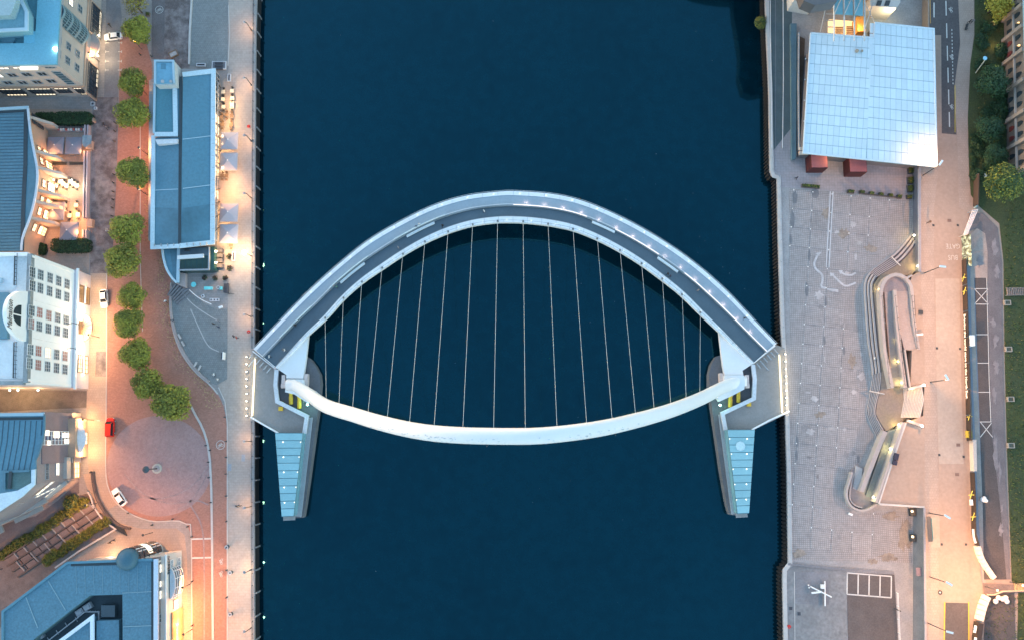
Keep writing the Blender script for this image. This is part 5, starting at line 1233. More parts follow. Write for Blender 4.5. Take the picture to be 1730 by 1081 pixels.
MB().wall([P(x, y, zr - .15) for x, y in ((1369.4, 57), (1356.8, 259), (1582, 282.6))], .35, .3).obj('roof_verge', Mt('verge_blue_white', (.6, .68, .74), .4, .04), pav)
MB().wall([P(x, y, zr - .15) for x, y in ((1582, 282.6), (1577, 50), (1478.3, 39.7), (1475.9, 65), (1369.4, 57))], .35, .3).obj('roof_verge', MATS['verge_blue_white'], pav)
for x, r in ((1448, .45), (1456.5, .3)): MB().tube(P(x, 86.5, zr - .1), P(x, 86.5, zr + .5), r, n=10).obj('roof_vent', Mt('tan_vent', (.3, .27, .22), .6), pav)
MB().box(P(1475.5, 56, 8), (.6, 2.6, 5)).obj('service_riser', frame_d, pav)
WPs = Wall(xy(P(1360, 248, 6)), xy(P(1575, 270, 6)))
for x in (1412, 1430): 
    p = P(x, 262, 5.0)
for k in range(5):
    y = 100 + k * 35; MB().tube(P(1361 - k * .9, y, QZ), P(1361 - k * .9, y, zr - .5), .18, n=8).obj('column', steel, pav)
for x, y in ((1357.5, 252), (1357.5, 259)): MB().box(P(x, y, 9.4), (2.2, .7, .5)).obj('roof_bracket', Mt('pale_bracket', (.6, .52, .46), .5), pav)
point('soffit_lamp', P(1412, 268, 8.5), AMBER, 420, .4, pav); point('soffit_lamp', P(1540, 272, 8.5), ORANGE, 300, .4, pav)
# red kiosks under the south edge
for (tx0, ty0, tx1, ty1), lb in (((1371, 252, 1397, 284), 'maroon box kiosk nearer the river under the pavilion roof edge'), ((1436, 255, 1463, 291), 'maroon box kiosk nearer the road under the pavilion roof edge')):
    k = thing('kiosk', lb, 'kiosk', P(tx0 - 10, ty1 + 8), 'maroon kiosks')
    c0, c1 = P(tx0, ty1, 7.0), P(tx1, ty0, 7.0)
    MB().prism([(c0.x, c0.y), (c1.x, c0.y), (c1.x, c1.y), (c0.x, c1.y)], QZ, 6.9).obj('cabin', redbox, k)
    MB().prism([(c0.x + .1, c0.y + .1), (c1.x - .1, c0.y + .1), (c1.x - .1, c1.y), (c0.x + .1, c1.y)], 6.92, 7.05).obj('roof', Mt('maroon_top', (.36, .12, .13), .7, .15, .5, .1), k)
# boat club deck west of the pavilion
wl_ = thing('quay_screen_wall', 'teal screen wall and planted trough along the west side of the pavilion', 'wall', P(1346, 200))
MB().prism(PL([(1336, 40), (1346, 40), (1345, 268), (1338, 270)], QZ + 1), QZ, QZ + 1.0).obj('plinth', Mt('teal_plinth', (.09, .16, .20), .7, .15), wl_)
MB().prism(PL([(1347, 60), (1360, 66), (1352, 254), (1347, 254)], QZ + .4), QZ, QZ + .4).obj('planting_bed', soil, wl_)
MB().wall([P(1346.5, 60, QZ), P(1346, 150, QZ), P(1347, 256, QZ)], .25, 1.6).obj('screen', frame_g, wl_)
for k in range(2): MB().path([P(1301 + k * 22, -10, QZ + 1.1), P(1303 + k * 20.5, 140, QZ + 1.1), P(1304 + k * 18, 250, QZ + 1.1)], .08, 5).obj('handrail', Mt('pale_rail2', (.6, .63, .66), .4), wl_)

# ---- concert hall edge at the top of the picture (most of it stands beyond the frame)
ch = thing('concert_hall', 'edge of a concert hall with teal glass front and lit stair beyond the white roof', 'building', P(1440, 20))
MB().prism(PL([(1398, 14), (1472, 18), (1472, -260), (1398, -260)], QZ), QZ, 20).obj('lobby', Mt('lobby_wall', (.30, .27, .22), .7, .1), ch)
gl0 = [P(1408, 22, 20), P(1460, 28, 20), P(1460, -200, 20), P(1408, -200, 20)]
WC = Wall(xy(P(1400, 56)), xy(P(1475, 62)))
MB().prism(PL([(1409, 66), (1460, 70), (1462, 26), (1409, 22)], QZ + 4), QZ, QZ + .8).obj('stair_base', Mt('stair_light', (.6, .5, .35), .7, emit=(1, .6, .25), es=.12), ch)
for k in range(6):
    MB().box(P(1418, 47 + k * 3, QZ + 1.0 + k * .18), (2.0, .25, .3)).obj('stair_tread', timber, ch); MB().box(P(1438, 46 + k * 3, QZ + 1.0 + k * .18), (2.4, .25, .3)).obj('stair_tread', timber, ch)
MB().box(P(1451, 46, QZ + 2.5), (2.0, 4, 3)).obj('lift_core', Mt('orange_core', (.6, .28, .06), .6), ch)
point('lobby_lamp', P(1430, 45, QZ + 5), AMBER, 500, .4, ch); point('lobby_lamp', P(1452, 46, QZ + 5), AMBER, 500, .4, ch)
for k in range(3): MB().prism(PL([(1410 + k * 17, -60), (1424 + k * 17, -60), (1424 + k * 17, 25 + k), (1410 + k * 17, 24 + k)], 14), 13.8, 14).obj('glass_pane', glasst, ch)
fm = MB()
for k in range(4): fm.tube(P(1409 + k * 17.2, 70, 13), P(1409 + k * 17.2, -60, 15), .2, n=6); 
for k in range(3): fm.tube(P(1410 + k * 17, 24, 14.3), P(1425 + k * 17, -10, 14.3), .13, n=5)
fm.obj('glass_frame', steel, ch)
st_ = MB()
for k in range(6): st_.tube(P(1396, 2 + k * 11, 9), P(1408, 2.5 + k * 11, 9), .12, n=5)
st_.path([P(1386, 55, 6), P(1399, -5, 10)], .12, 5); st_.path([P(1461, 50, 9), P(1475, 5, 9)], .12, 5); st_.path([P(1463, 10, 9), P(1478, 40, 9)], .12, 5)
st_.obj('escape_stair', steel, ch, kind='stuff')
MB().prism(PL([(1343, -1), (1378, 5), (1388, -3), (1390, -80), (1340, -80)], 9), QZ, 9).obj('plant_wing', Mt('pale_wing', (.6, .58, .56), .7, .1), ch)
MB().prism(PL([(1470, 10), (1515, 14), (1521, 5), (1521, -80), (1468, -80)], 9), QZ, 9).obj('north_wing', cream, ch)
for k in range(2): MB().prism(PL([(1480 + k * 14, 10), (1488 + k * 14, 10), (1491 + k * 14, 1), (1483 + k * 14, 1)], 9.2), 9.01, 9.15).obj('roof_slot', steel_d, ch)
point('yard_lamp', P(1505, 26, QZ + 5), (1, .9, .5), 700, .3, ch)
# its steel shell beyond the frame
m = MB(); n = 16; L_ = []
for j in range(9):
    t = j / 8
    for k in range(n + 1):
        a = PI * k / n; x = 68 + 26 * -math.cos(a) ; zz = QZ + 30 * (math.sin(a) ** .7) * (.62 + .38 * math.sin(PI * (t * .8 + .2))); m.v.append(Vector((x, 128 + t * 70, zz)))
for j in range(8):
    for k in range(n): b_ = j * (n + 1) + k; m.f.append([b_, b_ + 1, b_ + n + 2, b_ + n + 1]); m.mi.append(0)
m.f.append(list(range(n + 1))); m.mi.append(0)
MB().prism([Vector(q) for q in ((66.6, 98.5, 0), (69, 97.4, 0), (74, 98.4, 0), (76, 150, 0), (64.2, 150, 0), (64.9, 122, 0), (66.2, 110, 0), (65.6, 103, 0))], 22.5, 26).obj('reflection_lip', Mt('dark_shell', (.1, .1, .11), .5), ch)  # lip added out of view so its reflection darkens the river
m.obj('shell', Mt('dark_shell', (.1, .1, .11), .5), ch)

# ---- stone terrace of arches on the right edge
st0, st1 = P(1694, -40, RZ), P(1702, 300, RZ); WT = Wall(st0, st1, RZ); zt = 14.5
tb = thing('arcaded_terrace', 'old stone building with pilasters and arched windows above the shrubs at the right edge', 'building', (st0 + st1) / 2)
MB().prism([xy(st0), xy(st1), xy(st1) + Vector((14, 0, 0)), xy(st0) + Vector((14, 0, 0))], RZ - .2, zt).obj('wall', rough_st, tb)
MB().prism([xy(st0) - Vector((.5, 0, 0)), xy(st1) - Vector((.5, 0, 0)), xy(st1) + Vector((14, 0, 0)), xy(st0) + Vector((14, 0, 0))], zt + .01, zt + .5).obj('roof', bluepale, tb)
for y in (25, 60, 100, 150, 202, 250, 296):
    a, h = WT.on(1710, y); slab(tb, WT, a - .45, a + .45, 0, zt - RZ - .3, .8, 'pilaster', Mt('brown_sandstone', (.30, .25, .22), .85, .12))
for i, y in enumerate((10, 42, 80, 126, 176, 226, 274)):
    for dx, w_, hb in ((0, 1.3, 1.3), (0, 1.3, 4.6)):
        a, h = WT.on(1710, y)
        for s in (-1.3, 1.3):
            arch_slab(tb, WT, a + s, .62, hb, 2.0, .02, .12, 'arched_window', glassd if (i + hb) % 3 > .4 else Mt('reddish_blind', (.16, .03, .03), .8))
slab(tb, WT, 0, WT.L, 3.9, 4.2, .4, 'string_course', stone)
for y in (30, 70, 110): point('facade_lamp', WT.pt(WT.on(1710, y)[0], 1.5, 3.0), AMBER, 120, .3, tb)
MB().prism([xy(P(1704, 292, RZ)), xy(P(1730, 290, RZ)), xy(P(1745, 320, RZ)), xy(P(1716, 316, RZ))], RZ, RZ + 4).obj('round_corner', Mt('brown_stone', (.2, .13, .12), .8, .1), tb)
# ================================================================ THINGS
# ---- foliage
def leaf_mesh(name, n, fn, size, mats, seed):
    r = random.Random(seed); vs = []; fs = []; mi = []
    for i in range(n):
        p, nn, m = fn(r); nn = (nn + Vector((r.uniform(-.8, .8), r.uniform(-.8, .8), r.uniform(-.2, .8)))).normalized()
        a = nn.orthogonal().normalized(); b = nn.cross(a); t = r.random() * 6.28; a, b = a * math.cos(t) + b * math.sin(t), b * math.cos(t) - a * math.sin(t)
        s = size * r.uniform(.6, 1.3); k = len(vs)
        vs += [p - a * s * .5, p + b * s * .36, p + a * s * .5, p - b * s * .36]; fs.append([k, k + 1, k + 2, k + 3]); mi.append(m)
    me = bpy.data.meshes.new(name); me.from_pydata([tuple(v) for v in vs], [], fs)
    for m in mats: me.materials.append(m)
    me.polygons.foreach_set('material_index', mi); return me
def crown_fn(rx, rz, zc, lobes, yellow=.06, seed=0):
    rr = random.Random(seed); L = []
    for k in range(lobes):
        t = rr.uniform(0, 2 * PI); ph = math.acos(rr.uniform(-.25, 1)); q = rr.uniform(.52, .7)
        L.append((Vector((rx * q * math.sin(ph) * math.cos(t), rx * q * math.sin(ph) * math.sin(t), zc + rz * q * math.cos(ph))), rr.uniform(.34, .5) * rx, rr.random()))
    side = rr.uniform(0, 6.28)
    def f(r):
        if r.random() < .3:
            d = Vector((r.gauss(0, 1), r.gauss(0, 1), abs(r.gauss(0, 1)) * .9)).normalized(); q = r.uniform(.45, .92)
            p = Vector((d.x * rx * q, d.y * rx * q, zc + d.z * rz * q)); tone = r.random()
        else:
            c, rad, tone = r.choice(L); d = Vector((r.gauss(0, 1), r.gauss(0, 1), r.gauss(0.25, 1))).normalized(); p = c + d * rad * r.uniform(.7, 1.05); d = (d + Vector((0, 0, .3))).normalized()
        m = 0 if tone + r.gauss(0, .25) > .5 else 1
        if r.random() < yellow: m = 2
        return p, d, m
    return f
def trunk_mb(h, r0, spread, zc, seed):
    r = random.Random(seed); m = MB(); m.tube((0, 0, 0), (0, 0, h), r0, r0 * .7, 8)
    for k in range(6):
        t = k * 1.05 + r.random(); e = Vector((math.cos(t) * spread * .6, math.sin(t) * spread * .6, zc + r.uniform(-.3, 1.2))); b = Vector((0, 0, h * r.uniform(.75, 1)))
        md = b.lerp(e, .5) + Vector((0, 0, .4)); m.tube(b, md, r0 * .45, r0 * .3, 5); m.tube(md, e, r0 * .3, r0 * .1, 5)
    return m
def make_tree(name, rx, rz, zc, n, size, mats, seed, lobes=16, yellow=.06, part='crown'):
    t = thing(name, 'x', 'tree', (0, 0, 0)); trunk_mb(zc - rz * .4, .2, rx, zc, seed).obj('trunk', bark, t)
    o = bpy.data.objects.new(part, leaf_mesh(part, n, crown_fn(rx, rz, zc, lobes, yellow, seed), size, mats, seed)); C.objects.link(o); o.parent = t; ORG[o.name] = Vector(); return t
base = [make_tree('street_tree', 3.6, 2.9, 4.3, 5200, .42, [leaf1, leaf2, leaf3], 3 + k, yellow=(.03, .05, .08, .05)[k]) for k in range(4)]
TR = [(231, 50, 25, 'street tree beside the white car by the office block'), (226, 138, 25, 'street tree second down the row, left of the bar\'s north block'), (223, 193, 27, 'street tree left of the dark roof half of the bar'), (225, 291, 28, 'street tree beside the middle of the bar, above the open brick stretch'),
      (217, 388, 28, 'upper of two merged street trees beside the south end of the bar'), (213, 443, 30, 'lower of two merged street trees beside the dark square'), (220, 499, 22, 'small pale street tree right of the parked white saloon'), (216, 548, 26, 'street tree opposite the canopy of the white hotel'),
      (229, 597, 26, 'street tree facing the south end of the white hotel'), (252, 646, 27, 'left of the two trees above the turning circle'), (291, 680, 30, 'right of the two trees above the turning circle')]
for i, (x, y, r, lb) in enumerate(TR):
    g = P(x, y, QZ + 4.6); place(base[i % 4], (g.x, g.y, QZ), RND.uniform(0, 6), lb + ', round green crown', 'street trees along the brick road', r * .152 / 3.6 * Vector((1, 1, .92)))
yt = make_tree('street_tree', 3.2, 2.6, 4.2, 1500, .34, [leaf3, Mt('leaf_brown', (.16, .12, .06), .8, .2), leaf1], 31, yellow=.2)
g = P(226, 6, QZ + 4.6); place(yt, (g.x, g.y, QZ), 0, 'thin yellowish tree half out of the picture at the top edge', 'street trees along the brick road')
big = make_tree('hillside_tree', 5.2, 4.4, 5.4, 6000, .5, [Mt('leaf_deep', (.035, .075, .022), .7, .3, .5, .2), leaf2, leaf1], 51, 20)
g = P(1690, 312, RZ + 5); place(big, (g.x, g.y, RZ), 0, 'big dense green tree below the end of the arcaded stone building', 'trees on the east hillside')
yb = make_tree('hillside_tree', 3.6, 3.0, 4.0, 3000, .45, [leaf3, leaf1, leaf3], 52, 12, .4)
g = P(1684, 8, RZ + 4); place(yb, (g.x, g.y, RZ), 0, 'yellow green tree lit by a lamp at the top right', 'trees on the east hillside')
dk_ = make_tree('hillside_tree', 4.2, 3.4, 4.2, 3600, .45, [leafd, leafh, leafd], 53, 14, .02)
for x, y, s, lb in ((1676, 140, 1.0, 'dark tree right of the leaning path lamp'), (1672, 218, .85, 'dark tree halfway down the green slope by the arches'), (1684, 262, .75, 'dark tree just above the big dense tree')):
    g = P(x, y, RZ + 4); place(dk_, (g.x, g.y, RZ), s * 7, lb, 'trees on the east hillside', s)
# quay-wall bush and shrubs
def make_shrub(name, rx, rz, n, size, mats, seed, ry=None):
    t = thing(name, 'x', 'shrub', (0, 0, 0))
    o = bpy.data.objects.new('foliage', leaf_mesh('foliage', n, crown_fn(rx, rz, rz * .35, 9, .03, seed), size, mats, seed)); C.objects.link(o); o.parent = t; o.scale = (1, (ry or rx) / rx, 1); ORG[o.name] = Vector()
    MB().tube((0, 0, -.1), (0, 0, rz * .6), .09, .05, 5).obj('stem', bark, t); return t
wb = make_shrub('wall_bush', 1.9, 1.6, 1300, .35, [leafd, leaf2, leafd], 61)
g = P(1284, 42, 2.2); place(wb, g, 0, 'green bush growing out of the right quay wall over the water')
g = P(1289, 30, 2.2)
shr = [make_shrub('hillside_shrub', 1.7, 1.5, 900, .33, [leafh, leafd, leaf2], 62), make_shrub('hillside_shrub', 1.5, 1.2, 800, .33, [leafd, leafh, leafd], 63)]
r_ = random.Random(5); n_ = 0
for k in range(34):
    y = 20 + k * 8.4 + r_.uniform(-3, 3); x = 1650 + r_.uniform(0, 42) if y > 60 else 1662 + r_.uniform(0, 26)
    if y > 240: x = 1646 + r_.uniform(0, 40)
    place(shr[k % 2], P(x, y, RZ), r_.uniform(0, 6), nth(k, 34) + ' leafy shrub from the top on the green slope', 'shrubs on the east slope', r_.uniform(.6, 1.25))
for k in range(9): place(shr[k % 2], P(1641 + (k % 2) * 4, 232 + k * 8, RZ), k, nth(k, 9) + ' low shrub down the strip between the pink path and the slope', 'shrubs beside the pink path', .5)
# hedges
def hedge(pts_px, h, lb, seed):
    a, b = [P(x, y) for x, y in pts_px]; c = (a + b) / 2; sx, sy = abs(b.x - a.x) / 2, abs(b.y - a.y) / 2
    t = thing('hedge', lb, 'hedge', (c.x, c.y, QZ), 'clipped hedges of the restaurant court')
    def f(r):
        u, v, w_ = r.uniform(-1, 1), r.uniform(-1, 1), r.uniform(0, 1); k = r.choice((0, 0, 0, 1, 2))
        if k == 1: u = math.copysign(1, u)
        if k == 2: v = math.copysign(1, v)
        if k == 0: w_ = r.uniform(.93, 1.03)
        e = (abs(u) ** 4 + abs(v) ** 4) ** .25; e = max(1, e)
        return Vector((u / e * sx, v / e * sy, w_ * h + .12 * math.sin(u * 7 + seed) * math.cos(v * 3))), Vector((0, 0, 1)), 0 if r.random() < .6 else 1
    o = bpy.data.objects.new('foliage', leaf_mesh('foliage', int(900 + sx * sy * 60), f, .3, [leafh, leafd], seed)); C.objects.link(o); o.parent = t; ORG[o.name] = ORG[t.name]
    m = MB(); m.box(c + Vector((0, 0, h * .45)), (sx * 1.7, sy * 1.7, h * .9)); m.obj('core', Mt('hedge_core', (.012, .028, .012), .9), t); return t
hedge([(64, 194), (100, 215)], 1.6, 'left half of the hedge north of the grey parasols', 1); hedge([(98, 193), (159, 214)], 1.7, 'right half of the hedge north of the grey parasols', 2)
hedge([(93, 405), (156, 429)], 1.8, 'long dark hedge beside the north side of the white hotel', 3); hedge([(55, 413), (80, 432)], 1.7, 'short dark hedge block next to the hotel corner', 4)
# garden slope between the two lower left buildings
gd = thing('terraced_garden', 'sloping garden of paved terraces with low walls and shrubs between two blue roofed buildings', 'garden', P(110, 915))
gx, gy = Vector((-.835, .55, 0)), Vector((.55, .62, 0))
def gp(u, v, z=QZ): return P(158 + gx.x * u + gy.x * v, 846 + gx.y * u + gy.y * v, z)
slabg = [Mt('terrace_slab', (.22, .165, .15), .9, .2, .4, .2, rnd=.15)]
for row in range(3):
    for k in range(9):
        u0, v0 = 8 + k * 19, 2 + row * 15
        if row == 0 and k == 0: pass
        zz = QZ + .5 - row * .15
        MB().prism([gp(u0, v0), gp(u0 + 17, v0), gp(u0 + 17, v0 + 12), gp(u0, v0 + 12)], QZ, zz).obj('terrace_slab', slabg[0], gd)
for row in range(4): MB().wall([gp(4, row * 15 - .5), gp(182, row * 15 - .5)], .35, .8 - row * .12).obj('low_wall', Mt('garden_wall', (.13, .10, .09), .9, .2), gd)
for k in range(9): MB().wall([gp(6 + k * 19, 1), gp(6 + k * 19, 14)], .22, .75).obj('divider', conc, gd)
for k in range(6): MB().wall([gp(25 + k * 28, 17), gp(25 + k * 28, 43)], .22, .6).obj('divider', conc, gd)
MB().wall([P(150, 830), P(155, 838), P(160, 855), P(176, 878), (P(197, 893)), P(135, 930), P(95, 958)], .35, .6).obj('boundary_kerb', kerbm, gd)
sg = make_shrub('garden_shrub', 1.5, 1.1, 700, .32, [Mt('olive_leaf', (.07, .075, .02), .7, .3), leaf2, leaf3], 64)
for k in range(24): 
    u = 12 + k * 7.2; v = -9 + r_.uniform(-4, 3); q = gp(u, v)
    place(sg, q, r_.uniform(0, 6), nth(k, 24) + ' olive shrub from the right above the terraced garden', 'shrubs of the upper planted strip', r_.uniform(.6, 1.1))
for k in range(16):
    u = 4 + k * 8; v = 50 + r_.uniform(-4, 4); q = gp(u, v); place(sg, q, r_.uniform(0, 6), nth(k, 16) + ' shrub from the right, strip beside the blue felt roof', 'shrubs of the lower planted strip', r_.uniform(.55, 1.0))
cb_ = make_shrub('round_bush', 1.9, 1.9, 1100, .32, [leafd, leaf2, leafh], 65); place(cb_, P(124, 846), 0, 'round dark bush at the top end of the terraced garden')
gw = thing('garden_wall', 'dark curved low wall with railing west of the turning circle', 'wall', P(170, 850))
gp_ = [P(x, y) for x, y in curve2([(159, 796), (161, 815), (166, 838), (176, 858), (190, 876), (206, 888), (222, 892)], 22)]
MB().wall(gp_, .5, .9).obj('wall', Mt('dark_wall', (.12, .09, .085), .85, .2), gw)
MB().path([p + Vector((0, 0, 1.5)) for p in gp_], .06, 5).obj('handrail', steel_d, gw)
for p in gp_[::3]: MB().tube(p + Vector((0, 0, .9)), p + Vector((0, 0, 1.5)), .07, n=5).obj('post', steel_d, gw)
ps = MB()
for k in range(10):
    a = P(186 + k * 2.6, 879 + k * 1.5); ps.wall([a, a + Vector((.9, -1.6, 0))], .16, .5)
ps.obj('railing_bars', steel_d, gw, kind='stuff')

# ---- people: one continuous skinned body each
def person_mesh(kind, seed):
    J = {'p': (0, 0, .95), 'c': (0, 0, 1.25), 'n': (0, 0, 1.47), 'h': (0, 0.02, 1.60), 't': (0, 0.02, 1.72)}
    s = .22 if kind == 'walk' else .03
    if kind == 'sit':
        J = {'p': (0, 0, .5), 'c': (0, .03, .82), 'n': (0, .05, 1.05), 'h': (0, .07, 1.18), 't': (0, .07, 1.29)}
    legs = []
    for i, sx in enumerate((-1, 1)):
        f = s * (1 if i else -1)
        if kind == 'sit': J['k%d' % i] = (sx * .11, .42, .48); J['a%d' % i] = (sx * .11, .40, .08); J['f%d' % i] = (sx * .11, .56, .04)
        else: J['k%d' % i] = (sx * .1, f * .6 + .03, .5); J['a%d' % i] = (sx * .1, f, .08); J['f%d' % i] = (sx * .11, f + .15, .04)
        g = -f
        zz = J['c'][2]
        J['s%d' % i] = (sx * .19, 0, zz + .13); J['e%d' % i] = (sx * .25, g * .6 - .02, zz - .15); J['w%d' % i] = (sx * .24, g * .9 + .1, zz - .38)
    R_ = {'p': .15, 'c': .16, 'n': .065, 'h': .105, 't': .07, 'k0': .07, 'k1': .07, 'a0': .05, 'a1': .05, 'f0': .045, 'f1': .045, 's0': .075, 's1': .075, 'e0': .05, 'e1': .05, 'w0': .04, 'w1': .04}
    E = [('p', 'c'), ('c', 'n'), ('n', 'h'), ('h', 't')] + [q for i in '01' for q in (('p', 'k' + i), ('k' + i, 'a' + i), ('a' + i, 'f' + i), ('c', 's' + i), ('s' + i, 'e' + i), ('e' + i, 'w' + i))]
    ks = list(J); me = bpy.data.meshes.new('person_skeleton'); me.from_pydata([J[k] for k in ks], [(ks.index(a), ks.index(b)) for a, b in E], [])
    o = bpy.data.objects.new('tmp', me); C.objects.link(o)
    o.modifiers.new('s', 'SKIN'); o.modifiers.new('u', 'SUBSURF').levels = 1
    for i, k in enumerate(ks): me.skin_vertices[0].data[i].radius = (R_[k], R_[k] * (.75 if k in 'pc' else 1)); me.skin_vertices[0].data[i].use_root = k == 'p'
    dg = bpy.context.evaluated_depsgraph_get(); out = bpy.data.meshes.new_from_object(o.evaluated_get(dg)); bpy.data.objects.remove(o)
    out.name = 'person'
    return out
PM = {k: person_mesh(k, 1) for k in ('walk', 'stand', 'sit')}
skin = Mt('skin', (.45, .28, .2), .6); hair = {'dark': Mt('hair_dark', (.03, .02, .015), .7), 'fair': Mt('hair_fair', (.35, .24, .12), .7), 'grey': Mt('hair_grey', (.3, .3, .3), .7)}
cl = {'black': Mt('cloth_black', (.02, .02, .023), .9), 'navy': Mt('cloth_navy', (.03, .04, .08), .9), 'grey': Mt('cloth_grey', (.2, .2, .21), .9), 'white': Mt('cloth_white', (.7, .7, .7), .9), 'red': Mt('cloth_red', (.5, .05, .04), .9), 'green': Mt('cloth_green', (.06, .2, .17), .9), 'denim': Mt('cloth_denim', (.08, .11, .18), .9)}
PC = {}
def person(px, py, kind, top, legs, hr, lb, rz=None, z=QZ, group=None):
    k = (kind, top, legs, hr)
    if k not in PC:
        me = PM[kind].copy(); off = .0 if kind != 'sit' else -.42
        for m in (cl[legs], cl[top], skin, hair[hr], steel_d): me.materials.append(m)
        mi = []
        for p in me.polygons:
            c = p.center; zz = c.z - off
            if c.z < .1: v = 4
            elif zz > 1.47 + .14 or (zz > 1.5 and c.y < .0): v = 3
            elif zz > 1.45: v = 2
            elif zz > .93: v = 2 if (abs(c.x) > .2 and c.z < (.93 if kind != 'sit' else .5)) else 1
            else: v = 0
            if abs(c.x) > .2 and .8 < zz < .93: v = 2
            mi.append(v)
        me.polygons.foreach_set('material_index', mi); me.polygons.foreach_set('use_smooth', [True] * len(mi)); PC[k] = me
    o = bpy.data.objects.new('person', PC[k]); C.objects.link(o); o.location = P(px, py, z); o.rotation_euler = (0, 0, RND.uniform(0, 6.28) if rz is None else rz); o.scale = (1.12,) * 3
    setp(o, lb, 'person', group); return o
def dzp(px): return dz(px) + .28
person(704, 385, 'stand', 'navy', 'black', 'dark', 'person in navy standing at the long bench on the bridge footway', z=dzp(704)); person(709, 381, 'stand', 'white', 'denim', 'fair', 'person in white at the long bench on the bridge footway', z=dzp(709))
person(818, 359, 'walk', 'white', 'navy', 'fair', 'person in white walking near the crown of the bridge', z=dzp(818)); person(748, 383, 'walk', 'black', 'black', 'dark', 'person in black crossing the bridge footway right of the long bench', z=dzp(748))
person(674, 420, 'walk', 'grey', 'denim', 'grey', 'person in grey on the inner edge of the bridge footway', z=dzp(674)); person(570, 486, 'walk', 'green', 'black', 'dark', 'person in green on the western half of the bridge footway', z=dzp(570))
person(1127, 464, 'walk', 'black', 'black', 'dark', 'left person of the dark pair on the east half of the bridge', z=dzp(1127)); person(1131, 468, 'walk', 'navy', 'black', 'dark', 'right person of the dark pair on the east half of the bridge', z=dzp(1131))
person(1178, 492, 'walk', 'grey', 'denim', 'fair', 'person in grey nearing the east end of the bridge', z=dzp(1178)); person(1256, 538, 'walk', 'black', 'denim', 'dark', 'lone person on the cycle path at the east end of the bridge', z=dz(1256) + .06)
person(457, 603, 'walk', 'white', 'black', 'dark', 'person in white entering the west end of the bridge', z=dzp(457)); person(480, 591, 'walk', 'grey', 'black', 'dark', 'left of a pair at the west end of the bridge', z=dzp(480)); person(483, 592, 'walk', 'white', 'grey', 'fair', 'right of a pair at the west end of the bridge', z=dzp(483)); person(500, 550, 'walk', 'black', 'black', 'dark', 'person in black by the wind screen on the western deck', z=dzp(500))
for x, y, kd, tp, lg, hr, lb in ((403, 854, 'walk', 'black', 'black', 'dark', 'left person of a couple in black on the lower quay'), (406, 854, 'walk', 'grey', 'black', 'fair', 'right person of a couple on the lower quay'), (397, 569, 'walk', 'black', 'denim', 'dark', 'person on the quay left of the west landing'), (402, 571, 'walk', 'red', 'black', 'fair', 'person in red on the quay left of the west landing'),
    (363, 548, 'stand', 'black', 'black', 'dark', 'left person standing on the fan terrace'), (371, 553, 'stand', 'navy', 'black', 'dark', 'right person standing on the fan terrace'), (371, 543, 'stand', 'grey', 'denim', 'grey', 'upper person standing on the fan terrace'), (179, 213, 'walk', 'black', 'navy', 'dark', 'left person of a pair on the dark square'), (183, 218, 'walk', 'grey', 'black', 'dark', 'right person of a pair on the dark square'),
    (188, 46, 'walk', 'black', 'black', 'dark', 'person in black behind the white car by the office entrance'), (184, 391, 'walk', 'white', 'white', 'fair', 'person dressed in white on the dark square'), (189, 915, 'walk', 'black', 'black', 'dark', 'lower person walking by the domed tower'), (195, 911, 'walk', 'navy', 'black', 'dark', 'upper person walking by the domed tower'),
    (362, 632, 'sit', 'white', 'black', 'dark', 'upper person sitting on the end of the curved terrace wall'), (369, 640, 'sit', 'white', 'grey', 'fair', 'lower person sitting on the end of the curved terrace wall'), (158, 797, 'walk', 'black', 'grey', 'dark', 'person by the corner shop front south of the vaulted entrance'), (294, 542, 'walk', 'grey', 'navy', 'dark', 'person beside the curved terrace wall'), (282, 510, 'walk', 'white', 'black', 'fair', 'person beside the terrace steps'),
    (1344, 303, 'walk', 'navy', 'black', 'dark', 'person on the blue corner of the pavilion forecourt'), (1475, 605, 'sit', 'white', 'navy', 'dark', 'person in white sitting on the long stone bench steps')):
    z = QZ
    if kd == 'sit': z = QZ + .12 if x < 400 else QZ + .2
    person(x, y, kd, tp, lg, hr, lb, z=z)
person(1567, 377, 'walk', 'black', 'black', 'dark', 'person in black on the lit footway by the retaining wall', z=RZ); person(1635, 40, 'walk', 'black', 'black', 'dark', 'left person of a pair on the pink path', z=RZ); person(1640, 39, 'walk', 'grey', 'black', 'dark', 'right person of a pair on the pink path', z=RZ)

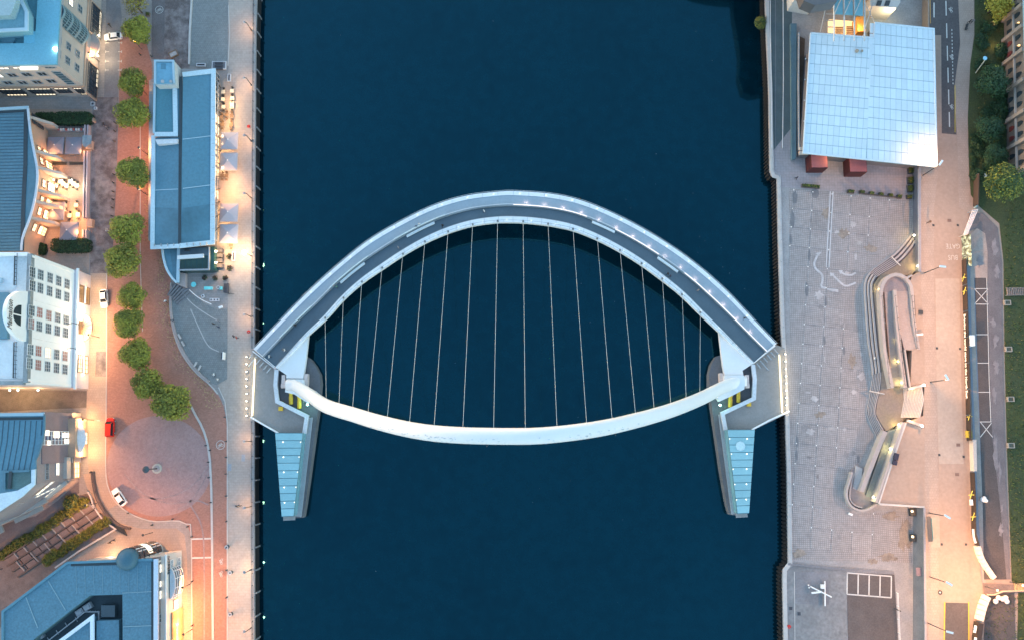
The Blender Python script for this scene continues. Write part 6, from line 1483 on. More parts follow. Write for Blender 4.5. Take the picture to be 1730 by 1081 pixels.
# ---- cars
def make_car(col, L=4.5, Wd=1.8, Hh=1.45, van=False):
    t = thing('parked_car', 'x', 'car', (0, 0, 0)); paint = Mt('car_' + col[0], col[1], .25, .02, .3, .01)
    xs = [-.5, -.48, -.40, -.2, 0, .2, .38, .46, .5]; ws = [.74, .88, .97, 1, 1, 1, .96, .84, .66]; zh = [.72, .86, .93, .95, .95, .93, .86, .76, .62]
    if van: zh = [.8, .95, 1.0, 1.0, 1.0, .98, .95, .9, .75]
    m = MB(); n = len(xs)
    for x, w_, z in zip(xs, ws, zh):
        y = Wd / 2 * w_; m.v += [Vector((x * L, -y * .96, .25)), Vector((x * L, -y, .55)), Vector((x * L, -y * .93, z)), Vector((x * L, y * .93, z)), Vector((x * L, y, .55)), Vector((x * L, y * .96, .25))]
    for i in range(n - 1):
        for k in range(5): m.f.append([i * 6 + k, i * 6 + k + 1, (i + 1) * 6 + k + 1, (i + 1) * 6 + k]); m.mi.append(0)
        m.f.append([i * 6 + 5, i * 6, (i + 1) * 6, (i + 1) * 6 + 5]); m.mi.append(0)
    m.f += [[0, 1, 2, 3, 4, 5], [(n - 1) * 6 + k for k in (5, 4, 3, 2, 1, 0)]]; m.mi += [0, 0]; m.obj('body', paint, t, smooth=False)
    a, b, c, d = ((-.42, -.28, .06, .22) if not van else (-.46, -.43, .18, .32)); yb, yt_ = Wd / 2 * .88, Wd / 2 * .70
    B = lambda x, y, z: Vector((x * L, y, z)); zb = .92; zt_ = Hh if not van else 1.85
    R0 = [B(b, -yt_, zt_), B(c, -yt_, zt_), B(c, yt_, zt_), B(b, yt_, zt_)]; Q0 = [B(a, -yb, zb), B(d, -yb, zb), B(d, yb, zb), B(a, yb, zb)]
    m = MB(); m.add(R0 + [p - Vector((0, 0, .06)) for p in R0], [[0, 1, 2, 3], [0, 4, 5, 1], [1, 5, 6, 2], [2, 6, 7, 3], [3, 7, 4, 0]])
    for p, q in zip(R0, Q0): m.tube(q, p, .05, n=4)
    m.obj('roof', paint, t); dn = Vector((0, 0, .05))
    g = Mt('car_glass', (.02, .022, .028), .08)
    for nm, q in (('windscreen', [Q0[1], Q0[2], R0[2] - dn, R0[1] - dn]), ('rear_window', [Q0[3], Q0[0], R0[0] - dn, R0[3] - dn]), ('side_window', [Q0[0], Q0[1], R0[1] - dn, R0[0] - dn]), ('side_window', [Q0[2], Q0[3], R0[3] - dn, R0[2] - dn])):
        MB().add(q, [[0, 1, 2, 3]]).obj(nm, g, t)
    for x in (-.31, .32):
        for y in (-1, 1):
            w_ = MB().tube((x * L, y * (Wd / 2 - .2), .32), (x * L, y * (Wd / 2 + .01), .32), .32, n=14).obj('wheel', Mt('tyre', (.02, .02, .02), .9), t); MB().tube((x * L, y * (Wd / 2), .32), (x * L, y * (Wd / 2 + .025), .32), .2, n=12).obj('rim', steel, w_)
    for y in (-1, 1):
        MB().box((.465 * L, y * Wd * .34, .66), (.28, .34, .14)).obj('headlight', Mt('head_lens', (.7, .7, .72), .1), t); MB().box((-.487 * L, y * Wd * .36, .76), (.12, .3, .16)).obj('taillight', Mt('tail_lens', (.45, .02, .02), .2), t)
        MB().box((.17 * L, y * (Wd / 2 + .08), .98), (.14, .2, .13)).obj('mirror', paint, t)
    return t
wc = make_car(('white', (.80, .80, .80)))
def carang(px0, py0, px1, py1): a, b = P(px0, py0), P(px1, py1); return math.atan2(b.y - a.y, b.x - a.x)
place(wc, P(193, 64.5, QZ + .06), carang(207, 62.5, 180, 65.5), 'white saloon car parked across the bays by the office entrance', 'white cars parked on the left bank')
place(wc, P(178, 505, QZ + .06), carang(178, 490, 179.5, 520), 'white saloon car parked along the kerb by the white hotel', 'white cars parked on the left bank')
place(wc, P(203.5, 838.5, QZ + .06), carang(209, 849, 195, 828), 'white hatchback stopped at the edge of the turning circle', 'white cars parked on the left bank')
rv = make_car(('red', (.62, .03, .02)), 4.5, 1.9, 1.5, True); place(rv, P(188.5, 721.5, QZ + .06), carang(188, 738, 189, 706), 'bright red van parked at the kerb above the turning circle')

# ---- lamp posts
def quay_lamp(base_px, head_px, lb, on=90, lamp=lampw, hz=7.1, zb=QZ, group='quayside lamp posts', bright=False):
    b = P(*base_px, zb); h = P(*head_px, hz)
    t = thing('lamp_post', lb, 'lamp post', b, group)
    top = Vector((b.x, b.y, hz + .35)); MB().tube(b, b + Vector((0, 0, .9)), .17, .13, 8).tube(b + Vector((0, 0, .9)), top, .10, .07, 8).obj('pole', steel_d, t)
    a = MB().path([top - Vector((0, 0, .25)), Vector((h.x, h.y, hz + .3))], .07, 5).obj('arm', steel_d, t)
    hd = MB(); hd.tube(h + Vector((0, 0, .02)), h + Vector((0, 0, .28)), .36, .22, 12); hd.obj('lamp_head', steel, t)
    MB().ball(h + Vector((0, 0, -.04)), .30 if not bright else .55, 10, 6, sz=.5).obj('lamp_bulb', lamp, t)
    if on: point('lamp_light', h - Vector((0, 0, .35)), AMBER if lamp is lampo else SOFT, on, .25, t)
    return t
QL = [(38, 'beside the paved upper terrace', 0), (132, 'right of the white framed planters', 0), (229, 'right of the northernmost pale parasol', 0), (327, 'right of the lit gap between parasols', 0), (427, 'glaring brightly south of the parasols', 900), (531, 'beside the fan terrace', 0), (745, 'just below the west landing of the bridge', 0), (857, 'beside the couple on the lower quay', 0), (966, 'near the bottom among the amber light', 700), (1066, 'at the bottom edge of the left quay', 400)]
lens_m = glow('quay_lens', (1.0, .52, .22), 26.0)
for y, lb, pw in QL:
    yb_ = 740 + (y - 740) / 1.0209
    quay_lamp((425, yb_), (412.5, y), 'slim quayside lamp post ' + lb, pw, lens_m, bright=(y == 427))
# tall road lamps, right
for (bx, by), (hx, hy), lb in (((1559, 297), (1589, 276), 'by the corner of the white pavilion roof'), ((1561, 462), (1592, 451), 'at the end of the long retaining wall'), ((1572, 645), (1599, 637), 'beside the stair of many treads'), ((1569, 866), (1600, 872), 'by the pale bay below the ramp'), ((1571, 974), (1603, 985), 'north of the asphalt patch'), ((1568, 1052), (1604, 1067), 'beside the asphalt patch at the bottom')):
    b = P(bx, by, RZ); hz = RZ + 7.6; h = P(hx, hy, hz); t = thing('street_lamp', 'tall road lamp with white lantern ' + lb, 'street lamp', b, 'tall lamps along the upper road')
    tp = Vector((b.x, b.y, hz)); MB().tube(b, tp, .13, .08, 8).obj('pole', steel_d, t); MB().path([tp, Vector((h.x, h.y, hz + .2))], .06, 5).obj('arm', steel_d, t)
    d = (Vector((h.x, h.y, 0)) - xy(b)).normalized(); hd = MB(); M_ = Matrix.Translation(h + Vector((0, 0, .15))) @ Matrix.Rotation(math.atan2(d.y, d.x), 4, 'Z'); hd.box(None, (1.5, .42, .22), M=M_); hd.obj('lantern', white, t)
    bb = MB(); bb.box(None, (1.2, .34, .06), M=M_ @ Matrix.Translation((0, 0, -.15))); bb.obj('lens', lampw, t)
    point('road_light', h - Vector((0, 0, .4)), (1.0, .47, .18), 2300 if by == 297 else 5200, .3, t)
for x, y, lb in ((1664, 990, 'at the foot of the step path'), (1706, 982, 'higher up beside the step path')):
    b = P(x, y, RZ); t = thing('street_lamp', 'short amber lamp ' + lb + ' at the lower right', 'street lamp', b, 'amber lamps of the step path')
    MB().tube(b, b + Vector((0, 0, 4.6)), .09, .06, 7).obj('pole', steel_d, t); MB().ball(b + Vector((0, 0, 4.75)), .2, 10, 7, sz=.7).obj('lamp_head', lampo, t)
    point('street_light', b + Vector((0, 0, 4.4)), ORANGE, 1200, .3, t)
# leaning path lamp
b = P(1648, 124, RZ); h = P(1666, 100, RZ + 8); t = thing('street_lamp', 'pale thin lamp standing in the green slope with a round blue head', 'street lamp', b)
MB().tube(b, P(1665.5, 100, RZ + 6.8), .12, .09, 8).obj('pole', Mt('cream_post', (.75, .72, .62), .5), t); MB().disc(P(1664, 99, RZ + 6.9), .5, 14, RZ + 7.0).obj('lamp_head', Mt('blue_disc', (.25, .5, .65), .4), t)
# amber street lamps of the brick road
for x, y, pw, lb in ((248, 160, 900, 'amber street lamp by the wall of the bar, left of its dark north roof'), (250, 262, 1300, 'amber street lamp by the bar wall near its middle'), (249, 330, 700, 'amber street lamp by the lower half of the bar wall'), (240, 84, 250, 'amber street lamp below the first street tree'), (158.7, 709, 900, 'amber street lamp with a small sign left of the red van'), (163, 850, 1700, 'amber street lamp behind the curved garden wall'), (258, 899, 1300, 'amber street lamp on the pavement above the domed tower'), (323, 985, 1500, 'amber street lamp on the kerb opposite the cream wall'), (325, 1062, 1800, 'amber street lamp at the bottom of the brick road'), (168, 570, 900, 'amber street lamp opposite the hotel canopy'), (4, 960, 700, 'amber street lamp at the left edge of the terraced garden'), (168, 105, 500, 'amber street lamp by the office shop windows')):
    b = P(x, y); t = thing('street_lamp', lb, 'street lamp', b, 'amber street lamps of the left bank')
    MB().tube(b, b + Vector((0, 0, 4.6)), .09, .06, 7).obj('pole', steel_d, t); MB().ball(b + Vector((0, 0, 4.8)), .22, 10, 7, sz=.7).obj('lamp_head', lampo, t); MB().disc(b + Vector((0, 0, 4.98)), .3, 12, b.z + 5.05).obj('cap', steel_d, t)
    point('street_light', b + Vector((0, 0, 4.45)), ORANGE, pw * 1.5, .3, t)
sg_ = thing('road_sign', 'small white road sign on a pole left of the red van', 'sign', P(167, 710)); MB().tube(P(170, 710), P(170, 710, QZ + 2.4), .06, n=6).obj('post', steel_d, sg_); MB().box(P(167.5, 710, QZ + 2.3), (.75, .1, .75)).obj('sign_plate', white, sg_)
# roundabout column
c = P(265.5, 791); t = thing('column_lamp', 'lamp column with dark lantern on a round pale base in the turning circle', 'lamp post', c)
MB().disc((c.x, c.y, QZ), 1.15, 28, QZ + .22).obj('base', Mt('pale_drum', (.5, .46, .38), .8, .1), t); MB().disc((c.x, c.y, QZ + .22), .75, 24, QZ + .3).obj('base_step', conc, t)
MB().tube(c, c + Vector((0, 0, 5.6)), .16, .10, 10).obj('pole', steel_d, t); m = MB(); m.tube(c + Vector((0, 0, 5.4)), c + Vector((0, 0, 5.9)), .35, .8, 12); m.tube(c + Vector((0, 0, 5.9)), c + Vector((0, 0, 6.3)), .8, .25, 12)
m.obj('lantern', Mt('lantern_dark', (.05, .07, .085), .5), t)

# ---- bollards, railings and small furniture of the left quay
bo = thing('bollard', 'x', 'bollard'); MB().tube((0, 0, 0), (0, 0, .95), .16, .13, 8).obj('post', steel_d, bo); MB().ball((0, 0, .98), .16, 8, 5).obj('cap', steel_d, bo)
for grp, lb, pts in (('bollards beside the brick road', 'black bollard in the line left of the brick road', [(196, 195), (195.5, 209), (195, 223), (194.5, 240), (193.5, 296), (193, 310), (192.5, 325), (192, 338), (191, 352), (190.5, 366)]),
    ('bollards along the quay kerb', 'black bollard in the line between brick lane and quay promenade', [(381, 704), (383, 745), (383, 772), (383, 800), (383, 837), (383.5, 880), (384, 925), (384, 962), (384, 1008)]),
    ('bollards round the turning circle', 'black bollard beside the white kerb of the turning circle', [(349, 752), (356, 760), (353, 780), (354, 806), (357, 848), (218, 866), (258, 886), (293, 876), (318, 889), (325, 906)]),
    ('bollards of the lower brick road', 'black bollard at the edge of the lower brick road', [(326, 981), (326, 1055), (238, 94), (257, 97)])):
    for i, (x, y) in enumerate(pts): place(bo, P(x, y), 0, lb.replace('black bollard', nth(i, len(pts)) + ' black bollard from the top'), grp)
rl = thing('quay_railing', 'long dark steel railing along the edge of the left quay', 'railing', P(428.5, 540))
def rail_run(t, pts, h=1.1, step=2.6, r=.045, mat=steel_d):
    q = MB()
    for u in (h * .5, h): q.path([p + Vector((0, 0, u)) for p in pts], r, 4)
    q.obj('rail', mat, t)
    L = sum((b - a).length for a, b in zip(pts, pts[1:])); n = max(2, int(L / step) + 1); first = None
    for i, p in enumerate(resample(pts, n)):
        if first is None: first = MB().tube((0, 0, 0), (0, 0, h + .05), .075, n=5).obj('post', mat, t); ORG[first.name] = ORG[t.name]; first.data.transform(Matrix.Translation(ORG[t.name])); o = first
        else: o = first.copy(); C.objects.link(o)
        o.location = p - ORG[t.name]
rail_run(rl, [P(430, -5), P(428, 300), P(427.5, 588)]); rl2 = thing('quay_railing', 'dark steel railing along the left quay below the bridge landing', 'railing', P(428, 880)); rail_run(rl2, [P(427, 712), P(427, 880), P(428, 1090)])
rr_ = thing('quay_railing', 'thin pale railing along the edge of the right quay', 'railing', P(1318, 450)); rail_run(rr_, [P(1302, 150), P(1304, 290), P(1316, 300), P(1319, 450), P(1323.5, 590)], mat=steel); rr2 = thing('quay_railing', 'thin pale railing along the right quay below the bridge landing', 'railing', P(1332, 850)); rail_run(rr2, [P(1330, 702), P(1333, 850), P(1335, 950)], mat=steel)
def life(px, py, z, lb): b = P(px, py, z); t = thing('lifebuoy_stand', lb, 'lifebuoy'); t.location = b; ORG[t.name] = Vector(b); MB().tube(b, b + Vector((0, 0, 1.2)), .07, n=6).obj('post', steel_d, t); m = MB(); m.ring((b.x, b.y - .08, b.z + 1.35), .2, .42, 16); m.box(b + Vector((0, 0, 1.3)), (.7, .14, .7)); m.obj('buoy', Mt('buoy_red', (.6, .04, .03), .5), t)
life(423, 217, QZ, 'red lifebuoy on the left quay railing beside the parasols'); life(423, 561, QZ, 'red lifebuoy on the railing above the west landing'); life(1330, 1055, QZ, 'red lifebuoy at the bottom of the right quay')
for x, y, lb in ((388, 789, 'left'), (411, 773, 'right')): MB().box(P(x, y, QZ + .03), (.8, 1.6, .06)).obj('floor_hatch', frame_g, None, '%s of two grey hatches in the promenade below the bridge' % lb, 'hatch', 'promenade hatches')
for x, y, lb in ((391, 966, 'round dark litter bin in the amber light of the lower quay'), (391, 1036, 'slim litter bin near the bottom of the promenade'), (385, 923, 'litter bin at the promenade edge above the amber light'), (371, 487, 'dark litter bin on the south terrace')):
    b = P(x, y); t = thing('litter_bin', lb, 'bin', b); MB().tube(b, b + Vector((0, 0, 1.0)), .42, .45, 12).obj('drum', steel_d, t); MB().ring((b.x, b.y, b.z + 1.01), .2, .46, 16).obj('rim', steel, t)
# planters and framed beds
def planter(px, py, w_, d_, lb, group=None, rz=0, fr=white, inner=soil, h=.55, plant=False, z=QZ):
    b = P(px, py, z); t = thing('planter', lb, 'planter', b, group); R_ = Matrix.Translation(b) @ Matrix.Rotation(rz, 4, 'Z')
    for sx, sy, lx, ly in ((0, -1, w_, .18), (0, 1, w_, .18), (-1, 0, .18, d_ - .36), (1, 0, .18, d_ - .36)):
        m = MB(); m.box(None, (lx, ly, h), M=R_ @ Matrix.Translation((sx * (w_ / 2 - .09), sy * (d_ / 2 - .09), h / 2))); m.obj('side', fr, t)
    m = MB(); m.box(None, (w_ - .36, d_ - .36, h - .15), M=R_ @ Matrix.Translation((0, 0, (h - .15) / 2))); m.obj('fill', inner, t)
    if plant:
        o = bpy.data.objects.new('foliage', leaf_mesh('foliage', int(120 + 90 * w_ * d_), lambda r: (Vector((r.uniform(-.5, .5) * (w_ - .3), r.uniform(-.5, .5) * (d_ - .3), h + abs(r.gauss(0, .25)))), Vector((0, 0, 1)), r.randint(0, 1)), .26, [leafd, leaf2], int(px))); C.objects.link(o); o.parent = t; o.rotation_euler = (0, 0, rz); ORG[o.name] = ORG[t.name]
    return t
pf = Mt('planter_frame', (.52, .52, .55), .5, .05); dkf = Mt('dark_fill', (.06, .065, .08), .8, .2)
planter(340.5, 111.5, 2.3, .85, 'small white framed bed left of the triple bed north of the bar', fr=pf, inner=dkf); planter(388, 133, .8, 2.0, 'upright white framed bed by the promenade, right of the bar', fr=pf, inner=dkf); planter(395.5, 434, .8, 2.3, 'upright white framed bed beside the south terrace booths', fr=pf, inner=dkf)
tb_ = planter(371, 112, 3.6, 2.1, 'large white framed bed split in three north of the bar', fr=pf, inner=Mt('bed_grey', (.18, .18, .2), .8))
for k in range(3): MB().box(P(370, 107.5 + k * 4.6, QZ + .5), (2.0, .42, .35)).obj('trough', dkf, tb_)
for x, y, rz, lb in ((343.6, 501, .5, 'tilted square planter on the edge of the south terrace'), (358, 507, 0, 'left of three square planters in a row on the south terrace'), (363.3, 507, 0, 'middle of three square planters in a row on the south terrace'), (368.6, 507, 0, 'right of three square planters in a row on the south terrace')): planter(x, y, .72, .72, lb, 'square planters of the south terrace', rz, pf, dkf)
for x, y, lb in ((251, 26, 'dark planter box above the upper right of the first street tree'), (247, 73, 'dark planter box below the first street tree'), ): planter(x, y, 1.0, .9, lb, 'dark planter boxes by the first tree', fr=Mt('rust_frame', (.18, .13, .10), .7), inner=dkf, plant=True)
for x, y, lb in ((158, 177, 'larger white framed tub at the corner of the dark square'), (162.5, 184.5, 'smaller white framed tub at the corner of the dark square')): planter(x, y, 1.0 if x < 160 else .7, 1.0 if x < 160 else .7, lb, fr=pf, inner=dkf)
planter(294, 93, 2.2, 1.6, 'tilted timber planter with pale sacks above the bar', rz=.5, fr=timber, inner=Mt('sacks', (.45, .4, .38), .9, .3, 2.0, .3))
# parasols
def parasol(cx, cy, sx, sy, lb, group, mat, z=5.6, peak=1.0):
    c = P(cx, cy, z); t = thing('parasol', lb, 'parasol', (c.x, c.y, QZ), group)
    m = MB(); a, b = sx / 2, sy / 2; q = [(-a, -b), (a, -b), (a, b), (-a, b)]
    base_ = [Vector((c.x + x, c.y + y, z - .1)) for x, y in q]; low = [p - Vector((0, 0, .28)) for p in base_]
    for k in range(4):
        m = MB(); m.add([base_[k], base_[(k + 1) % 4], Vector((c.x, c.y, z + peak)), low[k], low[(k + 1) % 4]], [[0, 1, 2], [3, 4, 1, 0]]); m.obj('canopy_panel', mat, t)
    MB().tube((c.x, c.y, QZ), (c.x, c.y, z + peak - .05), .08, n=8).obj('pole', steel, t); MB().ball((c.x, c.y, z + peak + .08), .16, 8, 5).obj('finial', white, t); MB().box((c.x, c.y, QZ + .1), (.9, .9, .2)).obj('base', conc, t)
for x, y, sx, sy, lb in ((387, 238, 4.3, 4.4, 'northernmost pale square parasol by the bar'), (386, 273, 4.3, 4.5, 'second pale square parasol down beside the bar, above the lit gap'), (386.5, 359.5, 4.4, 4.6, 'third pale square parasol down beside the bar, below the lit gap'), (386, 395, 4.4, 4.7, 'southernmost pale square parasol by the bar')): parasol(x, y, sx, sy, lb, 'pale parasols of the riverside bar', fabricl, 5.0, .8)
for x, y, sx, sy, lb in ((93, 246, 4.1, 4.4, 'left of the two flat blue grey parasols in the restaurant court'), (123.5, 246, 4.0, 4.4, 'right of the two flat blue grey parasols in the restaurant court'), (92.5, 356.5, 4.5, 4.6, 'upper grey parasol above the long dark hedge'), (116, 390.5, 4.4, 4.5, 'lower grey parasol next to the long dark hedge')): parasol(x, y, sx, sy, lb, 'grey parasols of the restaurant court', fabricg, 5.0, .3 if y < 300 else .9)
for x, y in ((376, 230), (376, 244), (376, 268), (376, 284), (376, 350), (376, 364), (376, 392)): point('parasol_lamp', P(x, y, QZ + 1.9), AMBER, 200, .15)
# tables and chairs
def make_table(w_, d_, top, chairs=True):
    t = thing('cafe_table', 'x', 'table', (0, 0, 0)); MB().box((0, 0, .74), (w_, d_, .05)).obj('table_top', top, t)
    for sx in (-1, 1):
        for sy in (-1, 1): MB().tube((sx * (w_ / 2 - .06), sy * (d_ / 2 - .06), 0), (sx * (w_ / 2 - .06), sy * (d_ / 2 - .06), .72), .03, n=4).obj('leg', steel_d, t)
    return t
def make_chair(mat):
    t = thing('cafe_chair', 'x', 'chair', (0, 0, 0)); MB().box((0, 0, .45), (.48, .48, .06)).obj('seat', mat, t); MB().box((0, -.22, .72), (.48, .05, .5)).obj('backrest', mat, t)
    for sx in (-1, 1):
        for sy in (-1, 1): MB().tube((sx * .2, sy * .2, 0), (sx * .2, sy * .2, .43), .025, n=4).obj('leg', steel_d, t)
    return t
tw_ = make_table(.95, .95, Mt('table_cream', (.72, .66, .52), .5)); td = make_table(.9, .9, timber); chd = make_chair(steel_d); cht = make_chair(timber)
def dine(x, y, proto, chair, lb, grp, cg, z=QZ, n=2, rz=0.0):
    p = P(x, y, z); place(proto, p, rz, lb, grp)
    for k in range(n):
        a = rz + (PI / 2 if n == 2 else 0) + 2 * PI * k / n; d = Vector((math.cos(a), math.sin(a), 0)) * .85; place(chair, p + d, math.atan2(d.y, d.x) + PI / 2, ('upper', 'lower')[k] + ' chair at ' + ' '.join(lb.split()[:11]), cg)
for x, y, lb in ((379, 157.5, 'upper left'), (393.5, 156, 'upper right'), (378, 170, 'middle left'), (394, 168.5, 'middle right'), (379, 183, 'lower left'), (393.5, 177, 'long lower right'), (393.5, 182.5, 'bottom right')): dine(x, y, tw_, chd, lb + ' cream table of the lit terrace right of the bar', 'cream tables on the bar terrace', 'chairs of the cream tables')
point('terrace_glow', P(386, 164, QZ + 2.6), AMBER, 420, .4); point('terrace_glow', P(386, 180, QZ + 2.6), AMBER, 300, .4); point('terrace_glow', P(385, 203, QZ + 2.6), AMBER, 600, .4); point('terrace_glow', P(386, 322, QZ + 3.0), ORANGE, 1000, .4); point('terrace_glow', P(389, 302, QZ + 2.5), AMBER, 450, .3); point('terrace_glow', P(392, 416, QZ + 2.2), AMBER, 500, .2)
for x, y, lb in ((376, 200, 'dark table by the bar wall above the first parasol'), (384, 196, 'upper dark table between cream tables and parasol'), (393, 198, 'outer dark table between cream tables and parasol'), (377, 213, 'small lit table touching the first parasol'), (392, 214, 'planter side table by the first parasol'), (377, 299, 'cluttered table above the lit gap'), (384, 299, 'second cluttered table above the lit gap'), (392, 415, 'lit corner table below the last parasol')): dine(x, y, td, cht, lb, 'dark tables on the bar terrace', 'chairs of the dark tables')
for i in range(9):
    x = 86 + i * 5.8; y = 312 + (i % 3 - 1) * 3.5; dine(x, y, tw_, chd, nth(i, 9) + ' cream table of the glowing court row', 'glowing row of court tables', 'chairs of the glowing row')
for i, (x, y) in enumerate(((87, 313), (101, 313), (115, 314), (131, 313))): point('festoon_lamp', P(x, y, QZ + 2.3), WARM, 420, .25); b = P(x, y - 3); t = thing('festoon_lamp', nth(i, 4) + ' bare bulb lamp over the glowing court tables', 'lamp', b, 'lamps over the court tables'); MB().tube(b, b + Vector((0, 0, 2.6)), .03, n=5).obj('pole', steel_d, t); MB().ball(b + Vector((0, 0, 2.7)), .17, 8, 5).obj('bulb', lampw, t)
for x, y, lb in ((113, 349, 'cream table by the upper grey parasol'), (131, 348, 'white bench table right of the upper grey parasol'), (120, 366, 'glowing table between the grey parasols'), (134, 364, 'white table right of the lower grey parasol')): dine(x, y, tw_, chd, lb, 'court tables by the grey parasols', 'chairs by the grey parasols')
for x, y, pw in ((118, 352, 500), (125, 365, 700), (132, 392, 400), (138, 255, 160), (70, 350, 300), (60, 395, 350), (80, 285, 350)): point('court_lamp', P(x, y, QZ + 2.0), ORANGE, pw, .2)
# sofa row behind the hedge, purple seat, court benches
sofa = thing('lounge_sofa', 'row of pale cushioned sofas along the hedge of the restaurant court', 'sofa', P(121, 219))
MB().box(P(121, 220, QZ + .3), (6.6, 1.0, .5)).obj('seat', Mt('sofa_grey', (.3, .3, .33), .9), sofa)
for k in range(11): MB().box(P(99 + k * 4.3, 219, QZ + .7), (.4, .6, .4)).obj('cushion', Mt('cushion_white', (.7, .66, .62), .9) if k % 3 else Mt('cushion_red', (.45, .12, .10), .9), sofa)
MB().box(P(121, 217, QZ + .6), (6.6, .25, 1.0)).obj('backrest', frame_d, sofa)
ps_ = thing('purple_seat', 'purple padded seat at the corner of the restaurant court', 'seat', P(73, 229)); MB().box(P(73, 229, QZ + .4), (1.0, 2.0, .7)).obj('cushion', Mt('purple_cloth', (.16, .10, .30), .9), ps_); MB().box(P(71, 229, QZ + .75), (.3, 2.0, 1.0)).obj('backrest', MATS['purple_cloth'], ps_)
for x, lb in ((101, 'left'), (129, 'right')):
    t = thing('court_bench', '%s dark bench below the flat blue grey parasols' % lb, 'bench', P(x, 277), 'benches below the flat parasols'); MB().box(P(x, 277, QZ + .45), (3.4, .6, .12)).obj('seat', steel_d, t); MB().box(P(x, 275, QZ + .8), (3.4, .12, .6)).obj('backrest', steel_d, t)
    for s in (-1, 1): MB().box(P(x + s * 10, 277, QZ + .2), (.12, .5, .4)).obj('leg', steel_d, t)
# double pale wall with pillars round the court
cw_ = thing('court_wall', 'pale double topped wall along the right side of the restaurant court', 'wall', P(149, 300))
for x0, x1, y0, y1 in ((150, 149.5, 214, 236), (149, 147, 258, 370), (147, 146.5, 390, 405)):
    for dx in (-3, 2): MB().wall([P(x0 + dx, y0), P(x1 + dx, y1)], .35, 1.1).obj('wall_run', Mt('lilac_wall', (.42, .37, .40), .8, .1), cw_)
for x, y, s in ((152, 246, 2.0), (153, 378, 1.9), (159, 204, .9)): MB().box(P(x, y, QZ + .6), (s * .5 if s < 1 else 1.4, s, 1.2)).obj('pier', stone_o if s < 1.95 else Mt('tan_pier', (.40, .31, .26), .8), cw_)
ct = thing('grey_awning', 'crumpled translucent grey sheet at the court wall right of the flat parasols', 'awning', P(147, 240))
m = MB()
for i in range(7):
    for j in range(5): m.v.append(P(139 + i * 2.6, 229 + j * 5.2 * (1 - abs(i - 2) * .09), QZ + 2.2 + .3 * math.sin(i * 1.7 + j)))
for i in range(6):
    for j in range(4): a = i * 5 + j; m.f.append([a, a + 1, a + 6, a + 5]); m.mi.append(0)
m.obj('sheet', Mt('grey_sheet', (.30, .32, .34), .8, .2), ct, smooth=True)
for x, y in ((140, 230), (154, 248)): MB().tube(P(x, y), P(x, y, QZ + 2.4), .06, n=5).obj('pole', steel_d, ct)
# south terrace: cyan lit tables, dark seating
def round_table(x, y, r, lb): b = P(x, y); t = thing('cyan_lit_table', lb, 'table', b, 'cyan lit tables of the south terrace'); MB().disc((b.x, b.y, QZ + .72), r, 10, QZ + .8).obj('table_top', cyan_t, t); MB().tube(b, b + Vector((0, 0, .72)), .08, n=6).obj('leg', steel, t); MB().disc((b.x, b.y, QZ), .3, 10, QZ + .05).obj('base', steel_d, t); return t
round_table(329, 482, .65, 'round cyan lit table on the south terrace')
for x, w_, lb in ((354, 2.1, 'long cyan lit table in the middle of the south terrace'), (375, .8, 'small square cyan lit table beside the dark sofa')):
    b = P(x, 488); t = thing('cyan_lit_table', lb, 'table', b, 'cyan lit tables of the south terrace'); MB().box(b + Vector((0, 0, .75)), (w_, .8, .08)).obj('table_top', cyan_t, t)
    for s in (-1, 1): MB().box(b + Vector((s * (w_ / 2 - .15), 0, .36)), (.1, .6, .7)).obj('leg', steel, t)
ds = thing('dark_sofa', 'dark corner sofa right of the small cyan lit table', 'sofa', P(382, 487)); MB().box(P(382, 487, QZ + .35), (1.0, 2.2, .5)).obj('seat', dkf, ds); MB().box(P(385, 487, QZ + .7), (.3, 2.3, .9)).obj('backrest', dkf, ds)
pbush = make_shrub('potted_plant', .75, .7, 260, .26, [Mt('maroon_leaf', (.06, .025, .03), .7), leafd, Mt('maroon_leaf2', (.09, .04, .04), .7)], 71)
for x, y, lb in ((347, 470, 'left'), (364, 471, 'middle'), (381, 470, 'right'), ): place(pbush, P(x, y, QZ + .1), x, '%s dark potted plant in the row under the conservatory' % lb, 'dark potted plants of the south terrace')
for x, y, lb in ((388, 434, 'dark potted plant left of the upright framed bed'), (388.5, 454, 'dark potted plant below the upright framed bed'), (357, 131, 'dark potted plant at the north east corner of the bar')): place(pbush, P(x, y, QZ + .1), x, lb, 'dark potted plants of the south terrace', 1.1)
bk = thing('bicycle', 'bicycle leaning by the promenade edge beside the dark sofa', 'bicycle', P(390, 497))
for s in (-.5, .5): m = MB(); m.path([P(390, 497, QZ + .36) + Vector((s + .33 * math.cos(a), .02, .33 * math.sin(a))) for a in [2 * PI * k / 12 for k in range(13)]], .035, 4); m.obj('wheel', steel_d, bk)
c = P(390, 497, QZ); q = [c + Vector(v) for v in ((-.5, 0, .36), (-.15, 0, .8), (.35, 0, .85), (.5, 0, .36), (0, 0, .36), (-.2, 0, .95), (.38, 0, 1.0))]
MB().path([q[0], q[1], q[2], q[3]], .03, 4).path([q[0], q[4], q[2]], .03, 4).path([q[4], q[1], q[5]], .03, 4).path([q[2], q[6], q[6] + Vector((0, .25, .05))], .03, 4).obj('frame', steel_d, bk); MB().box(q[5], (.26, .14, .05)).obj('saddle', steel_d, bk)
sb_ = MB().box(P(373, 519, QZ + .3), (.9, .5, .6), .3).obj('white_board', white, None, 'white board lying at the corner of the south terrace', 'board')
mp = thing('map_stand', 'upright information stand with white frame on the fan terrace edge', 'sign', P(377, 601)); MB().box(P(377, 601, QZ + .9), (.35, 1.5, 1.8)).obj('panel', dkf, mp); MB().box(P(378.5, 601, QZ + .9), (.12, 1.8, 2.0)).obj('frame', white, mp)
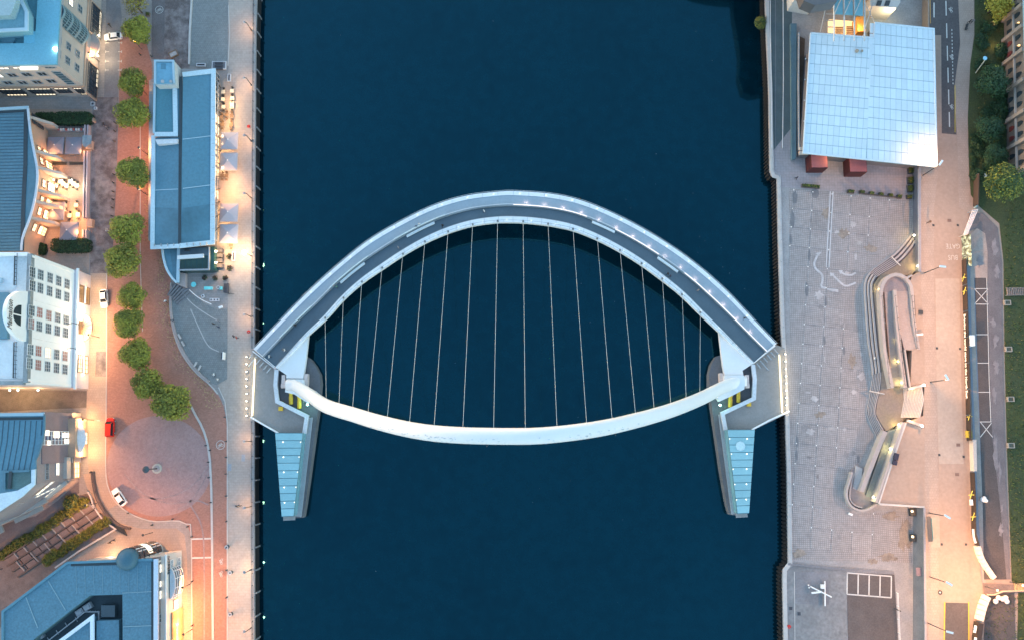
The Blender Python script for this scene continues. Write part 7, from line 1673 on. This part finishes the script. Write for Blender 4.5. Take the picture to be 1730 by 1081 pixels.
tw = thing('terrace_wall', 'low curved seat wall edging the fan terrace', 'wall', P(320, 595)); MB().wall([P(x, y) for x, y in [(q_[0] + 2, q_[1]) for q_ in fan]], .5, .45).obj('wall', Mt('seat_wall', (.36, .31, .30), .85, .12), tw)
for x, y, r in ((303, 568, .9), (309, 580, .95), (330, 615, -.75), (337, 621, -.75)): MB().box(P(x, y, QZ + .55), (.4, 1.3, .2), r * .6).obj('seat_slab', Mt('pale_slab', (.5, .46, .44), .8), tw)
tw2 = thing('terrace_rail', 'pale curved rail along the edge of the south terrace', 'railing', P(336, 500)); MB().path([P(x, y, QZ + 1.0) for x, y in curve2([(320, 490), (330, 499), (342, 507), (357, 514)], 10)], .1, 5).obj('rail', white, tw2)
for x, y in ((320, 490), (330, 499), (342, 507), (357, 514)): MB().tube(P(x, y), P(x, y, QZ + 1), .06, n=5).obj('post', white, tw2)

# ---- right quay: planters, bench steps, ramps, walls
for x, y, w_, lb in ((1368.5, 316, 4.4, 'long dark trough at the river end of the forecourt'), (1436, 325, 1.6, 'single dark trough in the gap of the forecourt row'), (1455, 326, 1.3, 'first small trough of the joined row'), (1471, 328, 1.1, 'second small trough of the joined row'), (1487, 329.5, 1.1, 'third small trough of the joined row'), (1503, 331.5, 1.1, 'fourth small trough of the joined row'), (1518, 333.5, 1.1, 'last small trough of the joined row')): planter(x, y, w_, .85, lb, 'troughs along the pavilion forecourt', -.09, Mt('dark_trough', (.08, .07, .07), .8), soil, .6, True)
for x, y, lb in ((1537, 289, 'top'), (1536.5, 306, 'second'), (1536, 320, 'third'), (1534.5, 334, 'bottom')): planter(x, y, 1.3, 1.7 if y < 330 else 1.0, lb + ' square planter in the column by the retaining wall', 'planters by the retaining wall', 0, MATS['dark_trough'], soil, .6, True)
bs = MB().wall([P(1455, 328, QZ + .1), P(1520, 335, QZ + .1)], .25, .35).obj('link_beam', MATS['dark_trough'], None, 'dark beam linking the small troughs of the forecourt row', 'beam')
outl = [(1540, 395), (1527, 412), (1510, 430), (1478, 453), (1466, 466), (1461, 484), (1463, 530), (1467, 580), (1474, 626), (1472, 650), (1467, 680), (1464, 697), (1470, 714), (1481, 738)]
innl = [(1549, 412), (1539, 426), (1521, 445), (1488, 465), (1480, 473), (1476, 488), (1481, 540), (1486, 590), (1490, 627), (1488, 655), (1482, 680), (1480, 698), (1487, 713), (1494, 725)]
NN = 60; oo = [Vector((x, y, 0)) for x, y in curve2(outl, NN)]; ii = [Vector((x, y, 0)) for x, y in curve2(innl, NN)]
MB().prism(PL([(1541, 430), (1549, 412)] and [(1549, 412), (1539, 426), (1521, 445), (1488, 465), (1478, 478), (1476, 488), (1481, 540), (1486, 590), (1490, 627), (1488, 655), (1482, 680), (1480, 698), (1487, 713), (1497, 728), (1525, 712), (1530, 705), (1538, 650), (1505, 655), (1492, 560), (1489, 500), (1500, 470), (1540, 464), (1553, 455), (1553, 412)], QZ + 1.2), QZ, QZ + 1.2).obj('sunken_terrace', Mt('brown_setts', (.30, .235, .20), .9, .2, .2, .15, col2=(.24, .19, .14)), kind='structure')
sp_ = thing('bench_steps', 'long curving flight of stone bench steps between the plaza and the ramps', 'steps', P(1470, 560))
tread = Mt('bench_stone', (.44, .38, .37), .85, .1, .4, .1); back_shade = Mt('step_shade', (.16, .13, .135), .9, .15)  # second colour paints the dark shadow behind each bench slab
def sq(k, f): return oo[k].lerp(ii[k], f)
fine_i = [k for k in range(NN) if (460 > oo[k].y > 430 and oo[k].x > 1470) or oo[k].y > 632]
runs = []; k = 0
while k < NN - 1:
    e = k; fi = (k in fine_i)
    while e < NN - 1 and (e in fine_i) == fi: e += 1
    runs.append((k, min(e, NN - 1), fi)); k = e if e > k else k + 1
for a, b_, fi in runs:
    if b_ - a < 1: continue
    n = 6 if fi else 3
    for s in range(n):
        zt_ = QZ + 1.2 * (s + 1) / n - (.02 if s == n - 1 else 0)
        A_ = [P(v.x, v.y, zt_) for v in (sq(k, s / n) for k in range(a, b_ + 1))]; B_ = [P(v.x, v.y, zt_) for v in (sq(k, (s + (.45 if fi else .48)) / n) for k in range(a, b_ + 1))]; C_ = [P(v.x, v.y, zt_ - .05) for v in (sq(k, (s + (.45 if fi else .48)) / n) for k in range(a, b_ + 1))]; D_ = [P(v.x, v.y, zt_ - .05) for v in (sq(k, (s + 1) / n) for k in range(a, b_ + 1))]
        MB().strip(A_, B_, .4 if not fi else .2).obj('step', tread, sp_); 
        dm = Vector((0, 0, -.02 if fi else -.16)); MB().strip([p + dm for p in C_], [p + dm for p in D_], .1).obj('step_back', back_shade, sp_)
for (a, b_) in (((1506, 434), (1521, 449)), ((1469, 660), (1494, 665))):
    m = MB(); m.path([P(*a, QZ + 1.0), P(*b_, QZ + 2.1)], .13, 6); m.tube(P(*a), P(*a, QZ + 1.0), .12, n=6); m.tube(P(*b_, QZ + 1.2), P(*b_, QZ + 2.1), .12, n=6); m.obj('handrail', Mt('pale_handrail', (.62, .54, .50), .5), sp_)
stt = thing('stair', 'wide stair of many pale treads rising to the upper road', 'stair', P(1542, 678))
for k in range(13):
    f0, f1 = k / 13, (k + .6) / 13; z = QZ + 1.2 + (RZ - QZ - 1.2) * (k + 1) / 13
    for g0, g1, m_, dzz in ((k / 13, (k + .55) / 13, Mt('nosing', (.60, .52, .47), .8, .05), 0), ((k + .55) / 13, (k + 1) / 13, Mt('tread_tan', (.33, .27, .24), .85, .1), -.02)):
        q = []
        for px0, px1, py in ((1526, 1557, 657 if True else 0), (1527.5, 1562, 675), (1522, 1555, 705)): q.append((px0, px1, py))
        A_ = [P(x0 + (x1 - x0) * g0, (653 + (648 - 653) * g0) if i == 0 else y + (0 if i == 1 else g0 * 0), z + dzz) for i, (x0, x1, y) in enumerate(q)]; B_ = [P(x0 + (x1 - x0) * g1, (653 + (648 - 653) * g1) if i == 0 else y, z + dzz) for i, (x0, x1, y) in enumerate(q)]
        MB().strip(A_, B_, .35).obj('tread' if dzz == 0 else 'tread_back', m_, stt)
wallm = Mt('ramp_wall', (.38, .34, .33), .8, .1, .4, .08); rampm = Mt('ramp_floor', (.36, .30, .28), .85, .1, .2, .1)
rp = thing('upper_ramp', 'folded ramp between pale walls with a round head at its north end', 'ramp', P(1515, 560))
MB().strip([P(1494, 492, QZ + 2.2), P(1499, 560, QZ + 1.75), P(1507, 652, QZ + 1.22)], [P(1511, 492, QZ + 2.2), P(1516, 560, QZ + 1.75), P(1530, 652, QZ + 1.22)], .8).obj('ramp_floor', rampm, rp)
MB().strip([P(1512, 492, QZ + 2.25), P(1520, 560, QZ + 2.65), P(1528, 590, QZ + 2.9)], [P(1536, 492, QZ + 2.25), P(1545, 560, QZ + 2.65), P(1548, 592, QZ + 2.9)], .8).obj('ramp_floor', rampm, rp)
hd_ = [(1492, 494), (1493, 482), (1499, 472), (1509, 467), (1521, 468), (1532, 475), (1538, 486), (1539, 494)]
MB().prism(PL(hd_, QZ + 2.2), QZ + 1, QZ + 2.2).obj('landing', Mt('landing_mauve', (.27, .23, .235), .85, .1), rp)
def rwall(t, pts, z0, z1, th=.75, nm='wall', mt=None, n=None):
    pts = curve2(pts, n) if n else pts; m = MB(); n = len(pts); b = [P(x, y, z1) for x, y in pts]; m.wall([Vector((p.x, p.y, z0)) for p in b], th, z1 - z0); return m.obj(nm, mt or wallm, t)
rwall(rp, [(1508, 655), (1497, 600), (1493, 560), (1489, 500), (1491, 483), (1499, 470), (1512, 464), (1526, 467), (1537, 478), (1541, 494), (1544, 540), (1552, 590)], QZ + 1.0, QZ + 3.1, .8, n=40)
rwall(rp, [(1512, 490), (1516, 545), (1522, 600), (1530, 655)], QZ + 1.2, QZ + 3.1, .8)
rwall(rp, [(1529, 590), (1538, 655)], QZ + 1.2, QZ + 3.4, .35)
for a, b_ in (((1512, 500), (1529, 650)), ((1490, 500), (1503, 648)), ((1540, 500), (1550, 588))):
    q = MB(); q.path([P(*a, QZ + 3.8), P(*b_, QZ + 3.8)], .05, 4)
    for k in range(9): c = P(a[0] + (b_[0] - a[0]) * k / 8, a[1] + (b_[1] - a[1]) * k / 8, QZ + 3.1); q.tube(c, c + Vector((0, 0, .7)), .06, n=4)
    q.obj('handrail', steel_d, rp)
rwall(rp, [(1541, 465), (1530, 472)], QZ + 1, RZ + .3, .4)
lr = thing('lower_ramp', 'straight ramp between grey walls ending in a round turn by the lower yard', 'ramp', P(1480, 790))
MB().strip([P(1500, 727, QZ + 1.22), P(1462, 838, QZ + .3)], [P(1524, 722, QZ + 1.22), P(1483, 842, QZ + .3)], .6).obj('ramp_floor', Mt('ramp_green', (.25, .26, .25), .85, .1), lr)
rwall(lr, [(1496, 728), (1476, 778), (1456, 830)], QZ, QZ + 2.2, 1.0)
rwall(lr, [(1527, 713), (1505, 776), (1481, 848)], QZ, RZ + .35, .5); 
rwall(lr, [(1530.5, 714), (1508, 779), (1485, 850)], QZ + 2, RZ + .35, .4, mt=kerbm)
MB().prism(PL([(1438, 795), (1447, 786), (1460, 790), (1456, 828), (1464, 838), (1482, 842), (1476, 855), (1460, 862), (1444, 854), (1436, 838)], QZ + .3), QZ, QZ + .3).obj('landing', MATS['landing_mauve'], lr)
MB().strip([P(1441, 825, QZ + .35), P(1446, 786, QZ + .6)], [P(1454, 829, QZ + .35), P(1457, 791, QZ + .6)], .3).obj('pale_ramp', Mt('pale_ramp', (.46, .43, .42), .85, .1), lr)
rwall(lr, [(1440, 797), (1436, 812), (1431, 830), (1433, 846), (1442, 857), (1456, 862), (1470, 859), (1481, 851), (1487, 846)], QZ, QZ + 1.3, .45, n=26)
rwall(lr, [(1443, 799), (1439, 815), (1436, 831), (1437, 844), (1445, 853), (1457, 857)], QZ, QZ + 1.0, .3, n=20)
rwall(lr, [(1486, 851), (1562, 856)], QZ, RZ + .25, .45, mt=kerbm)
for b_ in range(2): MB().box(P(1513.5 + b_ * -2.5, 771 + b_ * 10, RZ + .5), (1.0, 1.6 - .6 * b_, .8), -.3).obj('dark_bin', Mt('bin_navy', (.03, .03, .055), .7), None, ('larger' if b_ == 0 else 'smaller') + ' dark navy bin behind the wall of the lower ramp', 'bin', 'navy bins by the lower ramp')
# retaining wall copings and wall lights
rw = thing('retaining_wall', 'long grey retaining wall with pale coping below the upper road, by the pavilion', 'wall', P(1549, 380)); MB().wall([P(1553, 284, RZ), P(1553.5, 460, RZ)], .5, .35).obj('coping', Mt('grey_coping', (.30, .29, .32), .8, .1), rw); MB().prism([P(1541, 286), P(1545, 430), P(1552, 458), P(1552.6, 458, RZ), P(1552.6, 285, RZ)], QZ, RZ - .3).obj('batter', Mt('batter_grey', (.12, .125, .16), .8, .15), rw)
MB().path([P(1551, 286, RZ + 1.2), P(1551.5, 458, RZ + 1.2)], .06, 5).obj('handrail', steel, rw)
rw2 = thing('retaining_wall', 'broad grey battered retaining wall at the lower right beside the yard', 'wall', P(1552, 960))
b0, b1_, t0, t1 = P(1543, 858), P(1542, 1100), P(1560.3, 858, RZ - .2), P(1562.5, 1100, RZ - .2)
MB().add([b0, b1_, t1, t0, Vector((t0.x + .05, t0.y, QZ)), Vector((t1.x + .05, t1.y, QZ))], [[0, 1, 2, 3], [0, 3, 4], [1, 5, 2]]).obj('batter', Mt('batter_concrete', (.16, .155, .165), .85, .2, .3, .15), rw2); MB().wall([P(1561, 857, RZ), P(1562, 960, RZ), P(1563, 1100, RZ)], .45, .3).obj('coping', MATS['grey_coping'], rw2)
yl = glow('wall_lamp_yellow', (1.0, .86, .35), 1.6)
for x, y, z, lb in ((1545, 398, RZ, 'on the retaining wall above the bench steps'), (1551, 450, RZ, 'at the lower end of the retaining wall'), (1489, 488.5, QZ + 3, 'highest on the left wall of the upper ramp'), (1490.5, 516.6, QZ + 3, 'second on the left wall of the upper ramp'), (1493.4, 545, QZ + 3, 'third on the left wall of the upper ramp'), (1519, 574.7, QZ + 3.0, 'highest on the middle wall of the upper ramp'), (1522.4, 610, QZ + 3.0, 'halfway on the middle wall of the upper ramp'), (1526, 646, QZ + 3.0, 'lowest on the middle wall of the upper ramp'), (1519, 717, RZ, 'at the head of the lower ramp'), (1505, 757.6, RZ, 'halfway along the lower ramp'), (1476.4, 839, RZ, 'at the round turn of the lower ramp')):
    b = P(x, y, z - .5); t = thing('wall_light', 'small round wall light ' + lb, 'wall light', b, 'wall lights of the ramps'); MB().box(b + Vector((.15, 0, 0)), (.3, .3, .3)).obj('housing', steel, t); MB().ball(b + Vector((-.15, 0, .1)), .24, 8, 6).obj('lens', lampw, t)
    point('wall_glow', b + Vector((-.6, 0, -.3)), (1.0, .80, .25), 90, .12, t)
for x, y in ((1536, 656), (1558, 651), (1528, 712), (1556, 706)): pass
for a, b_, lb in (((1533, 657), (1561, 650), 'upper'), ((1531, 710), (1558, 719), 'lower')):
    t = thing('stair_wall', 'pale lit %s side wall of the wide stair' % lb, 'wall', P(*a, RZ)); MB().wall([P(*a, RZ), P(*b_, RZ)], .6, .5).obj('wall', wallm, t); MB().ball(P(*b_, RZ + .8), .28, 8, 5).obj('lamp', lampw, t); point('stair_lamp', P(a[0] + 10, (a[1] + b_[1]) / 2 + (6 if lb == 'upper' else -6), RZ + .9), AMBER, 150, .2, t)
MB().box(P(1555.5, 527.5, RZ + .1), (1.0, 1.0, .25)).obj('vent_box', steel_d, None, 'dark square vent box on the paving right of the upper ramp', 'vent'); MB().box(P(1553, 565, RZ + .3), (1.6, .4, .6), .1).obj('low_bollard_bar', white, None, 'short white barrier bar by the right end of the upper ramp', 'barrier')
MB().box(P(1437, 868, QZ + .2), (.9, .5, .4), -.4).obj('white_box', white, None, 'little white box on the plaza below the round ramp turn', 'box')
for x, y, lb in ((1535, 865, 'upper'), (1536, 908, 'lower')):
    t = thing('inspection_lamp', '%s squat dark lamp at the foot of the battered wall' % lb, 'lamp', P(x + 5, y)); MB().box(P(x + 6, y, QZ + .5), (1.2, 1.6, 1.0)).obj('housing', steel_d, t); MB().ball(P(x + 6, y - 2, QZ + 1.1), .25, 8, 5).obj('lens', lampo, t)
# yard mast and bits
yc = thing('yard_davit', 'white tripod davit with long booms standing in the lower yard', 'davit', P(1392, 1002)); q = MB()
q.tube(P(1393.5, 981, QZ + .4), P(1394, 1023, QZ + .4), .16, n=6).obj('boom', white, yc); MB().tube(P(1369, 990, QZ + .5), P(1405, 1008, QZ + 1.2), .16, n=6).obj('boom', white, yc); MB().tube(P(1371, 1001, QZ + .5), P(1388, 999, QZ + .8), .22, n=6).obj('leg', white, yc); MB().box(P(1390, 990, QZ + .5), (.9, .9, .8)).obj('counterweight', white, yc)
for x, y in ((1366, 988), (1367, 992)): MB().ball(P(x, y, QZ + .2), .2, 6, 4).obj('pulley', white, yc)
for x, y, lb in ((1350, 1036, 'dark square hatch in the lower yard'), (1336, 1027, 'round dark hatch by the yard edge')): MB().box(P(x, y, QZ + .05), (.7, .7, .08)).obj('yard_hatch', dkf, None, lb, 'hatch')
tg = thing('yard_barrier', 'dark swing barrier at the right side of the car park', 'barrier', P(1515, 1030)); MB().tube(P(1511, 1027, QZ + .9), P(1522, 1032, QZ + .9), .14, n=6).obj('arm', steel_d, tg); MB().tube(P(1512, 1027), P(1512, 1027, QZ + 1.0), .14, n=6).obj('post', steel_d, tg)
yw = thing('yard_fence', 'thin white fence along the right side of the car park', 'fence', P(1517, 1060)); rail_run(yw, [P(1514, 1000), P(1518, 1090)], 1.0, 2.5, .05, white)
MB().box(P(1552, 965, QZ + 2), (1.2, 1.8, .2)).obj('wall_sign', Mt('sign_mauve', (.2, .16, .2), .6), None, 'dark plate on the battered retaining wall', 'sign')

# ---- hoarding with banner along the road, white barriers
hb = thing('hoarding', 'long dark hoarding with white lettering along the upper road', 'hoarding', P(1629, 600, RZ)); bann = Mt('banner_black', (.03, .024, .024), .7, .15)
hl = [(1628.0, 440), (1628.5, 520), (1631, 600), (1634, 690), (1636.5, 742)]
for k in range(7):
    p = [P(x, y, RZ) for x, y in [(1624.5 + (1633 - 1624.5) * f, 440 + 305 * f) for f in (k / 7, (k + .97) / 7)]]
    # leaning board: its lettered face looks up towards the river
    a, b_ = p; up = Vector((0, 0, 1.9)); th = Vector((.12, 0, 0)); f_ = [a, b_, b_ + up, a + up]
    MB().add(f_ + [v + th for v in f_], [[0, 1, 2, 3], [7, 6, 5, 4], [0, 4, 5, 1], [1, 5, 6, 2], [2, 6, 7, 3], [3, 7, 4, 0]]).obj('banner_panel', bann, hb)
a, b_ = P(1626.2, 525, RZ), P(1630.6, 680, RZ); mid = (a + b_) / 2 + Vector((-.1, 0, 1.0)); xd = (b_ - a).normalized(); ud = Vector((0, 0, 1)); nd = xd.cross(ud).normalized()
if nd.x > 0: nd = -nd
R_ = Matrix((( xd.x, ud.x, nd.x, 0), (xd.y, ud.y, nd.y, 0), (xd.z, ud.z, nd.z, 0), (0, 0, 0, 1)))
text('Bringing the world stage to the North East', 1.15, Matrix.Translation(mid + nd * .05) @ R_, white, hb, extr=.005, bold=.035, sx=1.0, label='white banner lettering')
for y0, y1, wd in ((742, 795, 1.2),): MB().prism([P(1637, y0, RZ), P(1643, y0, RZ), P(1644, y1, RZ), P(1639, y1, RZ)], RZ, RZ + 1.6).obj('white_board', Mt('hoarding_white', (.46, .42, .39), .6, .1), hb)
MB().box(P(1636.5, 733, RZ + .6), (.9, 1.6, 1.2)).obj('yellow_box', Mt('olive_yellow', (.4, .33, .05), .6), hb)
hb2 = thing('hoarding', 'dark hoarding with small yellow marks below the white boards', 'hoarding', P(1642, 850, RZ))
for k in range(6):
    pts = [(1638.5, 797), (1640, 830), (1641, 860), (1640.5, 885), (1642, 905), (1647, 920)]
    q_ = [P(x, y, RZ) for x, y in curve2(pts, 7)][k:k + 2]; up = Vector((0, 0, 1.9)); f_ = [q_[0], q_[1], q_[1] + up, q_[0] + up]; th = Vector((.12, 0, -.06)); MB().add(f_ + [v + th for v in f_], [[0, 1, 2, 3], [7, 6, 5, 4], [0, 4, 5, 1], [1, 5, 6, 2], [2, 6, 7, 3], [3, 7, 4, 0]]).obj('banner_panel', bann, hb2)
MB().wall([P(1643.8, 893, RZ + 1.2), P(1645, 906, RZ + 1.2), P(1648.5, 917, RZ + 1.3)], .5, .05).obj('white_print', white, hb2); MB().box(P(1641, 848, RZ + 1.4), (.7, 1.3, .15)).obj('white_poster', white, hb2)
hb3 = thing('hoarding', 'dark graffitied hoarding north of the bus gate lettering', 'hoarding', P(1647, 320, RZ)); MB().wall([P(1645.5, 298, RZ), P(1644.5, 350, RZ)], .2, 2.2).obj('board', Mt('hoarding_brown', (.07, .05, .04), .8, .2), hb3); MB().wall([P(1648, 296, RZ), P(1646, 352, RZ)], .3, 1.2).obj('tarpaulin', Mt('tarp_blue', (.3, .45, .5), .7, .4, 2.0), hb3)
ym = Mt('graffiti_yellow', (.55, .5, .10), .7); gm = Mt('graffiti_green', (.16, .40, .30), .7, .4, 2.5, .3)
hb4 = thing('hoarding', 'hoarding covered with green and white graffiti beside the bus gate lettering', 'hoarding', P(1627, 420, RZ))
for k in range(3): a, b_ = P(1624 + k * .7, 399 + k * 18, RZ), P(1624.7 + k * .7, 416 + k * 18, RZ); up = Vector((1.0, 0, 2.2)); f_ = [a, b_, b_ + up, a + up]; th = Vector((.12, 0, -.06)); MB().add(f_ + [v + th for v in f_], [[0, 1, 2, 3], [7, 6, 5, 4], [0, 4, 5, 1], [1, 5, 6, 2], [2, 6, 7, 3], [3, 7, 4, 0]]).obj('board', Mt('graffiti_base', (.08, .10, .08), .8, .5, 1.5, .4, col2=(.35, .50, .42), c2w=.56), hb4)
for x, y, lb in ((1627.5, 470, 'upper'), (1629.3, 492, 'middle'), (1637.5, 703, 'lower'), (1640.5, 835, 'bottom'), (1644, 872, 'last')): 
    m = MB(); c = P(x, y, RZ + 1.3); m.tube(c - Vector((.3, .9, 0)), c + Vector((.3, .9, .2)), .09, n=5); m.tube(c - Vector((.45, .1, .2)), c + Vector((.45, .0, .5)), .08, n=5); m.obj('yellow_mark', ym, hb if y < 750 else hb2)
gh = thing('site_gate', 'white slatted gate leaning at the head of the fenced lane', 'gate', P(1636, 374, RZ))
A0, A1, B0, B1 = P(1643, 356, RZ + 2), P(1652, 354, RZ + 2), P(1628, 397, RZ + 2), P(1634, 396, RZ + 2)
for k in range(4): f = k / 3; MB().path([A0.lerp(A1, f), B0.lerp(B1, f)], .12, 6).obj('slat', Mt('gate_white', (.7, .62, .6), .6, .08), gh)
for f in (0, .33, .66, 1): MB().path([A0.lerp(B0, f), A1.lerp(B1, f)], .1, 5).obj('crossbar', MATS['gate_white'], gh)
for p in (A0, A1, B0, B1): MB().tube(Vector((p.x, p.y, RZ)), p, .09, n=6).obj('post', steel, gh)
for nm, pts, lb, rng in (('barrier_run', [(1648, 921), (1653, 938), (1662, 955), (1676, 975)], 'curved run of white plastic barriers north of the step path', 9), ('barrier_run', [(1664, 1005), (1657, 1022), (1651, 1046)], 'curved run of white plastic barriers south of the step path', 6)):
    t = thing(nm, lb, 'barrier', P(*pts[1], RZ)); q_ = [P(x, y, RZ) for x, y in curve2(pts, rng)]
    for k in range(rng - 1): a, b_ = q_[k], q_[k + 1]; b_ = a.lerp(b_, .94); MB().wall([a, b_], 1.0 if rng == 9 else 1.5, 1.2).obj('barrier', Mt('barrier_white', (.60, .55, .49), .5, .05), t)
hb5 = thing('hoarding', 'dark hoarding with white print at the bottom right', 'hoarding', P(1648, 1070, RZ)); MB().wall([P(1649, 1049, RZ), P(1646, 1075, RZ), P(1645, 1100, RZ)], 1.1, 2.0).obj('board', bann, hb5)
for y in (1062, 1082): MB().wall([P(1648.4, y - 6, RZ + 2.02), P(1646.4, y + 6, RZ + 2.02)], .6, .03).obj('white_print', white, hb5)
hr_ = thing('hand_barrier', 'pale lit handrail climbing along the step path at the lower right', 'railing', P(1690, 1000, RZ)); MB().path([P(x, y, RZ + 1.3) for x, y in ((1668, 1004), (1680, 1004), (1695, 998), (1745, 997))], .16, 6).obj('rail', Mt('rail_tan', (.5, .36, .26), .6), hr_)
for x, y in ((1668, 1004), (1680, 1004), (1695, 998)): MB().tube(P(x, y, RZ), P(x, y, RZ + 1.3), .08, n=5).obj('post', steel, hr_)
for k in range(8): MB().box(P(1715 + k * 2.6, 991, RZ + .2 + k * .06), (.2, 1.6, .3)).obj('step', Mt('step_tan', (.42, .34, .2), .8), hr_)
sl2 = thing('sleeper_steps', 'flight of timber sleeper steps up the grass bank', 'steps', P(1715, 493, RZ))
for k in range(11): MB().box(P(1702 + k * 3.1, 493, RZ + .2 + k * .05), (.2, 1.7, .35)).obj('sleeper', Mt('sleeper_grey', (.22, .2, .19), .85, .2), sl2)
for y in (487, 499.5): MB().path([P(1698, y, RZ + .6), P(1740, y - 1, RZ + 1.2)], .07, 5).obj('side_rail', Mt('sleeper_grey', (.22, .2, .19)), sl2)
for y, x, lb in ((512, 1700, 'just below the sleeper steps'), (590, 1702, 'second below the sleeper steps'), (674, 1705.5, 'level with the foot of the wide stair'), (752, 1706, 'lowest on the grass bank')):
    planter(x, y, 1.5, 1.2, 'square pale framed manhole box on the grass, ' + lb, 'pale boxes at the foot of the grass bank', 0, Mt('box_pale', (.27, .26, .23), .8), Mt('box_dark', (.08, .09, .07), .9), .7, z=RZ)
MB().prism(PL([(1638.5, 566), (1646.5, 566), (1647.5, 584), (1639.5, 584)], RZ + 2), RZ, RZ + 2.0).obj('site_cabin', Mt('cabin_blue_white', (.58, .72, .80), .5, .03), None, 'small pale blue cabin roof on the path behind the hoarding', 'cabin')
bg_ = thing('rubble_sack', 'heap of white sacks lying on the parking lane', 'sack', P(1663, 843, RZ))
for x, y, r in ((1660, 843, .55), (1663, 841, .5), (1666, 845, .45), (1662, 845, .4)): MB().ball(P(x, y, RZ + .35), r, 10, 6, sz=.7).obj('sack', Mt('sack_white', (.78, .74, .72), .7, .1), bg_)
for i, (x, y) in enumerate(((1682, 1015), (1687, 1009), (1694, 1011), (1699, 1009), (1701, 1015))): MB().ball(P(x, y, RZ + .4), .6, 10, 7, sz=.8).obj('boulder', Mt('boulder_white', (.70, .64, .62), .8, .12, 1.2, .1), None, nth(i, 5) + ' white boulder from the left by the step path', 'boulder', 'white boulders by the step path')
dm_ = thing('road_hydrant', 'dark ring shaped post cover on the lit road near the bottom', 'post', P(1588, 1000, RZ)); MB().ring((P(1588, 1000, RZ).x, P(1588, 1000, RZ).y, RZ + .12), .25, .5, 16).obj('ring', steel_d, dm_); MB().tube(P(1588, 1000, RZ), P(1588, 1000, RZ + .35), .2, n=8).obj('cap', steel, dm_)
br_ = thing('bus_shelter', 'narrow dark framed bus shelter beside the pale bay', 'shelter', P(1570, 900, RZ)); MB().box(P(1570.5, 893, RZ + 2.3), (.9, 5.6, .12)).obj('roof', frame_d, br_)
for y in (876, 910): MB().tube(P(1570, y, RZ), P(1570, y, RZ + 2.3), .08, n=6).obj('post', frame_d, br_)
MB().box(P(1572, 893, RZ + 1.2), (.05, 5.0, 1.9)).obj('pane', glasst, br_)
for x, y in ((1641, 20),): pass
bnch = thing('path_bench', 'dark slatted bench beside the pink path', 'bench', P(1634, 46, RZ)); MB().box(P(1633, 46, RZ + .45), (.5, 1.8, .1), -.4).obj('seat', steel_d, bnch); MB().box(P(1634, 46, RZ + .75), (.1, 1.8, .5), -.4).obj('backrest', steel_d, bnch)
for d in (-.6, .6): MB().box(P(1633, 46 + d * 6, RZ + .2), (.4, .1, .4)).obj('leg', steel_d, bnch)
for x, y, lb in ((1655, 296, 'pale blue'), (1664, 297, 'white')): 
    t = thing('rubbish_bag', '%s bag of rubbish at the edge of the big hillside tree' % lb, 'bag', P(x, y, RZ)); MB().ball(P(x, y, RZ + .4), .5, 8, 6, sz=.9).obj('bag', Mt('bag_blue', (.35, .6, .68), .6) if 'blue' in lb else sack if False else MATS['sack_white'], t); MB().tube(P(x, y, RZ + .8), P(x, y, RZ + 1.0), .12, .05, n=6).obj('neck', MATS['sack_white'], t)
